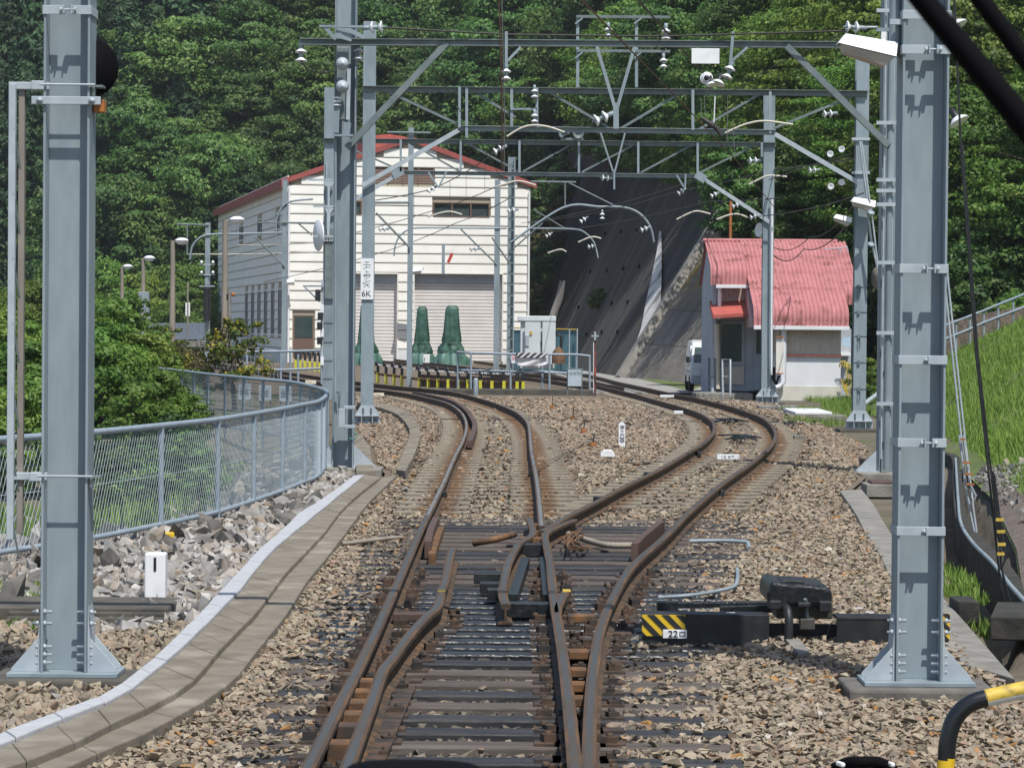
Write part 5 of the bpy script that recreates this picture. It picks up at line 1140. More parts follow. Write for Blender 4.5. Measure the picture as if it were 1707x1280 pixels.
# wall core behind the boards
b = MB()
us_ = sorted({0, SW, mid} | {v for o in OPEN.values() for v in o[:2]})
for i in range(len(us_) - 1):
    a, c = us_[i], us_[i + 1]; um = (a + c) / 2; cuts = sorted([(o[2], o[3]) for o in OPEN.values() if o[0] <= um <= o[1]]); z = -.2
    for (p, q) in cuts + [(None, None)]:
        if p is None:
            b.prism([S(a, z, -.06), S(c, z, -.06), S(c, roof_z(c) - .05, -.06), S(a, roof_z(a) - .05, -.06)], SBk * .15)
        elif p > z: b.prism([S(a, z, -.06), S(c, z, -.06), S(c, p, -.06), S(a, p, -.06)], SBk * .15)
        if p is not None: z = q
b.build('front_wall_core', M['siding_dark'], shed)
b = MB(); pitch = .516; z = .75
while z < HA - .15:
    z1 = z + pitch * .925; spans = [(0.0, SW)]
    if z1 > HE:
        k = (z1 - HE) / (HA - HE) * mid; spans = [(k, SW - k)] if k < mid - .1 else []
    for o in OPEN.values():
        if o[3] > z + .05 and o[2] < z1 - .05:
            ns = []
            for (s0, s1) in spans:
                if o[1] + .05 <= s0 or o[0] - .05 >= s1: ns.append((s0, s1)); continue
                if o[0] - .06 > s0: ns.append((s0, o[0] - .06))
                if o[1] + .06 < s1: ns.append((o[1] + .06, s1))
            spans = ns
    for (s0, s1) in spans:
        if s1 - s0 > .08: b.prism([S(s0, z, .045), S(s0, z + .06, .05), S(s0, z1, .015), S(s0, z1, -.058), S(s0, z, -.058)], SU * (s1 - s0))
    z += pitch
b.build('siding_boards', M['siding'], shed)
for a_, c_ in ((0, OPEN['door'][0] - .05), (OPEN['shutL'][1] + .06, OPEN['shutR'][0] - .06), (OPEN['shutR'][1] + .06, SW)):
    b = MB(); b.prism([S(a_, -.2, -.05), S(c_, -.2, -.05), S(c_, .72, -.05), S(a_, .72, -.05)], SN * .07); b.build('plinth', M['hut_wall'], shed)
for n in ('shutR', 'shutL'):
    u0, u1, z0, z1 = OPEN[n]; b = MB(); z = z0
    while z < z1 - .02:
        zz = min(z + .175, z1); b.prism([S(u0, z, -.42), S(u0, z + .03, -.385), S(u0, zz - .03, -.385), S(u0, zz, -.42), S(u0, zz, -.45), S(u0, z, -.45)], SU * (u1 - u0)); z += .185
    b.build('roller_shutter', M['shutter'], shed)
    b = MB(); b.prism([S(u0 - .05, z0, -.44), S(u0 - .05, z1, -.44), S(u0 - .05, z1, .06), S(u0 - .05, z0, .06)], SU * .05); b.prism([S(u1, z0, -.44), S(u1, z1, -.44), S(u1, z1, .06), S(u1, z0, .06)], SU * .05); b.prism([S(u0 - .05, z1, -.44), S(u0 - .05, z1 + .07, -.44), S(u0 - .05, z1 + .07, .075), S(u0 - .05, z1, .075)], SU * (u1 - u0 + .1)); b.build('shutter_frame', M['siding'], shed)
    b = MB(); b.prism([S(u0, z1 - .5, -.44), S(u0, z1 - .005, -.44), S(u0, z1 - .005, -.30), S(u0, z1 - .5, -.30)], SU * (u1 - u0)); b.build('shutter_box', M['hut_grey'], shed)
for n, npane in (('winR', 3), ('winL', 2)):
    u0, u1, z0, z1 = OPEN[n]; b = MB()
    for (a, c, p, q) in [(u0, u1, z0, z0 + .07), (u0, u1, z1 - .07, z1), (u0, u0 + .07, z0, z1), (u1 - .07, u1, z0, z1)] + [(u0 + (u1 - u0) * k / npane - .04, u0 + (u1 - u0) * k / npane + .04, z0, z1) for k in range(1, npane)]:
        b.prism([S(a, p, -.16), S(c, p, -.16), S(c, q, -.16), S(a, q, -.16)], SN * (.2 if c - a > 1 else .195))
    wf = b.build('window', M['brown_frame'], shed)
    b = MB(); b.prism([S(u0 + .03, z0 + .03, -.15), S(u1 - .03, z0 + .03, -.15), S(u1 - .03, z1 - .03, -.15), S(u0 + .03, z1 - .03, -.15)], SN * .05); p = b.build('pane', M['glass'], shed); p.parent = wf
u0, u1, z0, z1 = OPEN['vent']; b = MB(); z = z0
while z < z1 - .02: b.prism([S(u0, z, -.02), S(u0, z + .08, -.08), S(u0, z + .095, -.08), S(u0, z + .015, -.02)], SU * (u1 - u0)); z += .085
for k in range(5): u = u0 + (u1 - u0) * k / 4; b.prism([S(u - .03, z0, -.06), S(u + .03, z0, -.06), S(u + .03, z1, -.06), S(u - .03, z1, -.06)], SN * .09)
b.prism([S(u0, z0, -.12), S(u1, z0, -.12), S(u1, z1, -.12), S(u0, z1, -.12)], SN * .02); b.build('louvre_vent', M['louvre'], shed)
u0, u1, z0, z1 = OPEN['door']; b = MB(); b.prism([S(u0, z0, -.12), S(u1, z0, -.12), S(u1, z1, -.12), S(u0, z1, -.12)], SN * .06); dr = b.build('door', M['brown_frame'], shed)
b = MB(); b.prism([S(u0 + .08, z0 + 1.1, -.06), S(u1 - .08, z0 + 1.1, -.06), S(u1 - .08, z1 - .08, -.06), S(u0 + .08, z1 - .08, -.06)], SN * .02); p = b.build('pane', M['glass'], shed); p.parent = dr
# side wall with lapped boards, windows
def SS(l, z, d=0.0): return A0 + SBk * l + Vector((0, 0, z)) - SU * d
b = MB(); b.prism([SS(.06, -.2, -.05), SS(SL, -.2, -.05), SS(SL, HE, -.05), SS(.06, HE, -.05)], SU * .15); b.prism([A0 + SU * SW + SBk * .1 + Vector((0, 0, -.2)), A0 + SU * SW + SBk * SL + Vector((0, 0, -.2)), A0 + SU * SW + SBk * SL + Vector((0, 0, HE)), A0 + SU * SW + SBk * .1 + Vector((0, 0, HE))], -SU * .15); b.build('side_wall', M['siding_dark'], shed)
sidew = [(2.5 + 4.0 * k, 4.7 + 4.0 * k, 1.4, 4.0) for k in range(6)] + [(4.0, 6.4, 7.2, 8.2), (14.0, 17.0, 7.2, 8.2), (26, 29, 7.2, 8.2)]
b = MB(); z = .75
while z < HE - .1:
    z1 = z + pitch * .925; spans = [(0.0, SL)]
    for o in sidew:
        if o[3] > z + .05 and o[2] < z1 - .05:
            ns = []
            for (s0, s1) in spans:
                if o[1] <= s0 or o[0] >= s1: ns.append((s0, s1)); continue
                if o[0] > s0: ns.append((s0, o[0]))
                if o[1] < s1: ns.append((o[1], s1))
            spans = ns
    for (s0, s1) in spans: b.prism([SS(s0, z, .045), SS(s0, z + .06, .05), SS(s0, z1, .015), SS(s0, z1, -.045), SS(s0, z, -.045)], SBk * (s1 - s0))
    z += pitch
b.build('siding_boards', M['siding'], shed)
b = MB(); b.prism([SS(0, -.2, -.04), SS(SL, -.2, -.04), SS(SL, .72, -.04), SS(0, .72, -.04)], -SU * .06); b.build('plinth', M['hut_wall'], shed)
for (l0, l1, z0, z1) in sidew:
    b = MB(); b.prism([SS(l0, z0, -.02), SS(l1, z0, -.02), SS(l1, z1, -.02), SS(l0, z1, -.02)], -SU * .03); wf = b.build('window', M['dark_glass'], shed)
    b = MB()
    for k in range(4): l = l0 + (l1 - l0) * k / 3; b.prism([SS(l - .05, z0, .012), SS(l + .05, z0, .012), SS(l + .05, z1, .012), SS(l - .05, z1, .012)], -SU * .012)
    for zz in (z0, z1 - .08): b.prism([SS(l0, zz, .010), SS(l1, zz, .010), SS(l1, zz + .08, .010), SS(l0, zz + .08, .010)], -SU * .016)
    p = b.build('frame', M['siding'], shed); p.parent = wf
b = MB(); ov = .35
for s in (0, 1):
    ue = -ov if s == 0 else SW + ov; ze = HE - (HA - HE) / mid * ov
    b.prism([S(ue, ze, .10), S(mid, HA, .10), S(mid, HA + .12, .10), S(ue, ze + .12, .10)], SBk * (SL + .5))
b.build('roof', M['roof_red'], shed)
b = MB()
for s in (0, 1):
    ue = -ov if s == 0 else SW + ov; ze = HE - (HA - HE) / mid * ov
    b.prism([S(ue, ze - .12, .15), S(mid, HA - .12, .15), S(mid, HA + .16, .15), S(ue, ze + .16, .15)], SBk * .05)
b.prism([SS(-.5, HE - .42, ov), SS(SL, HE - .42, ov), SS(SL, HE + .02, ov), SS(-.5, HE + .02, ov)], -SU * .06)
b.build('fascia', M['roof_red'], shed)
b = MB(); vz = HA + .1; b.prism([S(mid - 1.6, vz - .35, -6), S(mid + 1.3, vz - .35, -6), S(mid + .6, vz + .42, -6), S(mid - .3, vz + .55, -6), S(mid - 1.5, vz + .42, -6)], SBk * 12); b.build('ridge_vent', M['canopy_red'], shed)
for px in (443, ):
    pass
for u in (.06, SW - .06):
    b = MB(); b.tube([S(u, -.05, .14), S(u, HE - .4, .14)], .06, 8); b.build('downpipe', M['white'], shed)
floodlight((680, 455), (703, 450), 160.5, 'small white lamp over the gap between the shed shutters', .35)
floodlight((477, 472), (491, 469), 160.3, 'small white lamp on the left front of the shed', .35)

t = thing('cable_bracket', 'slim grey bracket with a small red and white tag before the large shed door', 'bracket', P(739, 458, 159)); b = MB(); b.box(P(739, 432, 159), (.16, .1, 1.6)); b.build('bar', M['steel'], t); b = MB(); b.bar(P(747, 438, 158.9), P(754, 422, 158.9), .16, .05, upv=(0, 1, 0)); b.build('red_tag', M['red'], t); b = MB(); b.bar(P(743, 420, 158.9), P(757, 418, 158.9), .08, .05, upv=(0, 1, 0)); b.build('white_tag', M['white'], t)
# tarpaulin-covered equipment standing on the yard
def covered(px, pyb, pyt, wb, wt, Y, label, lean=0.0):
    g = P(px, pyb, Y); h = P(px, pyt, Y).z - g.z; m_ = mpp(Y); t = thing('covered_machine', label, 'covered machine', g, 'machines under green tarpaulins'); n = 44
    lev = [(0, 1.0, .17), (.06, .96, .19), (.13, .89, .18), (.20, .78, .10), (.215, .78, .15), (.30, .70, .14), (.38, .56, .03), (.41, .57, .08), (.55, .51, .09), (.66, .47, .07), (.78, .44, .05), (.88, .42, .03), (.955, .41, .02), (1.0, .28, .02)]
    for nm, lo_, hi_, mm_ in (('skirt', 0, 3, 'tarp_light'), ('cover', 3, 14, 'tarp')):
        vs = []; ll = lev[lo_:hi_ + (1 if lo_ == 0 else 0)]
        for (f, r_, wv) in ll:
            for k in range(n):
                a = 2 * PI * k / n; c, s = math.cos(a), math.sin(a); q = (abs(c) ** 3.2 + abs(s) ** 3.2) ** (-1 / 3.2)
                rr = r_ * q * (1 + wv * math.sin(a * 7 + px + f * 2.5) + wv * .7 * math.sin(a * 13 + 2 * px + f * 5) + wv * .4 * math.sin(a * 3 + f * 14)); rr *= 1 + random.uniform(-.025, .025); vs.append(g + Vector((c * rr * wb * m_ / 2 + lean * f * h, s * rr * wb * m_ / 2.3, f * h + random.uniform(-.03, .03) * (f > 0))))
        fs = [(i * n + k, i * n + (k + 1) % n, (i + 1) * n + (k + 1) % n, (i + 1) * n + k) for i in range(len(ll) - 1) for k in range(n)]
        if hi_ == 14: fs.append(tuple((len(ll) - 1) * n + k for k in range(n)))
        b = MB(); b.add(vs, fs, 0, True); b.build(nm, M[mm_], t)
    b = MB(); b.tube([g + Vector((math.cos(a) * wb * m_ * .31 + lean * .37 * h, math.sin(a) * wb * m_ * .27, .372 * h)) for a in np.linspace(0, 2 * PI, 25)], .03, 6); b.build('tie_rope', M['tarp'], t)
    return t
covered(703, 608, 512, 42, 20, 152, 'green tarpaulin covered machine left of the two before the large shed door')
covered(752, 609, 510, 52, 24, 150, 'green tarpaulin covered machine right of the two before the large shed door', .01)
covered(610, 608, 507, 46, 22, 150, 'green tarpaulin covered machine half hidden behind the sign column')
wb_ = thing('white_box', 'small white box standing between the tarpaulin covered machines', 'box', P(711, 604, 147))
b = MB(); b.box(P(711, 598, 147), (.32, .3, .42)); b.build('casing', M['white'], wb_, .02)
b = MB(); b.box(P(708, 598, 146.8), (.03, .02, .12)); b.build('keyhole', M['black'], wb_)

# ------------------------------------------------------------------ small hut with corrugated roof
YH = 86.0
def HX(px, Y): return P(px, 560, Y).x
hx0, hxm, hx1 = HX(1190, 89.5), HX(1246, 88.5), HX(1407, 86.2); zr = P(1320, 404, 91).z; ze1 = P(1340, 541, YH).z; yr = 91.0; sl_ = (zr - ze1) / (yr - YH); ye2 = 88.4; ze2 = ze1 + sl_ * (ye2 - YH)
hut = thing('signal_hut', 'small white hut with a faded pink corrugated roof beside the far right column', 'hut', (hx0, YH, 0)); gz = -.05
def corr(b, x0, x1, prof_pts, amp=.022, pitch=.125, th=.006):
    """corrugated sheet: prof_pts = list of (y, z) from ridge to eave"""
    nx_ = max(8, int((x1 - x0) / pitch * 8)); vs = []; m2 = len(prof_pts)
    for i in range(nx_ + 1):
        x = x0 + (x1 - x0) * i / nx_; w_ = amp * math.sin(2 * PI * x / pitch)
        for j, (y, z) in enumerate(prof_pts):
            a = prof_pts[max(j - 1, 0)]; c = prof_pts[min(j + 1, m2 - 1)]; dy, dz = c[0] - a[0], c[1] - a[1]; L = math.hypot(dy, dz); vs.append((x, y + w_ * dz / L, z - w_ * dy / L))
    fs = [(i * m2 + j, (i + 1) * m2 + j, (i + 1) * m2 + j + 1, i * m2 + j + 1) for i in range(nx_) for j in range(m2 - 1)]
    b.add(vs, fs, 0, True)
def roofprof(ye, ze, n=4):
    """sloping sheet whose lower edge is rolled over"""
    out = [(yr + .05 + (ye + .35 - yr) * k / n, zr + (ze + .35 * sl_ - zr) * k / n) for k in range(n + 1)]
    out += [(ye + .12, ze + .10 * sl_ + .02), (ye - .02, ze - .06), (ye - .06, ze - .25), (ye - .06, ze - .48)]
    return out
dz1 = .30
def sheets(name, x0, x1, prof, nlap):
    """overlapping corrugated sheets, each lifted over the one below; the lowest keeps the rolled edge"""
    b = MB(); slope = prof[:5]; a, c = slope[0], slope[-1]
    for k in range(nlap):
        f0, f1 = k / nlap, (k + 1) / nlap + (.02 if k < nlap - 1 else 0); lift = .016 * (nlap - 1 - k)
        pts = [(a[0] + (c[0] - a[0]) * f, a[1] + (c[1] - a[1]) * f + lift) for f in (f0, (f0 + f1) / 2, f1)]
        if k == nlap - 1: pts += prof[5:]
        xs = x0
        while xs < x1 - .05:
            xe = min(xs + 1.08, x1); corr(b, xs, xe, [(y, z + .004 * (int((xs - x0) * 2) % 3)) for y, z in pts]); xs = xe - .0
    return b.build(name, M['roof_pink'], hut)
sheets('front_roof_slope', hxm - .05, hx1 + .08, roofprof(YH - .25, ze1 + .42), 4)
sheets('rear_roof_slope', hx0 - .20, hxm - .04, roofprof(ye2 - .2, ze2 + .42), 2)
sheets('side_roof_slope', hx1 + .06, hx1 + .55, roofprof(YH + 1.3, ze1 + .42 + 1.3 * sl_), 3)
b = MB(); b.tube([(hx0 - .25, yr + .05, zr + .04), (hx1 + .3, yr + .05, zr + .04)], .06, 8); b.build('ridge_cap', M['roof_pink'], hut)
b = MB(); corr(b, hx0 - .2, hx1 + .5, [(yr + .05, zr), (yr + 2.6, zr - 2.6 * sl_)]); b.build('back_roof_slope', M['roof_pink'], hut)
# rows of dark roofing nails on the rolled edge and the slope
b = MB()
for k in range(14):
    x = hxm + .1 + (hx1 - hxm - .1) * k / 13; b.box((x, YH - .37, ze1 + .12), (.03, .02, .03)); 
b.build('roof_nails', M['black'], hut)
# front room walls
xw0, xw1 = HX(1297, YH), HX(1402, YH)
b = MB(); b.box(((xw0 + xw1) / 2, (YH + yr) / 2, (gz - .1 + ze1 - .85) / 2), (xw1 - xw0, yr - YH, ze1 - .85 - gz + .1)); b.build('front_wall', M['hut_wall'], hut)
b = MB(); b.box(((xw0 + xw1) / 2 + .0, (YH + yr) / 2, gz + .18), (xw1 - xw0 + .03, yr - YH + .03, .42)); b.build('plinth', mat('cream_plinth', (.62, .60, .53), .85, 0, (.55, .53, .46), 3, 5), hut)
b = MB(); n = 80
zc0, zc1 = ze1 - .86, ze1 - .06
vs = []
for i in range(n * 2 + 1):
    x = xw0 + (xw1 - xw0) * i / (n * 2); y = YH - .03 - .018 * math.sin(2 * PI * i / 7.0)
    vs += [(x, y, zc0), (x, y, zc1)]
b.add(vs, [(2 * i, 2 * i + 2, 2 * i + 3, 2 * i + 1) for i in range(n * 2)], 0, True); b.build('corrugated_band', M['hut_beige'], hut)
b = MB(); b.box(((xw0 + xw1) / 2, (YH + yr) / 2 + .05, (zc0 + zc1) / 2), (xw1 - xw0 - .02, yr - YH, zc1 - zc0)); b.build('upper_wall_core', M['hut_beige'], hut)
b = MB(); b.box(((xw0 + xw1) / 2, YH - .06, zc0 - .02), (xw1 - xw0 + .02, .05, .05)); b.build('flashing', M['roof_red'], hut)
b = MB(); b.box(((hxm + hx1) / 2 + .02, YH - .36, ze1 - .10), (hx1 - hxm + .14, .15, .11)); b.build('gutter', M['hut_wall'], hut, .01)
b = MB(); xp = HX(1307, YH - .2); b.tube([(xp, YH - .2, ze1 - .1), (xp, YH - .18, .45), (xp - .12, YH - .2, .32), (xp - .22, YH - .2, .30)], .075, 10); b.build('downpipe', M['hut_wall'], hut)
# cheek wall, recessed entrance part
b = MB(); xk = HX(1247, 87.5)
b.prism([(xk, YH + .1, ze1 - .1), (xk, yr, ze1 - .1), (xk, yr, zr - .12), (xk, YH + .1, ze1 + .12)], (.12, 0, 0)); b.build('cheek_wall', mat('pinkish_boards', (.50, .36, .36), .7, 0, (.44, .31, .31), 3, 4), hut)
b = MB(); yw = ye2 + .35; zl = P(1215, 527, yw).z; vs = []
for i in range(57):
    x = hx0 + .05 + (xk - hx0 - .05) * i / 56; y = yw - .02 - .02 * math.sin(2 * PI * i / 4.0); vs += [(x, y, zl - .1), (x, y, ze2 + .06)]
b.add(vs, [(2 * i, 2 * i + 2, 2 * i + 3, 2 * i + 1) for i in range(56)], 0, True); b.build('dormer_cladding', mat('pink_beige_cladding', (.60, .48, .45), .7, 0, (.52, .41, .385), 3, 4), hut)
b = MB(); b.box(((hx0 + xk) / 2, ye2 - .33, ze2 - .10), (xk - hx0 + .1, .14, .10)); b.build('gutter', M['hut_wall'], hut, .01)
b = MB(); b.tube([(hx0 + .08, ye2 - .1, ze2 - .1), (hx0 + .08, ye2 - .05, zl - .1)], .06, 8); b.build('downpipe', M['hut_wall'], hut)
b = MB(); b.prism([(hx0 - .12, ye2 + .1, gz), (hx0 - .12, yr + 2.4, gz), (hx0 - .12, yr + 2.4, zr - 2.4 * sl_ - .1), (hx0 - .12, yr, zr - .1), (hx0 - .12, ye2 + .1, ze2 + .1)], (.12, 0, 0)); b.build('gable_wall', M['hut_grey'], hut)
b = MB(); b.box(((hx0 + xw0) / 2, yr, .9), (xw0 - hx0 - .1, .1, 2.0)); b.build('recess_wall', M['hut_grey'], hut)
yw2 = yw + .1
def hb(name, x0p, y0p, x1p, y1p, Y, d, m_, par=None):
    p, q = P(x0p, y0p, Y), P(x1p, y1p, Y); b = MB(); b.box(((p.x + q.x) / 2, Y + d / 2, (p.z + q.z) / 2), (abs(q.x - p.x), d, abs(p.z - q.z))); o = b.build(name, M[m_], hut)
    if par: o.parent = par
    return o
hb('recess_wall', 1190, 530, 1300, 652, yw2 + .06, .1, 'hut_grey')
wfr = hb('window', 1200, 536, 1240, 608, yw2, .05, 'hut_grey'); hb('pane', 1203, 540, 1236, 603, yw2 - .02, .03, 'glass', wfr)
hb('boarded_panel', 1206, 611, 1240, 641, yw2 - .01, .05, 'hut_beige')
dr = hb('door', 1258, 540, 1272, 650, yw2 - .01, .05, 'hut_grey'); hb('door_pane', 1261, 548, 1270, 590, yw2 - .03, .03, 'glass', dr)
b = MB(); b.tube([P(1195, 540, yw2 - .3), P(1196, 648, yw2 - .3)], .09, 10); b.build('porch_post', M['hut_beige'], hut)
b = MB(); za, zb_ = P(1235, 509, yw).z, P(1200, 531, ye2 - .9).z; x0c, x1c = HX(1187, ye2 - .9), HX(1282, ye2)
b.prism([(x0c, yw + .1, za - .02), (x0c, ye2 - .9, zb_), (x0c, ye2 - .9, zb_ + .10), (x0c, yw + .1, za + .12)], (x1c - x0c, 0, .12)); b.build('porch_canopy', M['canopy_red'], hut)
b = MB(); b.tube([(P(1218, 330, 91.5).x, 91.5, zr - .3), (P(1218, 330, 91.5).x, 91.5, P(1218, 336, 91.5).z)], .045, 8); b.build('chimney_pipe', M['orange'], hut)
hb('side_notice', 1404, 562, 1417, 577, YH + .3, .03, 'blue_sign'); hb('side_board', 1402, 548, 1418, 660, YH + .6, .5, 'hut_grey'); hb('side_shelf', 1402, 587, 1418, 593, YH + .2, .4, 'white')
b = MB(); b.tube([P(1375, 415, 90), P(1402, 414, 90), P(1412, 411, 90), P(1414, 420, 90)], .02, 6); b.tube([P(1400, 413, 90), P(1401, 430, 90)], .02, 6); b.build('aerial', M['steel_light'], hut)
hz_ = thing('coiled_hose', 'yellow hose hung in loops at the right end of the hut', 'hose', P(1405, 620, YH - .2))
b = MB()
for k in range(4): b.tube(catmull([P(1399 + k * 4, 612, YH - .2 - .03 * k), P(1401 + k * 4, 604, YH - .25), P(1408 + k * 3, 604 + k, YH - .25), P(1411 + k * 2.5, 630 + k * 6, YH - .2), P(1408 + k * 1.5, 650 + k * 3, YH - .2), P(1402 + k * 3, 632, YH - .2)], .05), .016, 6)
b.build('hose', M['hose_yellow'], hz_)
eb = thing('equipment_box', 'tall cream equipment box on the far right gantry column', 'equipment box', P(1299, 590, 82))
b = MB(); b.box(P(1299, 592, 81.9), (.20, .22, 1.02)); b.build('casing', mat('cream_enamel', (.72, .70, .64), .5, 0, (.66, .62, .54), 4, 4), eb, .01)
b = MB(); b.box(P(1299, 561.5, 81.85), (.21, .24, .03)); b.box(P(1299, 622.5, 81.85), (.21, .24, .03)); b.build('rusty_edge', M['orange'], eb)
b = MB()
for k in range(3): b.tube(catmull([P(1287 + k * 2, 612, 81.8), P(1288 + k * 2, 632 + 3 * k, 81.75), P(1294, 637 + 2 * k, 81.7), P(1298 + k, 626, 81.8)], .05), .022, 6)
b.build('cables', M['rubber'], eb)
b = MB(); b.tube([P(1287, 330, 81.7), P(1286, 540, 81.7), P(1286, 625, 81.7)], .03, 6); b.build('conduit', M['white'], eb)
dsh = thing('dish_antenna', 'white dish partly hidden left of the far right column', 'dish antenna', P(1268, 384, 82.4))
b = MB(); b.lathe([(0, .0), (.10, .02), (.19, .07), (.2, .08), (.18, .07), (0, .01)], 24, P(1269, 384, 82.3), (-.8, -.5, .1)); b.build('dish', M['white'], dsh)
bl = thing('lever_barrier', 'grey tubular hoop railing in front of the hut entrance', 'railing', P(1210, 655, 85))
for k, (x0, x1, y0, y1, m_) in enumerate([(1182, 1192, 597, 652, 'steel_dark'), (1205, 1217, 599, 660, 'steel_light')]):
    b = MB(); b.tube([P(x0, y1, 85), P(x0, y0, 85), P(x1, y0 + .5, 84.8), P(x1, y1, 84.8)], .035, 8); b.tube([P(x0, 628, 85), P(x1, 628, 84.8)], .02, 6); b.build('hoop', M[m_], bl)
wsb = thing('crossing_edge', 'low concrete step beside the hut entrance', 'kerb', P(1215, 662, 84))
b = MB(); a, c = G(1160, 661, 0), G(1262, 664, 0); b.box(((a.x + c.x) / 2, a.y + 1.0, -.02), (c.x - a.x, 2.2, .24)); b.build('step', M['concrete'], wsb, .02)
for lab, px, py, w_, d_ in [('pale concrete cover lying on the weeds before the hut, nearer one', 1345, 689, .85, 3.2), ('pale concrete cover at the foot of the white hut wall, farther one', 1335, 661, .65, 2.4)]:
    t = thing('cover_slab', lab, 'cover slab', G(px, py)); c = G(px, py, 0); b = MB(); b.box(c + Vector((0, 0, .05)), (w_, d_, .06)); b.build('lid', M['hut_wall'], t, .01); b = MB(); b.box(c + Vector((0.1, .1, -.05)), (w_ * 1.5, d_ * 1.1, .12)); b.build('pit_edge', M['concrete'], t, .02)
t = thing('concrete_block', 'concrete block with a dark slot under the far right column', 'concrete block', G(1325, 682)); c = G(1292, 682, 0); b = MB(); b.box(c + Vector((.1, .4, -.05)), (1.0, .9, .26)); b.build('block', M['concrete'], t, .02); b = MB(); b.box(c + Vector((.1, -.06, -.03)), (.5, .03, .08)); b.build('slot', M['black'], t)

# ------------------------------------------------------------------ small van seen from its nose, half hidden by the hut
YV = 94.3; xl_v = P(1147.5, 620, YV + .9).x; VW, VH = 1.36, 1.62; xv = xl_v + VW / 2 + .02; z0v = -.02
van = thing('parked_van', 'white microvan parked beside the hut, its nose half hidden', 'van', (xv, YV, z0v))
prof = [(.10, .28), (.02, .42), (.0, .72), (.06, .86), (.62, 1.40), (.86, 1.56), (1.3, 1.62), (3.0, 1.60), (3.22, 1.50), (3.30, .9), (3.30, .28)]
vs = []; ns = [(-1.0, .0), (-.97, .0), (-.90, .03), (.90, .03), (.97, .0), (1.0, .0)]
rows = []
for (fx, ins) in [(-1, 0), (-.985, 0), (.985, 0), (1, 0)]:
    rows.append([])
b = MB(); npf = len(prof)
for fx in (-1, 1):
    for (l, z) in prof:
        tum = max(0, (z - .8)) * .11; vs.append((xv + fx * (VW / 2 - tum), YV + l, z0v + z))
fs = [tuple(range(npf)), tuple(range(npf, 2 * npf))[::-1]] + [(i, i + npf, (i + 1) % npf + npf, (i + 1) % npf) for i in range(npf)]
b.add(vs, fs); b.build('body', M['van_paint'], van, .05)
def vface(pts, name, m_, off=.012, par=None):
    b = MB(); n_ = (Vector(pts[1]) - Vector(pts[0])).cross(Vector(pts[2]) - Vector(pts[0])).normalized(); b.prism([Vector(p) + n_ * .002 for p in pts], n_ * off); o = b.build(name, M[m_], van); return o
def side(l, z): return (xv - VW / 2 + max(0, z - .8) * .11 - .004, YV + l, z0v + z)
vface([side(.52, .92), side(.86, 1.44), side(1.35, 1.46), side(1.35, .92)][::-1], 'side_window', 'lamp_glass', -.012); vface([side(1.45, .92), side(1.45, 1.46), side(2.3, 1.46), side(2.3, .92)][::-1], 'side_window', 'lamp_glass', -.012)
def nose(fx, l, z): return (xv + fx * (VW / 2 - max(0, z - .8) * .11), YV + l - .02, z0v + z)
vface([nose(-.88, .115, .92), nose(.88, .115, .92), nose(.84, .60, 1.38), nose(-.84, .60, 1.38)], 'windscreen', 'glass', .012)
vface([nose(-.95, -.0, .50), nose(-.55, -.0, .50), nose(-.55, .01, .70), nose(-.95, .01, .70)], 'headlight', 'lamp_glass', .02); vface([nose(.55, -.0, .50), nose(.95, -.0, .50), nose(.95, .01, .70), nose(.55, .01, .70)], 'headlight', 'lamp_glass', .02)
b = MB(); b.box((xv, YV - .02, z0v + .34), (VW * .98, .10, .2)); b.build('bumper', M['hut_grey'], van, .03)
b = MB(); b.box((xv - VW / 2 - .06, YV + .55, z0v + 1.0), (.12, .06, .20)); b.build('wing_mirror', M['black'], van, .02)
for s in (-1, 1):
    for l in (.62, 2.6):
        b = MB(); b.lathe([(0, -.08), (.20, -.08), (.26, -.06), (.26, .06), (.20, .08), (0, .08)], 20, (xv + s * (VW / 2 - .06), YV + l, z0v + .26), (1, 0, 0)); wh = b.build('wheel', M['tyre'], van)
        b = MB(); b.lathe([(0, -.09), (.14, -.09), (.15, -.07)], 16, (xv + s * (VW / 2 - .05), YV + l, z0v + .26), (-s * -1, 0, 0)); rm = b.build('rim', M['steel_light'], van); rm.parent = wh
b = MB(); b.box((xv - VW / 2 - .003, YV + 1.4, z0v + .62), (.012, 1.7, .02)); b.build('door_seam', M['black'], van)
b = MB(); b.box((xv - VW / 2 - .01, YV + 1.3, z0v + .82), (.03, .14, .04)); b.build('door_handle', M['black'], van)

# ------------------------------------------------------------------ crossing platform, railings and equipment in the middle distance
YR = 88.5
ce = thing('crossing_edge', 'long dark concrete edge under the grey tube railing', 'kerb', G(850, 660))
a, c = G(700, 657, 0), G(995, 661.5, 0); b = MB(); b.box(((a.x + c.x) / 2, YR + .35, -.02), (c.x - a.x, .9, .30)); b.build('edge_block', M['conc_dark'], ce, .03)
def railing(label, posts, rails, Y, r_=.033, m_='blue_paint'):
    t = thing('tube_railing', label, 'railing', P(posts[0][0], posts[0][2], Y))
    for (x, y0, y1, dY) in posts: b = MB(); b.tube([P(x, y0, Y + dY), P(x, y1, Y + dY)], r_, 8); b.build('post', M[m_], t)
    for pts in rails: b = MB(); b.tube([P(x, y, Y + dY) for (x, y, dY) in pts], r_, 8); b.build('rail', M[m_], t)
    return t
railing('grey tube railing carrying a pale sheet in front of the switch cabinet', [(763, 586, 646, .6), (785, 589, 648, 0), (851, 591, 658, 0), (916, 591, 657, 0), (961, 590, 640, 1.2), (983, 592, 658, .3), (904, 592, 652, .8)],
        [[(762, 586.5, .6), (785, 588.5, 0), (851, 590, 0), (962, 591, .3), (984, 593.5, .3)], [(763, 617, .6), (851, 619, 0), (950, 622, 0)], [(898, 619, .7), (984, 623.5, .3)]], YR)
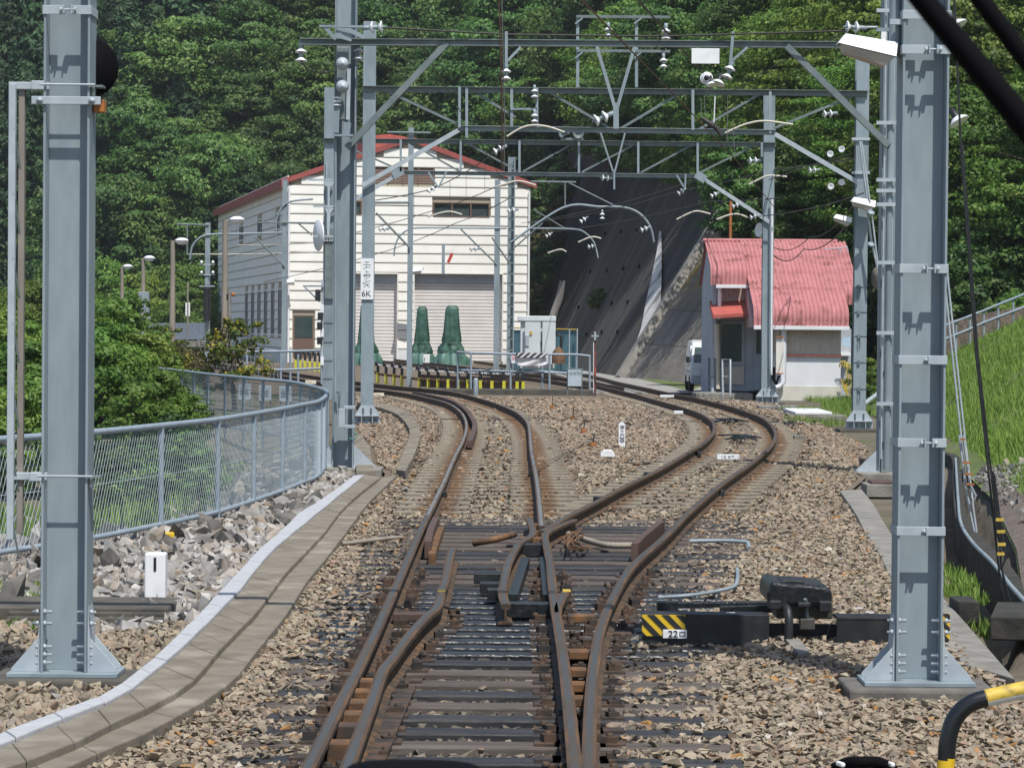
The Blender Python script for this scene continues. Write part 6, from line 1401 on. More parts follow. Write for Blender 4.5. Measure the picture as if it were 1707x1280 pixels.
railing('grey tube railing with a square end behind the curve of the fence', [(411.5, 585, 650, 0), (484, 586, 650, .5), (468, 588, 636, 2), (497, 590, 640, 2.5), (536, 586, 640, 0)],
        [[(411.5, 586, 0), (470, 586, 0), (537, 584, 0)], [(411.5, 616, 0), (470, 616.5, 0), (537, 614, 0)]], YR, .036)
t = thing('baluster_fence', 'dark baluster fence along the platform path left of the shed', 'fence', P(400, 640, 105))
b = MB(); pts = [P(326, 612, 128), P(340, 572, 128), P(392, 577, 110), P(462, 585, 96)]; b.tube([P(330, 568, 128), P(395, 577.5, 110), P(462, 585, 98)], .035, 6); b.build('rail', M['steel_light'], t)
for k in range(22):
    f = k / 21; Yb = 128 + (98 - 128) * f; px = 328 + 134 * f; b = MB(); b.tube([P(px, 568 + 17 * f, Yb), P(px + 1, 606 + 30 * f, Yb)], .02, 5); b.build('baluster', M['steel_dark'], t)
for k, (px, py) in enumerate([(408, 653), (442, 655), (476, 656)]):
    t = thing('notice_board', ['pale blue notice board on legs behind the fence, left of three', 'pale blue notice board on legs behind the fence, middle of three', 'pale blue notice board on legs behind the fence, right of three'][k], 'notice board', P(px, 675, 70), 'notice boards behind the curved fence')
    b = MB(); b.box(P(px, py, 70), (.29, .03, .36)); b.build('board', M['sign_grey'], t)
    for s in (-.12, .12): b = MB(); b.box(P(px, py + 12, 70) + Vector((s, .03, -.12)), (.03, .03, .75)); b.build('leg', M['steel_dark'], t)
    segs = [((-.11 + .03 * i, .12), (-.095 + .03 * i, .12)) for i in range(7)] + [((-.11, .06 - .035 * i), (.09 - .02 * (i % 2), .06 - .035 * i)) for i in range(5)]
    strokes(segs, P(px, py, 69.98), XR, ZU, NF, .010, M['steel_dark'], t)
# sheet hung on the railing with its striped board
t = thing('hung_sheet', 'pale sheet with a black and yellow striped bar hung on the railing', 'banner', P(887, 605, YR - .1))
n1, n2 = 24, 6; vs = []
for j in range(n2 + 1):
    for i in range(n1 + 1):
        f = i / n1; p = P(862 + 49 * f, 595 + 14 * j / n2 + 3 * math.sin(f * PI) * j / n2, YR - .12); vs.append(p + Vector((0, -.03 * math.sin(f * 9 + j), 0)))
b = MB(); b.add(vs, [(j * (n1 + 1) + i, j * (n1 + 1) + i + 1, (j + 1) * (n1 + 1) + i + 1, (j + 1) * (n1 + 1) + i) for j in range(n2) for i in range(n1)], 0, True); o = b.build('sheet', M['sheet'], t); o.modifiers.new('thickness', 'SOLIDIFY').thickness = .006
def stripes(px0, px1, py, h_px, Y, parent, n=10, base='white', band='black', slope=1.0, name='striped_bar', alt=None):
    a, c = P(px0, py, Y), P(px1, py, Y); L = (c - a).length; h = h_px * mpp(Y); b = MB(); b.box((a + c) / 2, (L, .03, h)); o = b.build(name, M[base], parent)
    b = MB(); w_ = L / n
    for k in range(-2, n + 2):
        x0 = k * w_; q = [(x0, -h / 2), (x0 + w_ * .48, -h / 2), (x0 + w_ * .48 + slope * h, h / 2), (x0 + slope * h, h / 2)]; q = [(min(max(x, 0), L), z) for x, z in q]
        if max(x for x, _ in q) - min(x for x, _ in q) < .004: continue
        b.prism([a + Vector((x, -.0165, z)) for x, z in q], (0, -.003, 0))
    p = b.build('stripes', M[band], parent); p.parent = o
    return o
stripes(860, 913, 592, 8, YR - .16, t, 5, 'sheet', 'black', 1.2)
t = thing('paper_notice', 'pink and white paper notice tied to the railing', 'notice', P(857, 599, YR - .1)); b = MB(); b.box(P(857, 599, YR - .1), (.16, .012, .22)); b.build('paper', M['white'], t); b = MB(); b.box(P(857, 596, YR - .115), (.12, .01, .10)); b.build('print', M['pink'], t)
# row of yellow posts with black rail beside the siding
def yellow_post(loc, label, h=.62):
    t = thing('guard_post', label, 'guard post', loc, 'yellow guard posts along the siding'); x, y, z = loc
    b = MB(); b.box((x, y, z + .10), (.095, .09, .36)); b.build('yellow_base', M['lime'], t)
    b = MB(); b.tube([(x, y, z + .27), (x, y, z + h - .08), (x - .02, y + .03, z + h), (x - .07, y + .06, z + h), (x - .09, y + .06, z + h - .1)], .050, 8); b.build('black_hook', M['black'], t)
    return t
PX = [(630, 641, 101), (643.5, 643, 100), (657, 644, 99), (670, 646, 98), (699, 650, 96), (714, 651, 95), (730, 652, 94), (747, 653, 93), (764, 654, 92.5), (780, 654, 92), (801, 655, 91), (820, 656, 90.5), (840, 656, 90), (862, 657, 89.8), (872, 657, 89.7)]
gp = None
for k, (px, py, Y) in enumerate(PX):
    p = P(px, py - 6, Y); 
    if gp is None: gp = yellow_post(p, 'yellow guard post with a black hook in the row before the shed')
    else: dup(gp, p, scale=(1, 1, 1.0))
for k, (px, py, Y) in enumerate([(493, 609, 118), (500.5, 610, 117), (508.5, 611, 116), (516.5, 612, 115), (525, 613, 114), (533, 614, 113)]):
    dup(gp, P(px, py + 2, Y), 'yellow guard post with a black hook in the short row left of the gantry columns')
t = thing('guard_rail', 'low dark rail joining the yellow guard posts', 'guard rail', P(700, 640, 97)); b = MB()
b.tube([P(px, py - 18, Y + .12) for px, py, Y in [(622, 636, 102)] + PX], .05, 6); b.build('rail', M['rust'], t)
b = MB()
L = [P(px, py - 33, Y) for px, py, Y in [(622, 640, 102)] + PX]
for i in range(len(L) - 1):
    for k in range(3):
        b.tube([L[i].lerp(L[i + 1], k / 3), L[i].lerp(L[i + 1], k / 3 + .2)], .022, 5)
b.build('dashed_cord', M['white'], t)
b = MB()
for i in range(4, len(PX) - 1):
    p, q = P(PX[i][0], PX[i][1] - 16, PX[i][2] + .4), P(PX[i + 1][0], PX[i + 1][1] - 16, PX[i + 1][2] + .4); b.bar(p, q, .03, .40)
b.build('dark_boards', M['angle'], t)
t = thing('short_bollard', 'small grey bollard with faint vertical writing beside the left track', 'bollard', G(793, 656)); c = G(793, 656, 0); b = MB(); b.lathe([(.075, -.05), (.075, .38), (.06, .44), (0, .47)], 14, c); b.build('body', M['steel'], t)
strokes([((-.03, .08 + .06 * i), (.03, .10 + .06 * i)) for i in range(5)], c + Vector((0, -.077, 0)), XR, ZU, NF, .012, M['white'], t)
t = thing('white_marker', 'slim white board standing between the sign column and guard posts', 'marker', P(622, 630, 98)); b = MB(); b.box(P(622, 618, 98), (.05, .04, .70)); b.build('board', M['white'], t, .004)
for lab, px, py, Y, w_ in [('small cream plate lying left of the fence curve by the rails', 518, 637, 92, .33), ('small cream plate lying beside the sign column foot', 630, 658, 84, .34), ('small cream sign low by the far left rails', 443, 621, 112, .22)]:
    t = thing('distance_plate', lab, 'plate', P(px, py, Y)); b = MB(); b.box(P(px, py, Y), (w_, .04, .11)); b.build('plate', mat('cream_plate', (.72, .66, .52), .6), t, .004)
    strokes([((-w_ * .3 + .05 * i, -.02), (-w_ * .3 + .05 * i + .02, .02)) for i in range(int(w_ * .6 / .05))], P(px, py, Y - .03), XR, ZU, NF, .012, M['orange'], t)
# switch cabinet, screen, rusty machine
t = thing('switch_cabinet', 'pale grey double door switch cabinet with a capped roof', 'cabinet', P(896, 607, 120)); m1 = mpp(120)
b = MB(); c = P(896, 570, 120); b.box(c + Vector((0, .9, -.1)), (57 * m1, 1.6, 80 * m1)); b.build('body', M['cabinet'], t, .02)
b = MB(); c2 = P(895, 532, 120); b.box(c2 + Vector((0, .9, .02)), (64 * m1, 1.9, 9 * m1)); b.build('roof_cap', M['cabinet'], t, .03)
for px, w_ in ((888, 26), (915, 22)): b = MB(); b.box(P(px, 572, 119.9), (w_ * m1, .05, 70 * m1)); b.build('door', M['cabinet'], t, .01)
b = MB(); b.box(P(902, 572, 119.85), (.04, .03, .16)); b.build('door_handle', M['black'], t)
b = MB(); b.box(P(885, 555, 119.85), (.10, .03, .15)); b.build('warning_label', M['yellow_worn'], t)
b = MB(); b.box(P(879, 568, 119.85), (.14, .04, .42)); b.build('vent_panel', M['hut_grey'], t)
t = thing('screen_fence', 'teal mesh screen fence with a pale rail behind the cabinet', 'fence', P(945, 605, 124)); b = MB(); a, c = P(856, 575, 126), P(963, 577, 124); b.bar(a + Vector((0, 0, -.2)), c + Vector((0, 0, -.2)), .03, 1.65); b.build('screen', M['mesh_teal'], t)
b = MB(); b.tube([a + Vector((0, -.05, .72)), c + Vector((0, -.05, .68))], .03, 6); b.build('rail', M['yellow_worn'], t)
for px in (949, 962): b = MB(); p = P(px, 577, 123.8); b.tube([p + Vector((0, 0, -1)), p + Vector((0, 0, .72))], .03, 6); b.build('post', M['steel_light'], t)
t = thing('rusty_stove', 'rusty brown conical burner with a black flue pipe', 'burner', P(931, 606, 116)); m1 = mpp(116); c = P(931, 606, 116)
b = MB(); b.lathe([(.26, 0), (.26, .30), (.24, .34), (.23, .45), (.05, .66), (0, .66)], 14, c); b.build('body', M['rust'], t)
b = MB(); b.tube([P(935, 582, 116), P(936, 560, 116), P(933, 559, 116), P(928, 559, 116), P(928, 554, 116)], .05, 8); b.build('flue', M['black'], t)
# signs and markers beside the tracks
t = thing('distance_sign', 'pale framed board with faint dark writing beside the red post', 'sign', P(957, 655, 86)); b = MB(); b.box(P(958, 630, 86), (.39, .03, .47)); b.build('board', M['sign_grey'], t)
b = MB()
for px in (946, 970): b.tube([P(px, 660, 86.05), P(px, 614, 86.05)], .018, 6)
b.tube([P(945, 614.5, 86.05), P(972, 615.5, 86.05)], .018, 6); b.build('frame', M['steel_dark'], t)
text_mesh('12 KT6', .12, M['steel_dark'], P(958, 622, 85.97), XR, ZU, NF, t)
t = thing('cross_post', 'slim post half white half rusty red with a small grey cross on top', 'marker post', G(990, 661)); b = MB(); b.tube([P(992, 660, 85), P(992, 566, 85)], .03, 8); b.build('red_post', mat('peeling_red_paint', (.38, .07, .04), .7, 0, (.10, .05, .04), 6, 4, .4, .6), t)
b = MB(); b.tube([P(989.5, 656, 84.9), P(989.5, 570, 84.9)], .012, 6); b.build('white_rod', M['white'], t)
b = MB(); b.box(P(992, 560, 84.9), (.20, .025, .045)); b.box(P(992, 560, 84.87), (.05, .025, .24)); b.build('cross', M['steel_light'], t)
t = thing('curve_post', 'white pointed stone post lettered R=120', 'marker post', G(1036.5, 745)); c = G(1036.5, 745, 0); b = MB(); m1 = mpp(c.y); b.prism([c + Vector((-5.5 * m1, 0, -.1)), c + Vector((5.5 * m1, 0, -.1)), c + Vector((5.5 * m1, 0, 38 * m1)), c + Vector((0, 0, 42 * m1)), c + Vector((-5.5 * m1, 0, 38 * m1))], (0, .09, 0)); b.build('stone', M['white'], t, .004)
text_mesh('R=120', .105, M['black'], c + Vector((0, -.004, 22 * m1)), (0, 0, -1), XR, NF, t, sx=1.0)
t = thing('clearance_marker', 'low white cap shaped marker stone on the ballast', 'marker stone', G(1013, 765)); c = G(1013, 764, 0); m1 = mpp(c.y); b = MB(); b.prism([c + Vector((x * m1, 0, z * m1)) for x, z in [(-12, 2), (12, 2), (12, 7), (7, 14), (-7, 14), (-12, 7)]], (0, .2, 0)); b.build('cap', M['white'], t, .01); b = MB(); b.box(c + Vector((0, .1, 0)), (14 * m1, .12, .06)); b.build('stem', M['conc_dark'], t)
t = thing('distance_plate', 'white plank lettered 12 KT lying across the right track', 'plate', G(1214, 766)); c = G(1214, 766, 0); m1 = mpp(c.y); b = MB(); b.box(c + Vector((0, .02, 4.6 * m1)), (38 * m1, .04, 8.5 * m1)); b.build('plank', M['white'], t, .003); text_mesh('12 KT.', .052, M['steel_dark'], c + Vector((0, -.003, 4.6 * m1)), XR, ZU, NF, t, sx=1.6)
for lab, px, py, w_ in [('blank white plank lying across the far end of the right track', 1112, 665, 23), ('short blank white plank left of the right track', 1131, 693, 15)]:
    t = thing('white_plank', lab, 'plank', G(px, py)); c = G(px, py, 0); m1 = mpp(c.y); b = MB(); b.box(c + Vector((0, 0, .08)), (w_ * m1, .3, .06), -.05); b.build('plank', M['white'], t, .004)
t = thing('stray_block', 'pale stone block lying right of the right track curve', 'stone block', G(1332, 731)); c = G(1332, 731, 0); b = MB(); b.box(c + Vector((0, 0, .03)), (.2, .12, .07), .1); b.build('block', M['concrete'], t, .01)
t = thing('number_post', 'squat white stone post with a single black stroke', 'marker post', G(258, 989)); c = G(258, 991, 0.0); m1 = mpp(c.y); c.z = -.03; b = MB(); hw = 17.5 * m1
b.prism([c + Vector((-hw, 0, .0)), c + Vector((hw, 0, .0)), c + Vector((hw, 0, 76 * m1)), c + Vector((-hw, 0, 76 * m1))], (0, .14, 0)); o = b.build('stone', M['white'], t, .012)
strokes([((0, 46 * m1), (0, 69 * m1))], c + Vector((0, -.002, 0)), XR, ZU, NF, 4.5 * m1, M['black'], t)
for k, (px, py, r_, lab) in enumerate([(280, 892, 12, 'yellow block poking out under the fence'),]):
    t = thing('yellow_block', lab, 'block', G(px, py)); c = G(px, py + 3, 0); m1 = mpp(c.y); b = MB(); b.box(c + Vector((0, 0, 3 * m1)), (20 * m1, .12, 11 * m1), .2); b.build('block', M['yellow'], t, .012)
for k, (px, py) in enumerate([(989, 745), (973, 722), (955, 700), (920, 682)]):
    lab = ['rusty orange stake block with a rod, nearest of the line', 'rusty orange stake block with a rod, second of the line', 'rusty orange stake block with a rod, third of the line', 'thin rod in a rusty block, farthest of the line'][k]
    t = thing('survey_stake', lab, 'stake', G(px, py), 'rusty stakes on the ballast'); c = G(px, py, 0); s = mpp(c.y); b = MB(); b.box(c + Vector((0, 0, 3 * s)), ((10 - k * 1.5) * s, .08, (9 - k) * s), .2); b.build('block', M['orange'], t, .004); b = MB(); b.tube([c, c + Vector((1.5 * s, 0, 22 * s))], .010, 5); b.build('rod', M['black'], t)
# sign on the middle left gantry column
ns_ = thing('column_sign', 'white vertical sign with dark strokes reading 6K at its foot', 'sign', P(612, 465, Y3 - .16)); Yp = Y3 - .155
a, c = P(601.5, 431, Yp), P(622.5, 499.5, Yp); b = MB(); b.box(((a.x + c.x) / 2, Yp, (a.z + c.z) / 2), (c.x - a.x, .012, a.z - c.z)); b.build('board', M['white'], ns_, .003)
pxm = mpp(Yp); og = Vector((a.x, Yp - .007, a.z)); K = 14.22
def kk(x0, y0, x1, y1): return (((x0 - 150) / K * pxm, -(y0 - 150) / K * pxm), ((x1 - 150) / K * pxm, -(y1 - 150) / K * pxm))
GL = [kk(232, 228, 355, 232), kk(290, 230, 290, 292), kk(212, 292, 385, 296), kk(270, 325, 300, 350), kk(300, 350, 215, 395), kk(280, 362, 380, 350), kk(275, 425, 285, 500), kk(280, 455, 345, 475),
      kk(215, 530, 380, 526), kk(215, 550, 380, 548), kk(215, 575, 300, 572), kk(380, 545, 370, 585), kk(370, 585, 240, 635), kk(275, 655, 300, 668), kk(380, 672, 220, 722), kk(205, 722, 212, 755), kk(212, 757, 370, 752), kk(330, 762, 225, 826), kk(300, 785, 370, 828)]
strokes(GL, og, XR, ZU, NF, 13 / K * pxm, M['steel_dark'], ns_)
text_mesh('6K', 190 / K * pxm * 1.02, M['black'], og + Vector((135 / K * pxm, -.002, -840 / K * pxm)), XR, ZU, NF, ns_)
# signal gear on the far left gantry column
t = thing('signal_gear', 'white disc, black lamps and pale brackets on the far left gantry column', 'signal', P(535, 460, Y4 - .4))
b = MB(); b.lathe([(0, -.02), (.42, -.02), (.44, 0), (.42, .02), (0, .03)], 28, P(531, 392, Y4 - .3), (-.92, -.38, 0)); b.build('disc', M['white'], t)
for py, px in ((492, 530), (527, 534), (543, 533), (568, 533)):
    b = MB(); b.box(P(px, py, Y4 - .3), (.14, .2, .30 if py < 500 else .20)); b.build('lamp_case', M['black'], t, .01)
b = MB(); seg(b, (505, 477), (540, 477), Y4 - .3, .045); seg(b, (508, 479), (533, 503), Y4 - .3, .04); b.build('bracket', M['steel'], t)
for py in (300, 344, 394):
    b = MB(); seg(b, (514 if py == 300 else 522, py), (558, py), Y4 - .3, .055, .03); b.build('bracket_arm', M['steel_light'], t)
b = MB(); b.prism([P(x, y, Y4 - .31) for x, y in [(540, 302), (558, 302), (553, 311), (550, 311), (549, 345), (556, 348), (551, 356), (549, 392), (545, 392), (545, 356), (541, 348), (546, 345), (546, 312), (541, 309)]], (0, .02, 0)); b.build('bracket_plate', M['steel_light'], t)
b = MB(); b.box(P(544, 350, Y4 - .18), (.03, .03, 2.6)); b.box(P(537, 540, Y4 - .2), (.07, .1, 2.4)); b.build('cable_duct', M['steel_light'], t)
b = MB(); b.box(P(549, 440, Y4 - .2), (.25, .05, 1.9)); b.build('backing_board', M['steel_dark'], t)
for k in range(4): b = MB(); b.box(P(541.5 + k * 4, 399, Y4 - .25), (.04, .05, .1)); b.build('terminal', M['white'], t)
for py in (515, 555, 602): b = MB(); b.box(P(537, py, Y4 - .27), (.09, .06, .22)); b.build('junction_box', M['white'], t, .006)

# ------------------------------------------------------------------ point machine and conduits in the foreground
YP = P(1110, 1073, 18.9).y; m1 = mpp(YP)
pm = thing('point_machine', 'long black point machine beam with a lumpy covered motor beside the rails', 'point machine', G(1280, 1073))
a, c = P(1070, 1074, YP), P(1282, 1076, YP); zb0, zb1 = -.08, P(1075, 1023, YP).z
b = MB(); b.box(((a.x + c.x) / 2, YP + .01, (zb0 + zb1) / 2), (c.x - a.x, .025, zb1 - zb0)); b.box(((a.x + c.x) / 2, YP + .11, zb1 - .01), (c.x - a.x, .22, .02)); b.build('front_beam', M['black'], pm, .004)
b = MB(); a2, c2 = P(1395, 1076, YP), P(1582, 1076, YP); b.box(((a2.x + c2.x) / 2, YP + .03, (zb0 + zb1) / 2), (c2.x - a2.x, .025, zb1 - zb0 - .02)); b.box(((a2.x + c2.x) / 2, YP + .14, zb1 - .02), (c2.x - a2.x, .25, .02)); b.build('front_beam', M['black'], pm, .004)
b = MB(); b.box(((c.x + a2.x) / 2, YP + .28, -.0), (a2.x - c.x + .1, .03, .22)); b.box(((c.x + a2.x) / 2, YP + .16, -.10), (a2.x - c.x, .3, .03)); b.build('rear_plate', M['black'], pm, .004)
b = MB(); b.bar(P(1095, 1008, YP + 1.0), P(1285, 1006, YP + 1.0), .10, .035); b.bar(P(1200, 1016, YP + .6), P(1290, 1014, YP + .6), .05, .05); b.bar(P(1095, 1013, YP + 1.0), P(1130, 1013, YP + 1.0), .12, .09); b.build('drive_rod', M['black_oily'], pm, .006)
def lump(prof_px, Y, depth, name, material, parent, n=9, sc=1.1):
    """rounded cover: px outline inflated along Y"""
    c0 = Vector((sum(p[0] for p in prof_px) / len(prof_px), sum(p[1] for p in prof_px) / len(prof_px), 0)); vs = []; m_ = len(prof_px)
    prof_px = [(c0.x + (x - c0.x) * sc, c0.y + (y - c0.y) * sc) for x, y in prof_px]
    for j in range(n):
        f = -1 + 2 * j / (n - 1); s_ = max(.05, (1 - abs(f) ** 3.5)) ** (1 / 3.5)
        for (x, y) in prof_px: vs.append(P(c0.x + (x - c0.x) * (.75 + .25 * s_), c0.y + (y - c0.y) * s_ + (0 if y < c0.y else (1 - s_) * 0), Y + f * depth / 2))
    fs = [(j * m_ + k, j * m_ + (k + 1) % m_, (j + 1) * m_ + (k + 1) % m_, (j + 1) * m_ + k) for j in range(n - 1) for k in range(m_)] + [tuple(range(m_))[::-1], tuple((n - 1) * m_ + k for k in range(m_))]
    b = MB(); b.add(vs, fs, 0, True); o = b.build(name, material, parent); s_ = o.modifiers.new('smooth', 'SUBSURF'); s_.levels = 1; s_.render_levels = 2; return o
b = MB(); b.prism([P(x, y, YP + .12) for x, y in [(1280, 1004), (1279, 988), (1282, 972), (1290, 969), (1318, 973), (1350, 974), (1378, 978), (1387, 984), (1388, 1004), (1375, 1010), (1330, 1008), (1295, 1011)]], (0, .62, 0)); b.build('motor_cover', M['black_oily'], pm, .022)
b = MB()
for x0, x1, y0, y1, d0 in [(1283, 1303, 1001, 1016, .06), (1330, 1352, 1004, 1012, .05), (1366, 1386, 1002, 1020, .05)]: b.prism([P(x0, y1, YP + d0), P(x1, y1, YP + d0), P(x1, y0, YP + d0), P(x0, y0, YP + d0)], (0, .2, 0))
b.prism([P(x, y, YP + .16) for x, y in [(1300, 973), (1304, 967), (1322, 966), (1340, 968), (1344, 976)]], (0, .3, 0)); b.build('cover_lugs', M['black'], pm, .008)
b = MB(); b.box(P(1335, 1012, YP + .42), (.36, .5, .10)); b.build('motor_case', mat('dull_olive_black', (.035, .035, .028), .6, 0, (.06, .058, .045), 20, 5), pm, .01)
b = MB(); hp = catmull([P(1303, 1012, YP + .12), P(1312, 1015, YP + .02), P(1315, 1035, YP - .03), P(1314, 1074, YP - .04)], .012); b.tube(hp, [.026 + .004 * (k % 2) for k in range(len(hp))], 10); b.build('ribbed_hose', M['black'], pm)
b = MB(); b.box(P(1345, 1039, YP + .12), (.095, .10, .07)); b.build('lock_box', mat('grey_brown_casting', (.075, .07, .062), .55, 0, (.05, .047, .04), 20, 4), pm, .006)
b = MB(); b.tube([P(1345, 1028, YP + .1), P(1345, 1008, YP + .1), P(1342, 998, YP + .08)], .012, 6); b.build('latch', M['steel_dark'], pm)
def diag_panel(px0, py0, px1, py1, Y, parent, n, label='hazard_panel', flip=1):
    a, c = P(px0, py0, Y), P(px1, py1, Y); w_, h = c.x - a.x, a.z - c.z; b = MB(); b.box(((a.x + c.x) / 2, Y, (a.z + c.z) / 2), (w_, .008, h)); o = b.build(label, M['yellow'], parent); b = MB(); pw = w_ / n
    for k in range(-4, n + 1):
        x0 = (k + .35) * pw; pts = [(x0, 0), (x0 + pw * .5, 0), (x0 + pw * .5 + h * 1.0, -h), (x0 + h * 1.0, -h)]
        # clip the slanted band to the panel
        poly = pts
        for (sgn, lim) in ((1, 0.0), (-1, w_)):
            out = []
            for i in range(len(poly)):
                p, q = poly[i], poly[(i + 1) % len(poly)]; ip = (p[0] - lim) * sgn >= 0; iq = (q[0] - lim) * sgn >= 0
                if ip: out.append(p)
                if ip != iq: t_ = (lim - p[0]) / (q[0] - p[0]); out.append((lim, p[1] + (q[1] - p[1]) * t_))
            poly = out
            if len(poly) < 3: break
        if len(poly) >= 3: b.prism([Vector((a.x + x, Y - .0045, a.z + z)) for x, z in poly], (0, -.003, 0))
    p = b.build('stripes', M['black'], parent); p.parent = o; return o
diag_panel(1070.5, 1024, 1142, 1060, YP - .012, pm, 3); diag_panel(1563, 1022, 1583, 1067, YP + .0, pm, 1)
b = MB(); a, c = P(1105, 1049, YP - .03), P(1145, 1064, YP - .03); b.box(((a.x + c.x) / 2, YP - .03, (a.z + c.z) / 2), (c.x - a.x, .008, a.z - c.z)); npl = b.build('number_plate', M['white'], pm, .003)
tx = text_mesh('22', .058, M['black'], P(1122, 1056.5, YP - .036), XR, ZU, NF, pm, sx=1.1); tx.parent = npl
o = strokes([((-.016, -.012), (.016, -.012)), ((-.016, .012), (.016, .012)), ((-.016, -.014), (-.016, .014)), ((.016, -.014), (.016, .014))], P(1137.5, 1056.5, YP - .035), XR, ZU, NF, .004, M['black'], pm); o.parent = npl
for px, py in ((1218, 1021), (1431, 1013), (1450, 1020)): b = MB(); b.box(P(px, py, YP + .15), (.055, .03, .004)); b.build('paint_patch', M['white'], pm)
t = thing('cover_slab', 'small pale concrete slab lying before the point machine', 'cover slab', G(1328, 1085)); b = MB(); cs = [G(x, y, .02) for x, y in [(1308, 1070), (1334, 1071), (1350, 1094), (1331, 1095)]]; b.prism(cs, (0, 0, .025)); b.build('slab', M['concrete'], t, .004)
for lab, pts, r_, m_ in [('grey ribbed conduit bending up out of the ballast', [(1098, 996, .03), (1150, 992, .05), (1190, 986, .05), (1222, 978, .05), (1229, 966, .06), (1229, 948, .02)], .014, 'steel'),
  ('grey pipe crossing the ballast right of the crossing', [(1150, 902, .05), (1200, 901, .06), (1240, 903, .06), (1247, 906, .05), (1248, 914, .02)], .018, 'steel'),
  ('brown pipe across the sleepers left of the crossing', [(790, 905, .03), (815, 901, .06), (840, 895, .09), (858, 890, .10)], .030, 'rust'),
  ('ribbed brown conduit across the sleepers right of the crossing', [(948, 890, .06), (975, 899, .06), (1010, 908, .05), (1056, 909, .05)], .026, 'brown_wood'),
  ('grey pipe stub lying on the ballast left of the rails', [(570, 906, .02), (600, 903, .03), (650, 897, .03), (670, 896, .02)], .02, 'brown_wood')]:
    t = thing('conduit', lab, 'conduit', G(pts[0][0], pts[0][1])); p = catmull([G(x, y, z) for x, y, z in pts], .012); b = MB(); b.tube(p, [r_ * (1.14 if (k % 3 == 0 and 'ribbed' in lab) else 1) for k in range(len(p))], 8); b.build('pipe', M[m_], t)
b = MB()
for k in range(9):
    a_ = [random.uniform(-1, 1) for _ in range(8)]; b.tube(catmull([G(945 + 14 * a_[0], 900 + 10 * a_[1], .04), G(960 + 16 * a_[2], 890 + 10 * a_[3], .09), G(955 + 18 * a_[4], 905 + 9 * a_[5], .10), G(975 + 14 * a_[6], 915 + 9 * a_[7], .03)], .06), .007, 5)
tag(b.build('bond_cables', M['rust']), 'tangle of rusty bond cables beside the crossing', 'cables')
for hx_, hy_, lab in ((1213, 702, 'smaller far heap of black cable scraps inside the right track curve'), (1240, 730, 'larger near heap of black cable scraps inside the right track curve')):
    b = MB(); c = G(hx_, hy_, .06)
    for k in range(10): b.tube(catmull([c + Vector((random.uniform(-.4, .4), random.uniform(-1.4, 1.4), 0)), c + Vector((random.uniform(-.1, .1), random.uniform(-.2, .2), .05)), c + Vector((random.uniform(-.4, .4), random.uniform(-1.4, 1.4), .01))], .08), .016, 5)
    tag(b.build('cable_heap', M['black_oily']), lab, 'cables', 'heaps of cable scraps')
# black cable coil on the ballast at the bottom edge
t = thing('cable_joint', 'black cable joint with white tape at the bottom edge of the ballast', 'cable', G(1440, 1272)); c = catmull([G(1392, 1280, .02), G(1415, 1271, .06), (G(1440, 1270, .07)), G(1465, 1271, .06), G(1490, 1284, .02)], .02); b = MB(); b.tube(c, .028, 10); b.build('cable', M['rubber'], t)
for px in (1401, 1433, 1484): b = MB(); p = G(px, 1273, .055); b.box(p, (.022, .07, .022), .3); b.build('tape', M['white'], t, .008)

# ------------------------------------------------------------------ right side: drain wall, pipe, stays, bank railing, barrier
t = thing('drain_wall', 'low dark concrete drain wall with a pipe along its top', 'wall', G(1590, 880))
top = [P(1545, 750, 47), P(1584, 760, 45.5), P(1588, 800, 41), P(1592, 856, 33.5), P(1608, 886, 30), P(1655, 937, 25.5), P(1693, 992, 22.2), P(1740, 1035, 19.6)]
w1 = MB(); tp_ = catmull(top, .3); h_w = .42
vs = []
for i, p in enumerate(tp_):
    d = tp_[min(i + 1, len(tp_) - 1)] - tp_[max(i - 1, 0)]; d.z = 0; d.normalize(); s = Vector((-d.y, d.x, 0)); s = s if s.x < 0 else -s
    vs += [p, p - s * .13, p - s * .13 + Vector((0, 0, -.6)), p + Vector((0, 0, -.6))]
w1.add(vs, [(4 * i + k, 4 * i + (k + 1) % 4, 4 * (i + 1) + (k + 1) % 4, 4 * (i + 1) + k) for i in range(len(tp_) - 1) for k in range(4)]); w1.add(vs[:4], [(0, 1, 2, 3)]); w1.build('wall', M['conc_black'], t, .008)
b = MB(); b.tube(catmull([P(1593, 764, 45), P(1597, 830, 36), P(1602, 872, 31), P(1622, 905, 28), P(1655, 938, 25.2), P(1684, 975, 22.8), P(1725, 1020, 20.2)], .3), .018, 8); b.build('pipe', M['steel'], t)
t = thing('drain_box', 'mossy concrete box beside the drain channel', 'concrete block', G(1612, 1020)); c = G(1618, 1028, 0); b = MB(); b.box(c + Vector((0, .3, .02)), (.15, .45, .16)); b.build('box', M['conc_black'], t, .01)
t = thing('anchor_block', 'dark concrete anchor block under the black stays', 'concrete block', P(1690, 1015, 20.4)); c = P(1695, 1030, 20.3); b = MB(); b.box(c + Vector((.03, .1, -.03)), (.34, 1.1, .16), -.2); b.build('block', M['conc_black'], t, .012)
def stay(label, ropes, fit, r_, m_, fm):
    t = thing('guy_stay', label, 'guy stay', P(*ropes[0][-1])); 
    for pts in ropes: b = MB(); b.tube([P(*q) for q in pts], r_, 6); b.build('rope', M[m_], t)
    for (x0, x1, y, Y) in fit: b = MB(); b.bar(P(x0, y, Y), P(x1, y, Y), .03, .02); b.build('clamp', M[fm], t)
    return t
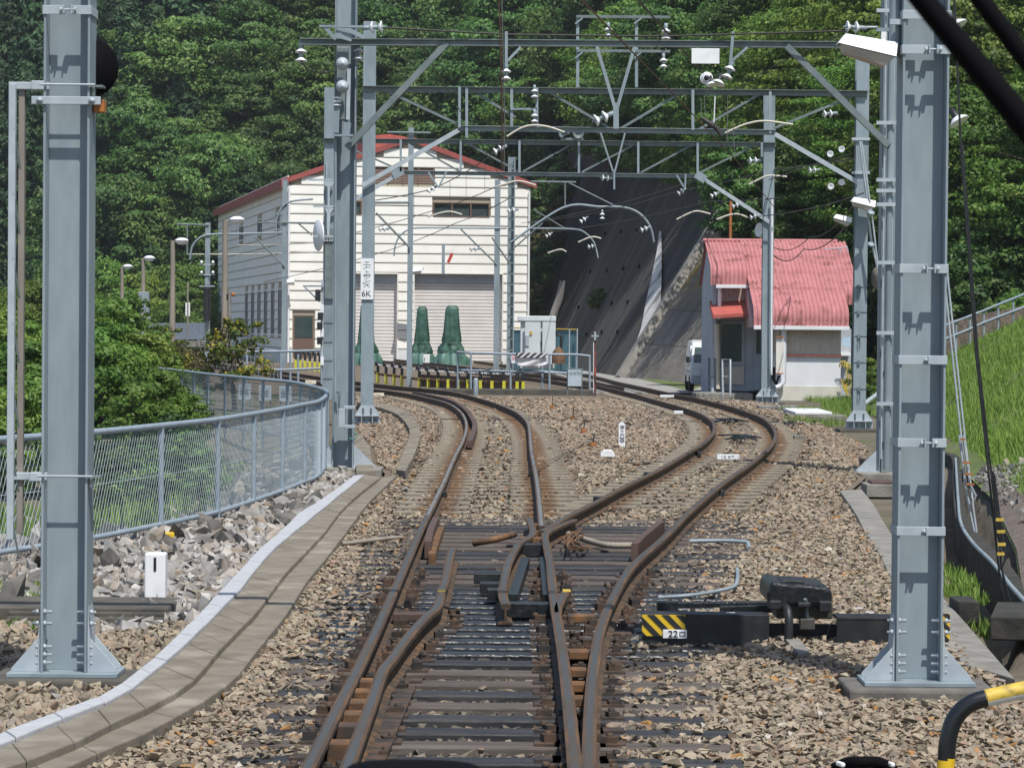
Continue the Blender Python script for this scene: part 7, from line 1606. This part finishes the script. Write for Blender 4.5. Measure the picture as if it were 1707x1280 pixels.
stay('pair of pale guy stays with rusty clamps on the bank', [[(1566, 380, 30), (1584, 560, 30), (1603, 735, 30), (1612, 828, 30), (1626, 895, 30)], [(1573, 400, 30), (1590, 560, 30), (1609, 735, 30), (1621, 830, 30)], [(1599, 725, 29.95), (1609, 810, 29.95), (1616, 840, 29.95)], [(1606, 725, 29.95), (1616, 805, 29.95), (1627, 826, 29.95), (1622, 838, 29.95), (1617, 815, 29.95)], [(1621, 836, 29.9), (1630, 902, 29.9)]], [(1601, 1609, 732, 29.9), (1605, 1618, 771, 29.9), (1607, 1621, 790, 29.9), (1610, 1624, 807, 29.9)], .011, 'steel_light', 'orange')
stay('pair of black guy stays with rusty clamps at the right edge', [[(1590, -20, 21), (1602, 250, 21), (1626, 580, 21), (1663, 930, 21), (1674, 1018, 21)], [(1604, 240, 21.1), (1630, 590, 21.1), (1665, 900, 21.1)], [(1655, 785, 20.95), (1664, 860, 20.95), (1669, 945, 20.95), (1689, 1024, 20.95)], [(1657, 790, 20.95), (1672, 905, 20.95), (1677, 930, 20.95), (1668, 950, 20.95)]], [(1660, 1673, 866, 20.9), (1662, 1675, 886, 20.9), (1663, 1676, 907, 20.9), (1662, 1674, 923, 20.9)], .008, 'black', 'yellow_worn')
t = thing('bank_railing', 'grey tube railing climbing behind the grass bank', 'railing', P(1640, 560, 77))
RP = [(1570, 600, 544), (1594, 588, 536), (1617, 578, 527), (1640, 565, 518), (1664, 557, 508), (1689, 548, 498), (1714, 540, 488)]
for (x, y0, y1) in RP: b = MB(); b.tube([P(x, y0 + 14, 77), P(x, y1, 77)], .03, 8); b.build('post', M['blue_paint'], t)
for o_ in (0, .42): b = MB(); b.tube([P(x, y1 + (y0 - y1) * o_, 76.96) for x, y0, y1 in [(1556, 606, 549)] + RP + [(1745, 530, 476)]], .033, 8); b.build('rail', M['blue_paint'], t)
b = MB(); a, c = P(1560, 585, 79), P(1760, 545, 79); b.bar(a + Vector((0, 0, -.4)), c + Vector((0, 0, -.4)), .3, 2.2); tag(b.build('path_wall', M['litter']), 'brown earth retaining wall behind the bank railing', 'wall')
t = thing('fallen_pipe', 'grey pipe lying on the weeds between the right columns', 'pipe', P(1450, 665, 72)); b = MB(); b.tube([P(1440, 674, 70), P(1464, 656, 73)], .055, 8); b.build('pipe', M['steel_light'], t)
t = thing('footing_box', 'rusty lid on a concrete box beside the nearest right gantry foot', 'concrete block', G(1470, 815)); c = G(1468, 818, 0); b = MB(); b.box(c + Vector((0, .25, .0)), (.36, .6, .16)); b.build('box', M['concrete'], t, .01); b = MB(); b.box(c + Vector((.03, .25, .095)), (.28, .45, .04)); b.build('lid', M['angle'], t, .01)
t = thing('timber_stub', 'short dark timber lying by the nearest right gantry foot', 'timber', G(1450, 775)); c = G(1447, 778, 0); b = MB(); b.box(c + Vector((.06, .1, .02)), (.30, .3, .2), .1); b.build('timber', M['tie_brown'], t, .01)
yb_ = 12.6; bar_ = thing('pipe_barrier', 'bent pipe barrier painted black and yellow, white along its upper side, at the bottom right', 'barrier', P(1575, 1300, yb_))
pv = catmull([P(1574.5, 1330, yb_), P(1575.5, 1290, yb_), P(1578, 1262, yb_)], .02); rr = .0375
b = MB(); b.tube(pv, rr, 20); b.build('upright', M['yellow'], bar_)
pe = catmull([P(1577.5, 1266, yb_), P(1580, 1235, yb_), P(1588, 1205, yb_), P(1602, 1184, yb_), P(1622, 1170, yb_), P(1645, 1163, yb_)], .012); b = MB(); b.tube(pe, rr, 20); b.build('elbow', mat('glossy_black_paint', (.012, .014, .017), .28), bar_)
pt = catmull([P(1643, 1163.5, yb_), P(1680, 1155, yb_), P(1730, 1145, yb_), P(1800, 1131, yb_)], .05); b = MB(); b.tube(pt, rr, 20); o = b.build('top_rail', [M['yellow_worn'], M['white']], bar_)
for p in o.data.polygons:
    if p.normal.z > .25 and len(p.vertices) == 4: p.material_index = 1  # upward-facing faces of the top rail take the white colour
# wiper arms of the cab window and the coupling hood, close to the viewpoint
wp = thing('windscreen_wiper', 'thick out-of-focus black wiper arm crossing the top right corner', 'wiper', P(1600, 130, .85))
b = MB(); Yw = .85; b.tube([P(1505, -40, Yw), P(1620, 100, Yw), P(1760, 270, Yw)], [.0033, .0037, .0042], 8); b.build('arm', M['rubber'], wp)
wp = thing('windscreen_wiper', 'thinner out-of-focus black wiper blade nearest the top right corner', 'wiper', P(1680, 50, .9))
b = MB(); b.tube([P(1598, -50, .9), P(1650, 20, .9), P(1770, 180, .9)], .0029, 8); b.build('blade', M['rubber'], wp)
hd = thing('train_lamp', 'rounded top of a dark lamp housing on the train front', 'lamp', P(690, 1300, 1.35))
b = MB(); c = P(690, 1290, 1.35); n = 28
vs = []; 
for j in range(9):
    ph = j / 8 * PI / 2
    for k in range(n): a_ = 2 * PI * k / n; vs.append(c + Vector((math.cos(a_) * math.cos(ph) ** .35 * .033, math.sin(a_) * math.cos(ph) * .03, math.sin(ph) * .0078 - .002)))
b.add(vs, [(j * n + k, j * n + (k + 1) % n, (j + 1) * n + (k + 1) % n, (j + 1) * n + k) for j in range(8) for k in range(n)], 0, True); b.build('housing', M['rubber'], hd)

# ------------------------------------------------------------------ far left: platform, lamps, signs
pl = thing('platform_wall', 'grey panelled platform wall in the far left background', 'wall', P(255, 560, 190)); b = MB(); a, c = P(195, 552, 190), P(345, 552, 178); b.bar(a, c, .3, 1.0); b.build('panels', M['hut_grey'], pl)
b = MB()
for k in range(16): p = a.lerp(c, k / 15); b.box(p + Vector((0, -.2, 0)), (.06, .06, 1.0))
b.build('ribs', M['steel_dark'], pl); b = MB(); b.bar(a + Vector((0, -1, -.75)), c + Vector((0, -1, -.75)), 2.4, .35); b.build('platform_slab', M['concrete'], pl)
def street_lamp(px, pyb, pyt, hx, Y, label, arm=None):
    g = P(px, pyb, Y); t = thing('platform_lamp', label, 'lamp post', g, 'platform lamps left of the shed'); z1 = P(px, pyt, Y).z; s = mpp(Y)
    b = MB(); b.tube([g, Vector((g.x, Y, (g.z + z1) / 2)), Vector((g.x, Y, z1))], [.16, .13, .11], 10); b.build('pole', M['brown_wood'], t)
    h = P(hx, pyt, Y); b = MB(); b.tube([Vector((g.x, Y, z1 - .1)), h], .05, 6); b.build('arm', M['steel'], t)
    b = MB(); b.lathe([(0, .14), (.18, .12), (.32, .03), (.34, 0)], 18, h); b.build('hood', M['porcelain'], t); b = MB(); b.lathe([(.32, .0), (.30, -.10), (.18, -.19), (0, -.21)], 18, h); b.build('globe', M['lamp_glass'], t)
    return t
street_lamp(374, 590, 366, 395, 130, 'tallest platform lamp, beside the corner of the shed'); street_lamp(287, 570, 401, 303, 145, 'second tallest platform lamp, left of the black sleeved post')
street_lamp(238, 560, 430, 249, 175, 'platform lamp standing above the grey equipment case'); street_lamp(203, 562, 444, 213, 200, 'small far platform lamp near the bushes'); street_lamp(192, 555, 451, 199, 215, 'smallest and farthest platform lamp')
ec = thing('equipment_case', 'grey metal case on a sloping strut in the far left background', 'equipment case', P(240, 545, 150)); b = MB(); b.box(P(240, 504, 150), (.52, .5, 1.05)); b.build('case', M['steel'], ec, .02); b = MB(); b.bar(P(205, 565, 150), P(235, 527, 150), .12, .12, upv=(0, 1, 0)); b.build('strut', M['steel_dark'], ec); b = MB(); b.box(P(244, 545, 150), (.4, .3, 1.0)); b.build('stand', M['steel_light'], ec)
t = thing('station_sign', 'small white vertical sign with four dark characters in the far left background', 'sign', P(313, 545, 170)); b = MB(); b.box(P(313, 516, 170), (.26, .06, .75)); b.build('board', M['white'], t, .01)
strokes(sum([[((-.06, .24 - .17 * i), (.06, .24 - .17 * i)), ((-.05, .18 - .17 * i), (.05, .18 - .17 * i)), ((0, .26 - .17 * i), (0, .16 - .17 * i))] for i in range(4)], []), P(313, 516, 169.96), XR, ZU, NF, .025, M['black'], t); b = MB(); b.tube([P(313, 558, 170), P(313, 470, 170)], .05, 6); b.build('pole', M['brown_wood'], t)
t = thing('black_sleeve_post', 'black and white banded post with white insulators left of the shed', 'post', P(345, 545, 151)); b = MB(); b.tube([P(345, 480, 149.7), P(345, 535, 149.7)], .17, 10); b.build('sleeve', M['black'], t)
for py in (441, 458, 477): b = MB(); seg(b, (332, py), (358, py), 149.6, .05); b.build('cross_arm', M['steel_light'], t)
for px, py in ((336, 437), (355, 437), (336, 454), (355, 454)): b = MB(); b.lathe([(0, -.07), (.06, -.07), (.075, 0), (.04, .07), (0, .08)], 10, P(px, py, 149.5)); b.build('insulator', M['porcelain'], t)
t = thing('beacon_post', 'pale concrete post with an orange beacon behind the small tree', 'post', P(383, 640, 100)); b = MB(); b.tube([P(384, 650, 100), P(382, 482, 100)], .06, 8); b.build('pole', M['concrete'], t); b = MB(); b.lathe([(0, -.07), (.06, -.06), (.07, 0), (.05, .06), (0, .075)], 12, P(389, 491, 99.9)); b.build('beacon', M['orange'], t); b = MB(); b.box(P(379, 495, 99.9), (.06, .06, .2)); b.build('bracket', M['black'], t)
t = thing('hillside_stair', 'white framed structure among the trees above the shed', 'structure', P(880, 105, 215)); b = MB(); seg(b, (866, 97), (896, 106), 215, .22); b.build('beam', M['white'], t)
for px, y0, y1 in ((868, 98, 115), (876, 100, 118), (884, 102, 120), (893, 104, 121)): b = MB(); seg(b, (px, y0), (px, y1), 215, .16); b.build('post', M['white'], t)

b = MB(); b.bar((lx, ly, 8.9), (rx, ry, 8.9), .12, .14); b.build('shadow_cross_beam', M['steel'], cL)  # unseen beam added high overhead so its shadow falls across the track

# ------------------------------------------------------------------ trees and shrubs
def leaf_mesh(name, clumps, nper, size, material, upness=1.0, seed=1, elong=1.5):
    """clumps: array rows (x, y, z, rx, rz, tone); leaves are small folded-free rhombs spread through every clump"""
    rg = np.random.default_rng(seed); cl = np.repeat(np.asarray(clumps), nper, axis=0); n = len(cl)
    d = rg.normal(size=(n, 3)); d /= np.linalg.norm(d, axis=1)[:, None]; r_ = rg.random(n) ** .45
    c = cl[:, :3] + d * r_[:, None] * np.stack([cl[:, 3], cl[:, 3], cl[:, 4]], 1)
    nr = rg.normal(size=(n, 3)) * .5; nr[:, 2] += upness * .7; nr += d * .6; co = c * np.array([1, 1, 0]); nr += .45 * co / (np.linalg.norm(co, axis=1)[:, None] + .3); nr /= np.linalg.norm(nr, axis=1)[:, None]
    t = np.cross(nr, rg.normal(size=(n, 3))); t /= np.linalg.norm(t, axis=1)[:, None]; bt_ = np.cross(nr, t)
    s = size * rg.uniform(.6, 1.35, n)[:, None]
    V = np.stack([c - t * s * elong * .5, c + bt_ * s * .42 - nr * s * .08, c + t * s * elong * .5, c - bt_ * s * .42 - nr * s * .08], 1).reshape(-1, 3)
    a = np.clip(cl[:, 5] + rg.normal(0, .16, n), 0, 1)
    return np_mesh(name, V, np.arange(n * 4).reshape(n, 4), material, attr=np.repeat(a, 4))
def limb_mesh(name, H, tr, ends, trunk_top):
    b = MB(); rg = random.Random(int(H * 100) + len(ends)); pts = [Vector((0, 0, -.6))]; k = 6
    for i in range(1, k + 1): pts.append(Vector((rg.uniform(-.12, .12) * i * .4, rg.uniform(-.12, .12) * i * .4, trunk_top * i / k)))
    b.tube(pts, [tr * (1 - .75 * i / k) for i in range(k + 1)], 7)
    for e in ends:
        e = Vector(e); z0 = max(.12 * trunk_top, min(e.z * .72, trunk_top * .95)); f = z0 / trunk_top * k; i = min(int(f), k - 1); s0 = pts[i].lerp(pts[i + 1], f - i) if i + 1 < len(pts) else pts[-1]
        mid_ = s0.lerp(e, .5) + Vector((0, 0, (e - s0).length * .10)); b.tube([s0, mid_, e], [tr * .32, tr * .18, tr * .05], 5, cap=False)
    me = bpy.data.meshes.new(name); me.from_pydata(b.v, [], b.f); me.materials.append(M['bark']); me.polygons.foreach_set('use_smooth', b.sm); me.update(); return me
def broad_proto(seed, H, Rr, nc, nper, size, material, flat=.42, cr_=.26, low=.28):
    rg = np.random.default_rng(seed); cl = []
    for k in range(nc):
        th = k * 2.399 + rg.uniform(-.5, .5); f = (k + .5) / nc; zz = low + (1 - low) * f; prof_ = math.sin(min(1, (zz - low * .6) / (1 - low * .6)) * PI * .86 + .32) ** .75 if zz < .99 else .15
        rad = Rr * prof_ * (rg.uniform(.55, 1.08) if k % 4 else rg.uniform(.1, .5)); lr = Rr * cr_ * rg.uniform(.65, 1.45)
        cl.append((rad * math.cos(th) + rg.normal(0, .1), rad * math.sin(th) + rg.normal(0, .1), H * zz + rg.normal(0, .18), lr, lr * flat * rg.uniform(.7, 1.4), float(np.clip(rg.normal(.5, .13), .1, .9))))
    ends = [c[:3] for c in cl[::3]]
    return leaf_mesh('crown', cl, nper, size, material, 1.0, seed), limb_mesh('trunk', H, H * .018 + .03, ends, H * .9)
def cedar_proto(seed, H, Rr, nc, nper, size, material):
    rg = np.random.default_rng(seed); cl = []
    for k in range(nc):
        f = (k + .5) / nc; zz = .14 + .86 * f; th = k * 2.399 + rg.uniform(-.4, .4); rad = Rr * (1 - zz) ** .75 * rg.uniform(.45, 1.1) + .08; lr = Rr * (.16 + .16 * (1 - zz)) * rg.uniform(.7, 1.3)
        cl.append((rad * math.cos(th), rad * math.sin(th), H * zz - rad * .22, lr, lr * .75, float(np.clip(rg.normal(.5, .15), .1, .9))))
    return leaf_mesh('crown', cl, nper, size, material, .35, seed, 2.2), limb_mesh('trunk', H, H * .014 + .04, [c[:3] for c in cl[::5]], H * .97)
PROTO = {
 'A': broad_proto(11, 9.0, 3.4, 85, 260, .155, M['leaf']), 'B': broad_proto(12, 8.0, 3.6, 85, 260, .155, M['leaf'], .5, .24), 'C': broad_proto(13, 11.0, 3.2, 95, 240, .16, M['leaf'], .40, .25, .2),
 'D': broad_proto(14, 7.5, 3.3, 90, 230, .125, M['leaf_bright'], .26, .30, .12), 'E': broad_proto(15, 9.0, 3.6, 100, 230, .125, M['leaf_bright'], .24, .28, .10), 'F': broad_proto(16, 6.5, 3.4, 80, 230, .15, M['leaf_bright'], .45, .25, .1),
 'K': cedar_proto(21, 15, 2.9, 130, 120, .22, M['needle']), 'L': cedar_proto(22, 12, 2.6, 110, 120, .22, M['needle']),
 'S': broad_proto(31, 2.0, 1.15, 60, 120, .085, M['leaf_bright'], .6, .26, .06), 'T': broad_proto(32, 2.4, 1.1, 60, 120, .095, M['leaf'], .6, .26, .06), 'Y': broad_proto(33, 2.1, .75, 34, 60, .075, M['leaf_yellow'], .5, .30, .38), 'Z': broad_proto(34, 1.6, .9, 40, 60, .08, M['leaf_dry'], .5, .28, .1),
}
KIND = {'A': 'broadleaf_tree', 'B': 'broadleaf_tree', 'C': 'broadleaf_tree', 'D': 'broadleaf_tree', 'E': 'broadleaf_tree', 'F': 'broadleaf_tree', 'K': 'cedar_tree', 'L': 'cedar_tree', 'S': 'leafy_shrub', 'T': 'leafy_shrub', 'Y': 'young_tree', 'Z': 'dry_shrub'}
NT = 0
def plant(k, loc, scale, label, group=None, cat=None, sq=1.0):
    global NT
    cm, tm = PROTO[k]; t = thing(KIND[k], label, cat or ('shrub' if k in 'STZ' else 'tree'), loc, group); t.rotation_euler = (0, 0, random.uniform(0, 6.28)); t.scale = (scale * sq, scale * sq, scale)
    for nm, me in (('crown', cm), ('trunk', tm)): o = bpy.data.objects.new(nm, me); COL.objects.link(o); o.parent = t
    NT += 1; return t
def proj(p):
    v = Vector(p) - Vector((0, 0, CAMZ)); d = v.dot(fw); return CX + F * v.dot(rt) / d, CY - F * v.dot(up) / d
rgt = random.Random(5)
def on_hill(s0, s1, ds, t0, t1, dt, kinds, sc0, sc1, label_fn, group):
    s = s0
    while s < s1:
        t = t0
        while t < t1:
            ss, tt = s + rgt.uniform(-.35, .35) * ds, t + rgt.uniform(-.35, .35) * dt; p = hill_pt(ss, max(tt, -1)); k = rgt.choice(kinds) if isinstance(kinds, str) else kinds(p)
            if k:
                x, y = proj(p); x2, y2 = proj(p + Vector((0, 0, 9))); sc_ = rgt.uniform(sc0, sc1)
                if -90 < x < 1790 and y2 < 760 and y > -60: plant(k, p - Vector((0, 0, .3)), sc_, *label_fn(k, p), group)
            t += dt
        s += ds
def lab_back(k, p):
    return ('dark cedar in the dense wood on the far hillside',) if k in 'KL' else ('leafy broadleaf tree in the dense wood on the far hillside',)
def kind_back(p):
    x, y = proj(p)
    if x < 120: return rgt.choice('KKLLLA')
    if x < 340 and y < 470: return rgt.choice('KKLLLAC')
    return rgt.choice('AABBCCA')
on_hill(.55, 5.4, .15, 2, 42, 6.0, kind_back, 1.05, 1.6, lab_back, 'trees on the hillside behind the shed')
def lab_wall(k, p): return ('sunlit leafy tree rooted above the black retaining wall',)
on_hill(5.4, 8.15, .16, .5, 24, 5.5, lambda p: rgt.choice('ABCFFB'), .75, 1.2, lab_wall, 'trees above the retaining wall')
def lab_right(k, p): return ('yellow green tree with layered branches on the slope right of the hut',)
on_hill(8.2, 13.0, .26, .3, 24, 4.6, lambda p: rgt.choice('DDEE') if proj(p)[0] > 1380 else rgt.choice('ABDE'), .7, 1.05, lab_right, 'layered trees on the right slope')
# round bright trees behind the platform, far left
for px, Y, s_ in [(170, 206, 1.0), (205, 214, .95), (240, 205, .85), (270, 214, 1.0), (300, 205, .95), (330, 212, 1.0), (350, 220, 1.05), (225, 200, .6), (320, 200, .7)]:
    p = P(px, 560, Y); plant('F', (p.x, Y, -.4), s_, 'rounded light green tree behind the platform wall', 'trees behind the platform wall')
# left middle distance: bushes and small trees beyond the fence
for k, px, py, Y, s_ in [('F', 20, 610, 112, .62), ('F', -10, 640, 104, .6), ('F', 58, 640, 108, .66), ('F', 95, 620, 118, .75), ('F', 150, 615, 100, .56), ('F', 185, 600, 108, .36), ('F', 30, 690, 84, .45), ('F', -15, 700, 80, .5)]:
    p = P(px, 560, Y); plant(k, (p.x, Y, -1.0), s_, 'small dense tree standing beyond the fence behind the near left column', 'small trees beyond the left fence')
for k, px, Y, s_, z in [('S', 172, 58, .95, -.6), ('S', 205, 62, .9, -.5), ('S', 240, 66, .95, -.4), ('S', 270, 61, .62, -.35), ('S', 228, 56, .6, -.5), ('S', 300, 64, .55, -.25), ('S', 160, 66, 1.1, -.6), ('S', 60, 54, .85, -.9), ('S', 20, 50, .8, -.9), ('S', 40, 60, 1.1, -.9), ('S', 190, 74, 1.3, -.4), ('S', 255, 80, .6, -.3), ('S', 0, 66, 1.2, -.9), ('S', 110, 60, 1.0, -.8), ('S', 318, 58, .4, -.3)]:
    p = P(px, 640, Y); plant(k, (p.x, Y, z), s_, 'bright green leafy shrub just beyond the chain-link fence', 'shrubs beyond the chain-link fence')
for k in range(16):
    px, Y = 165 + 11 * k + rgt.uniform(-8, 8), rgt.uniform(33, 44); p = P(px, 800, Y)
    if p.x < float(fence_front(np.array(Y))) - .5: plant(rgt.choice('TTZ'), (p.x, Y, float(ground_z(np.array([p.x]), np.array([Y]))[0]) - .1), rgt.uniform(.25, .5), 'low tangled weed clump behind the chain-link mesh', 'weed clumps behind the chain-link mesh')
p = P(388, 640, 72); yt_ = plant('Y', (p.x, 72, -.25), 1.12, 'young tree with yellowing leaves beside the pale beacon post', None, 'tree')
p = P(268, 640, 84); plant('Y', (p.x, 84, -.2), 1.0, 'thin young tree with yellowish leaves left of the beacon post', None, 'tree')
for px, Y, s_ in [(300, 92, .9), (322, 96, .8), (282, 97, .9)]: p = P(px, 640, Y); plant('Z', (p.x, Y, -.2), s_, 'dry orange brown shrub beside the platform path', 'dry shrubs beside the path')
for (px, py, sc_, k) in [(893, 560, 1.0, 'T'), (905, 520, 1.1, 'Z'), (897, 470, 1.7, 'T'), (915, 450, 1.5, 'Z'), (900, 420, 1.9, 'T'), (925, 400, 1.6, 'Z'), (905, 370, 2.0, 'T'), (940, 360, 1.4, 'T'), (915, 330, 1.8, 'T'), (898, 310, 2.0, 'T'), (930, 430, 1.2, 'Z'), (912, 490, 1.2, 'T'), (945, 330, 1.2, 'Z')]:
    plant(k, on_face(px, py), sc_, 'scrubby bush rooted on the stained wall beside the shed', 'bushes on the wall beside the shed')
for k in range(26):
    s_ = .30 + .70 * k / 25; plant(rgt.choice('TTS'), face_pt(min(s_, 1), .955) + Vector((.1, 0, -.6)), rgt.uniform(1.6, 2.7) * (1.3 - .65 * s_), 'leafy bush overhanging the top of the stained wall', 'bushes overhanging the wall top')
q0, q1, q2, q3 = map(Vector, (B1, B2, T1m, T2))
plant('Z', q0.lerp(q1, .28).lerp(q2.lerp(q3, .28), .52), .8, 'dry grassy clump growing from the paler part of the wall', None, 'shrub')
plant('S', face_pt(.68, .27), .45, 'single small green fern on the black stained wall', None, 'shrub')
for (px, py, s_) in [(1245, 372, .9), (1270, 350, 1.0), (1230, 300, 1.1), (1340, 372, 1.2), (1385, 378, 1.1), (1430, 370, 1.3), (1300, 330, 1.3), (1360, 330, 1.4), (1460, 420, 1.0), (1400, 330, 1.3)]:
    p = P(px, py, 103); plant('T', (p.x, 103.5, p.z - 1.6 * s_), s_ * 1.1, 'dark leafy bush on the slope just above the hut roof', 'bushes above the hut roof')
for (px, py, Y, s_) in [(1452, 590, 96, 1.1), (1462, 545, 97, 1.3), (1446, 520, 98, 1.2), (1470, 500, 99, 1.5), (1455, 470, 100, 1.4), (1575, 530, 86, 1.2), (1600, 520, 87, 1.2), (1625, 505, 88, 1.3), (1655, 495, 88, 1.3), (1685, 480, 89, 1.4), (1715, 470, 88, 1.5), (1590, 500, 92, 1.6), (1640, 480, 93, 1.7), (1690, 455, 94, 1.8), (1480, 560, 95, 1.3)]:
    p = P(px, py, Y); plant('T', (p.x, Y, p.z - 1.1 * s_), s_, 'dark bush filling the slope behind the railing and right columns', 'dark bushes behind the bank railing')
for px, py, Y, s_ in [(1590, 590, 80, .5), (1665, 560, 81, .55), (1700, 545, 82, .6), (1470, 660, 76, .35), (1445, 640, 84, .5)]:
    p = P(px, py, Y); plant('S', (p.x, Y, p.z - .4), s_, 'low weedy shrub along the grass bank and its railing', 'weedy shrubs on the bank')
print('plants', NT, 'objects', len(bpy.data.objects))

# ------------------------------------------------------------------ thin summer haze
hm = bpy.data.materials.new('haze'); hm.use_nodes = True; hn = hm.node_tree.nodes; hn.clear(); ho = hn.new('ShaderNodeOutputMaterial'); hvv = hn.new('ShaderNodeVolumePrincipled')
hvv.inputs['Color'].default_value = (.86, .92, 1.0, 1); hvv.inputs['Density'].default_value = .0002; hvv.inputs['Anisotropy'].default_value = .2; hm.node_tree.links.new(hvv.outputs[0], ho.inputs['Volume'])
b = MB(); b.box((0, 190, 44), (720, 640, 100)); o = b.build('haze', hm); o['kind'] = 'stuff'; o['label'] = 'thin bluish summer haze over the valley'
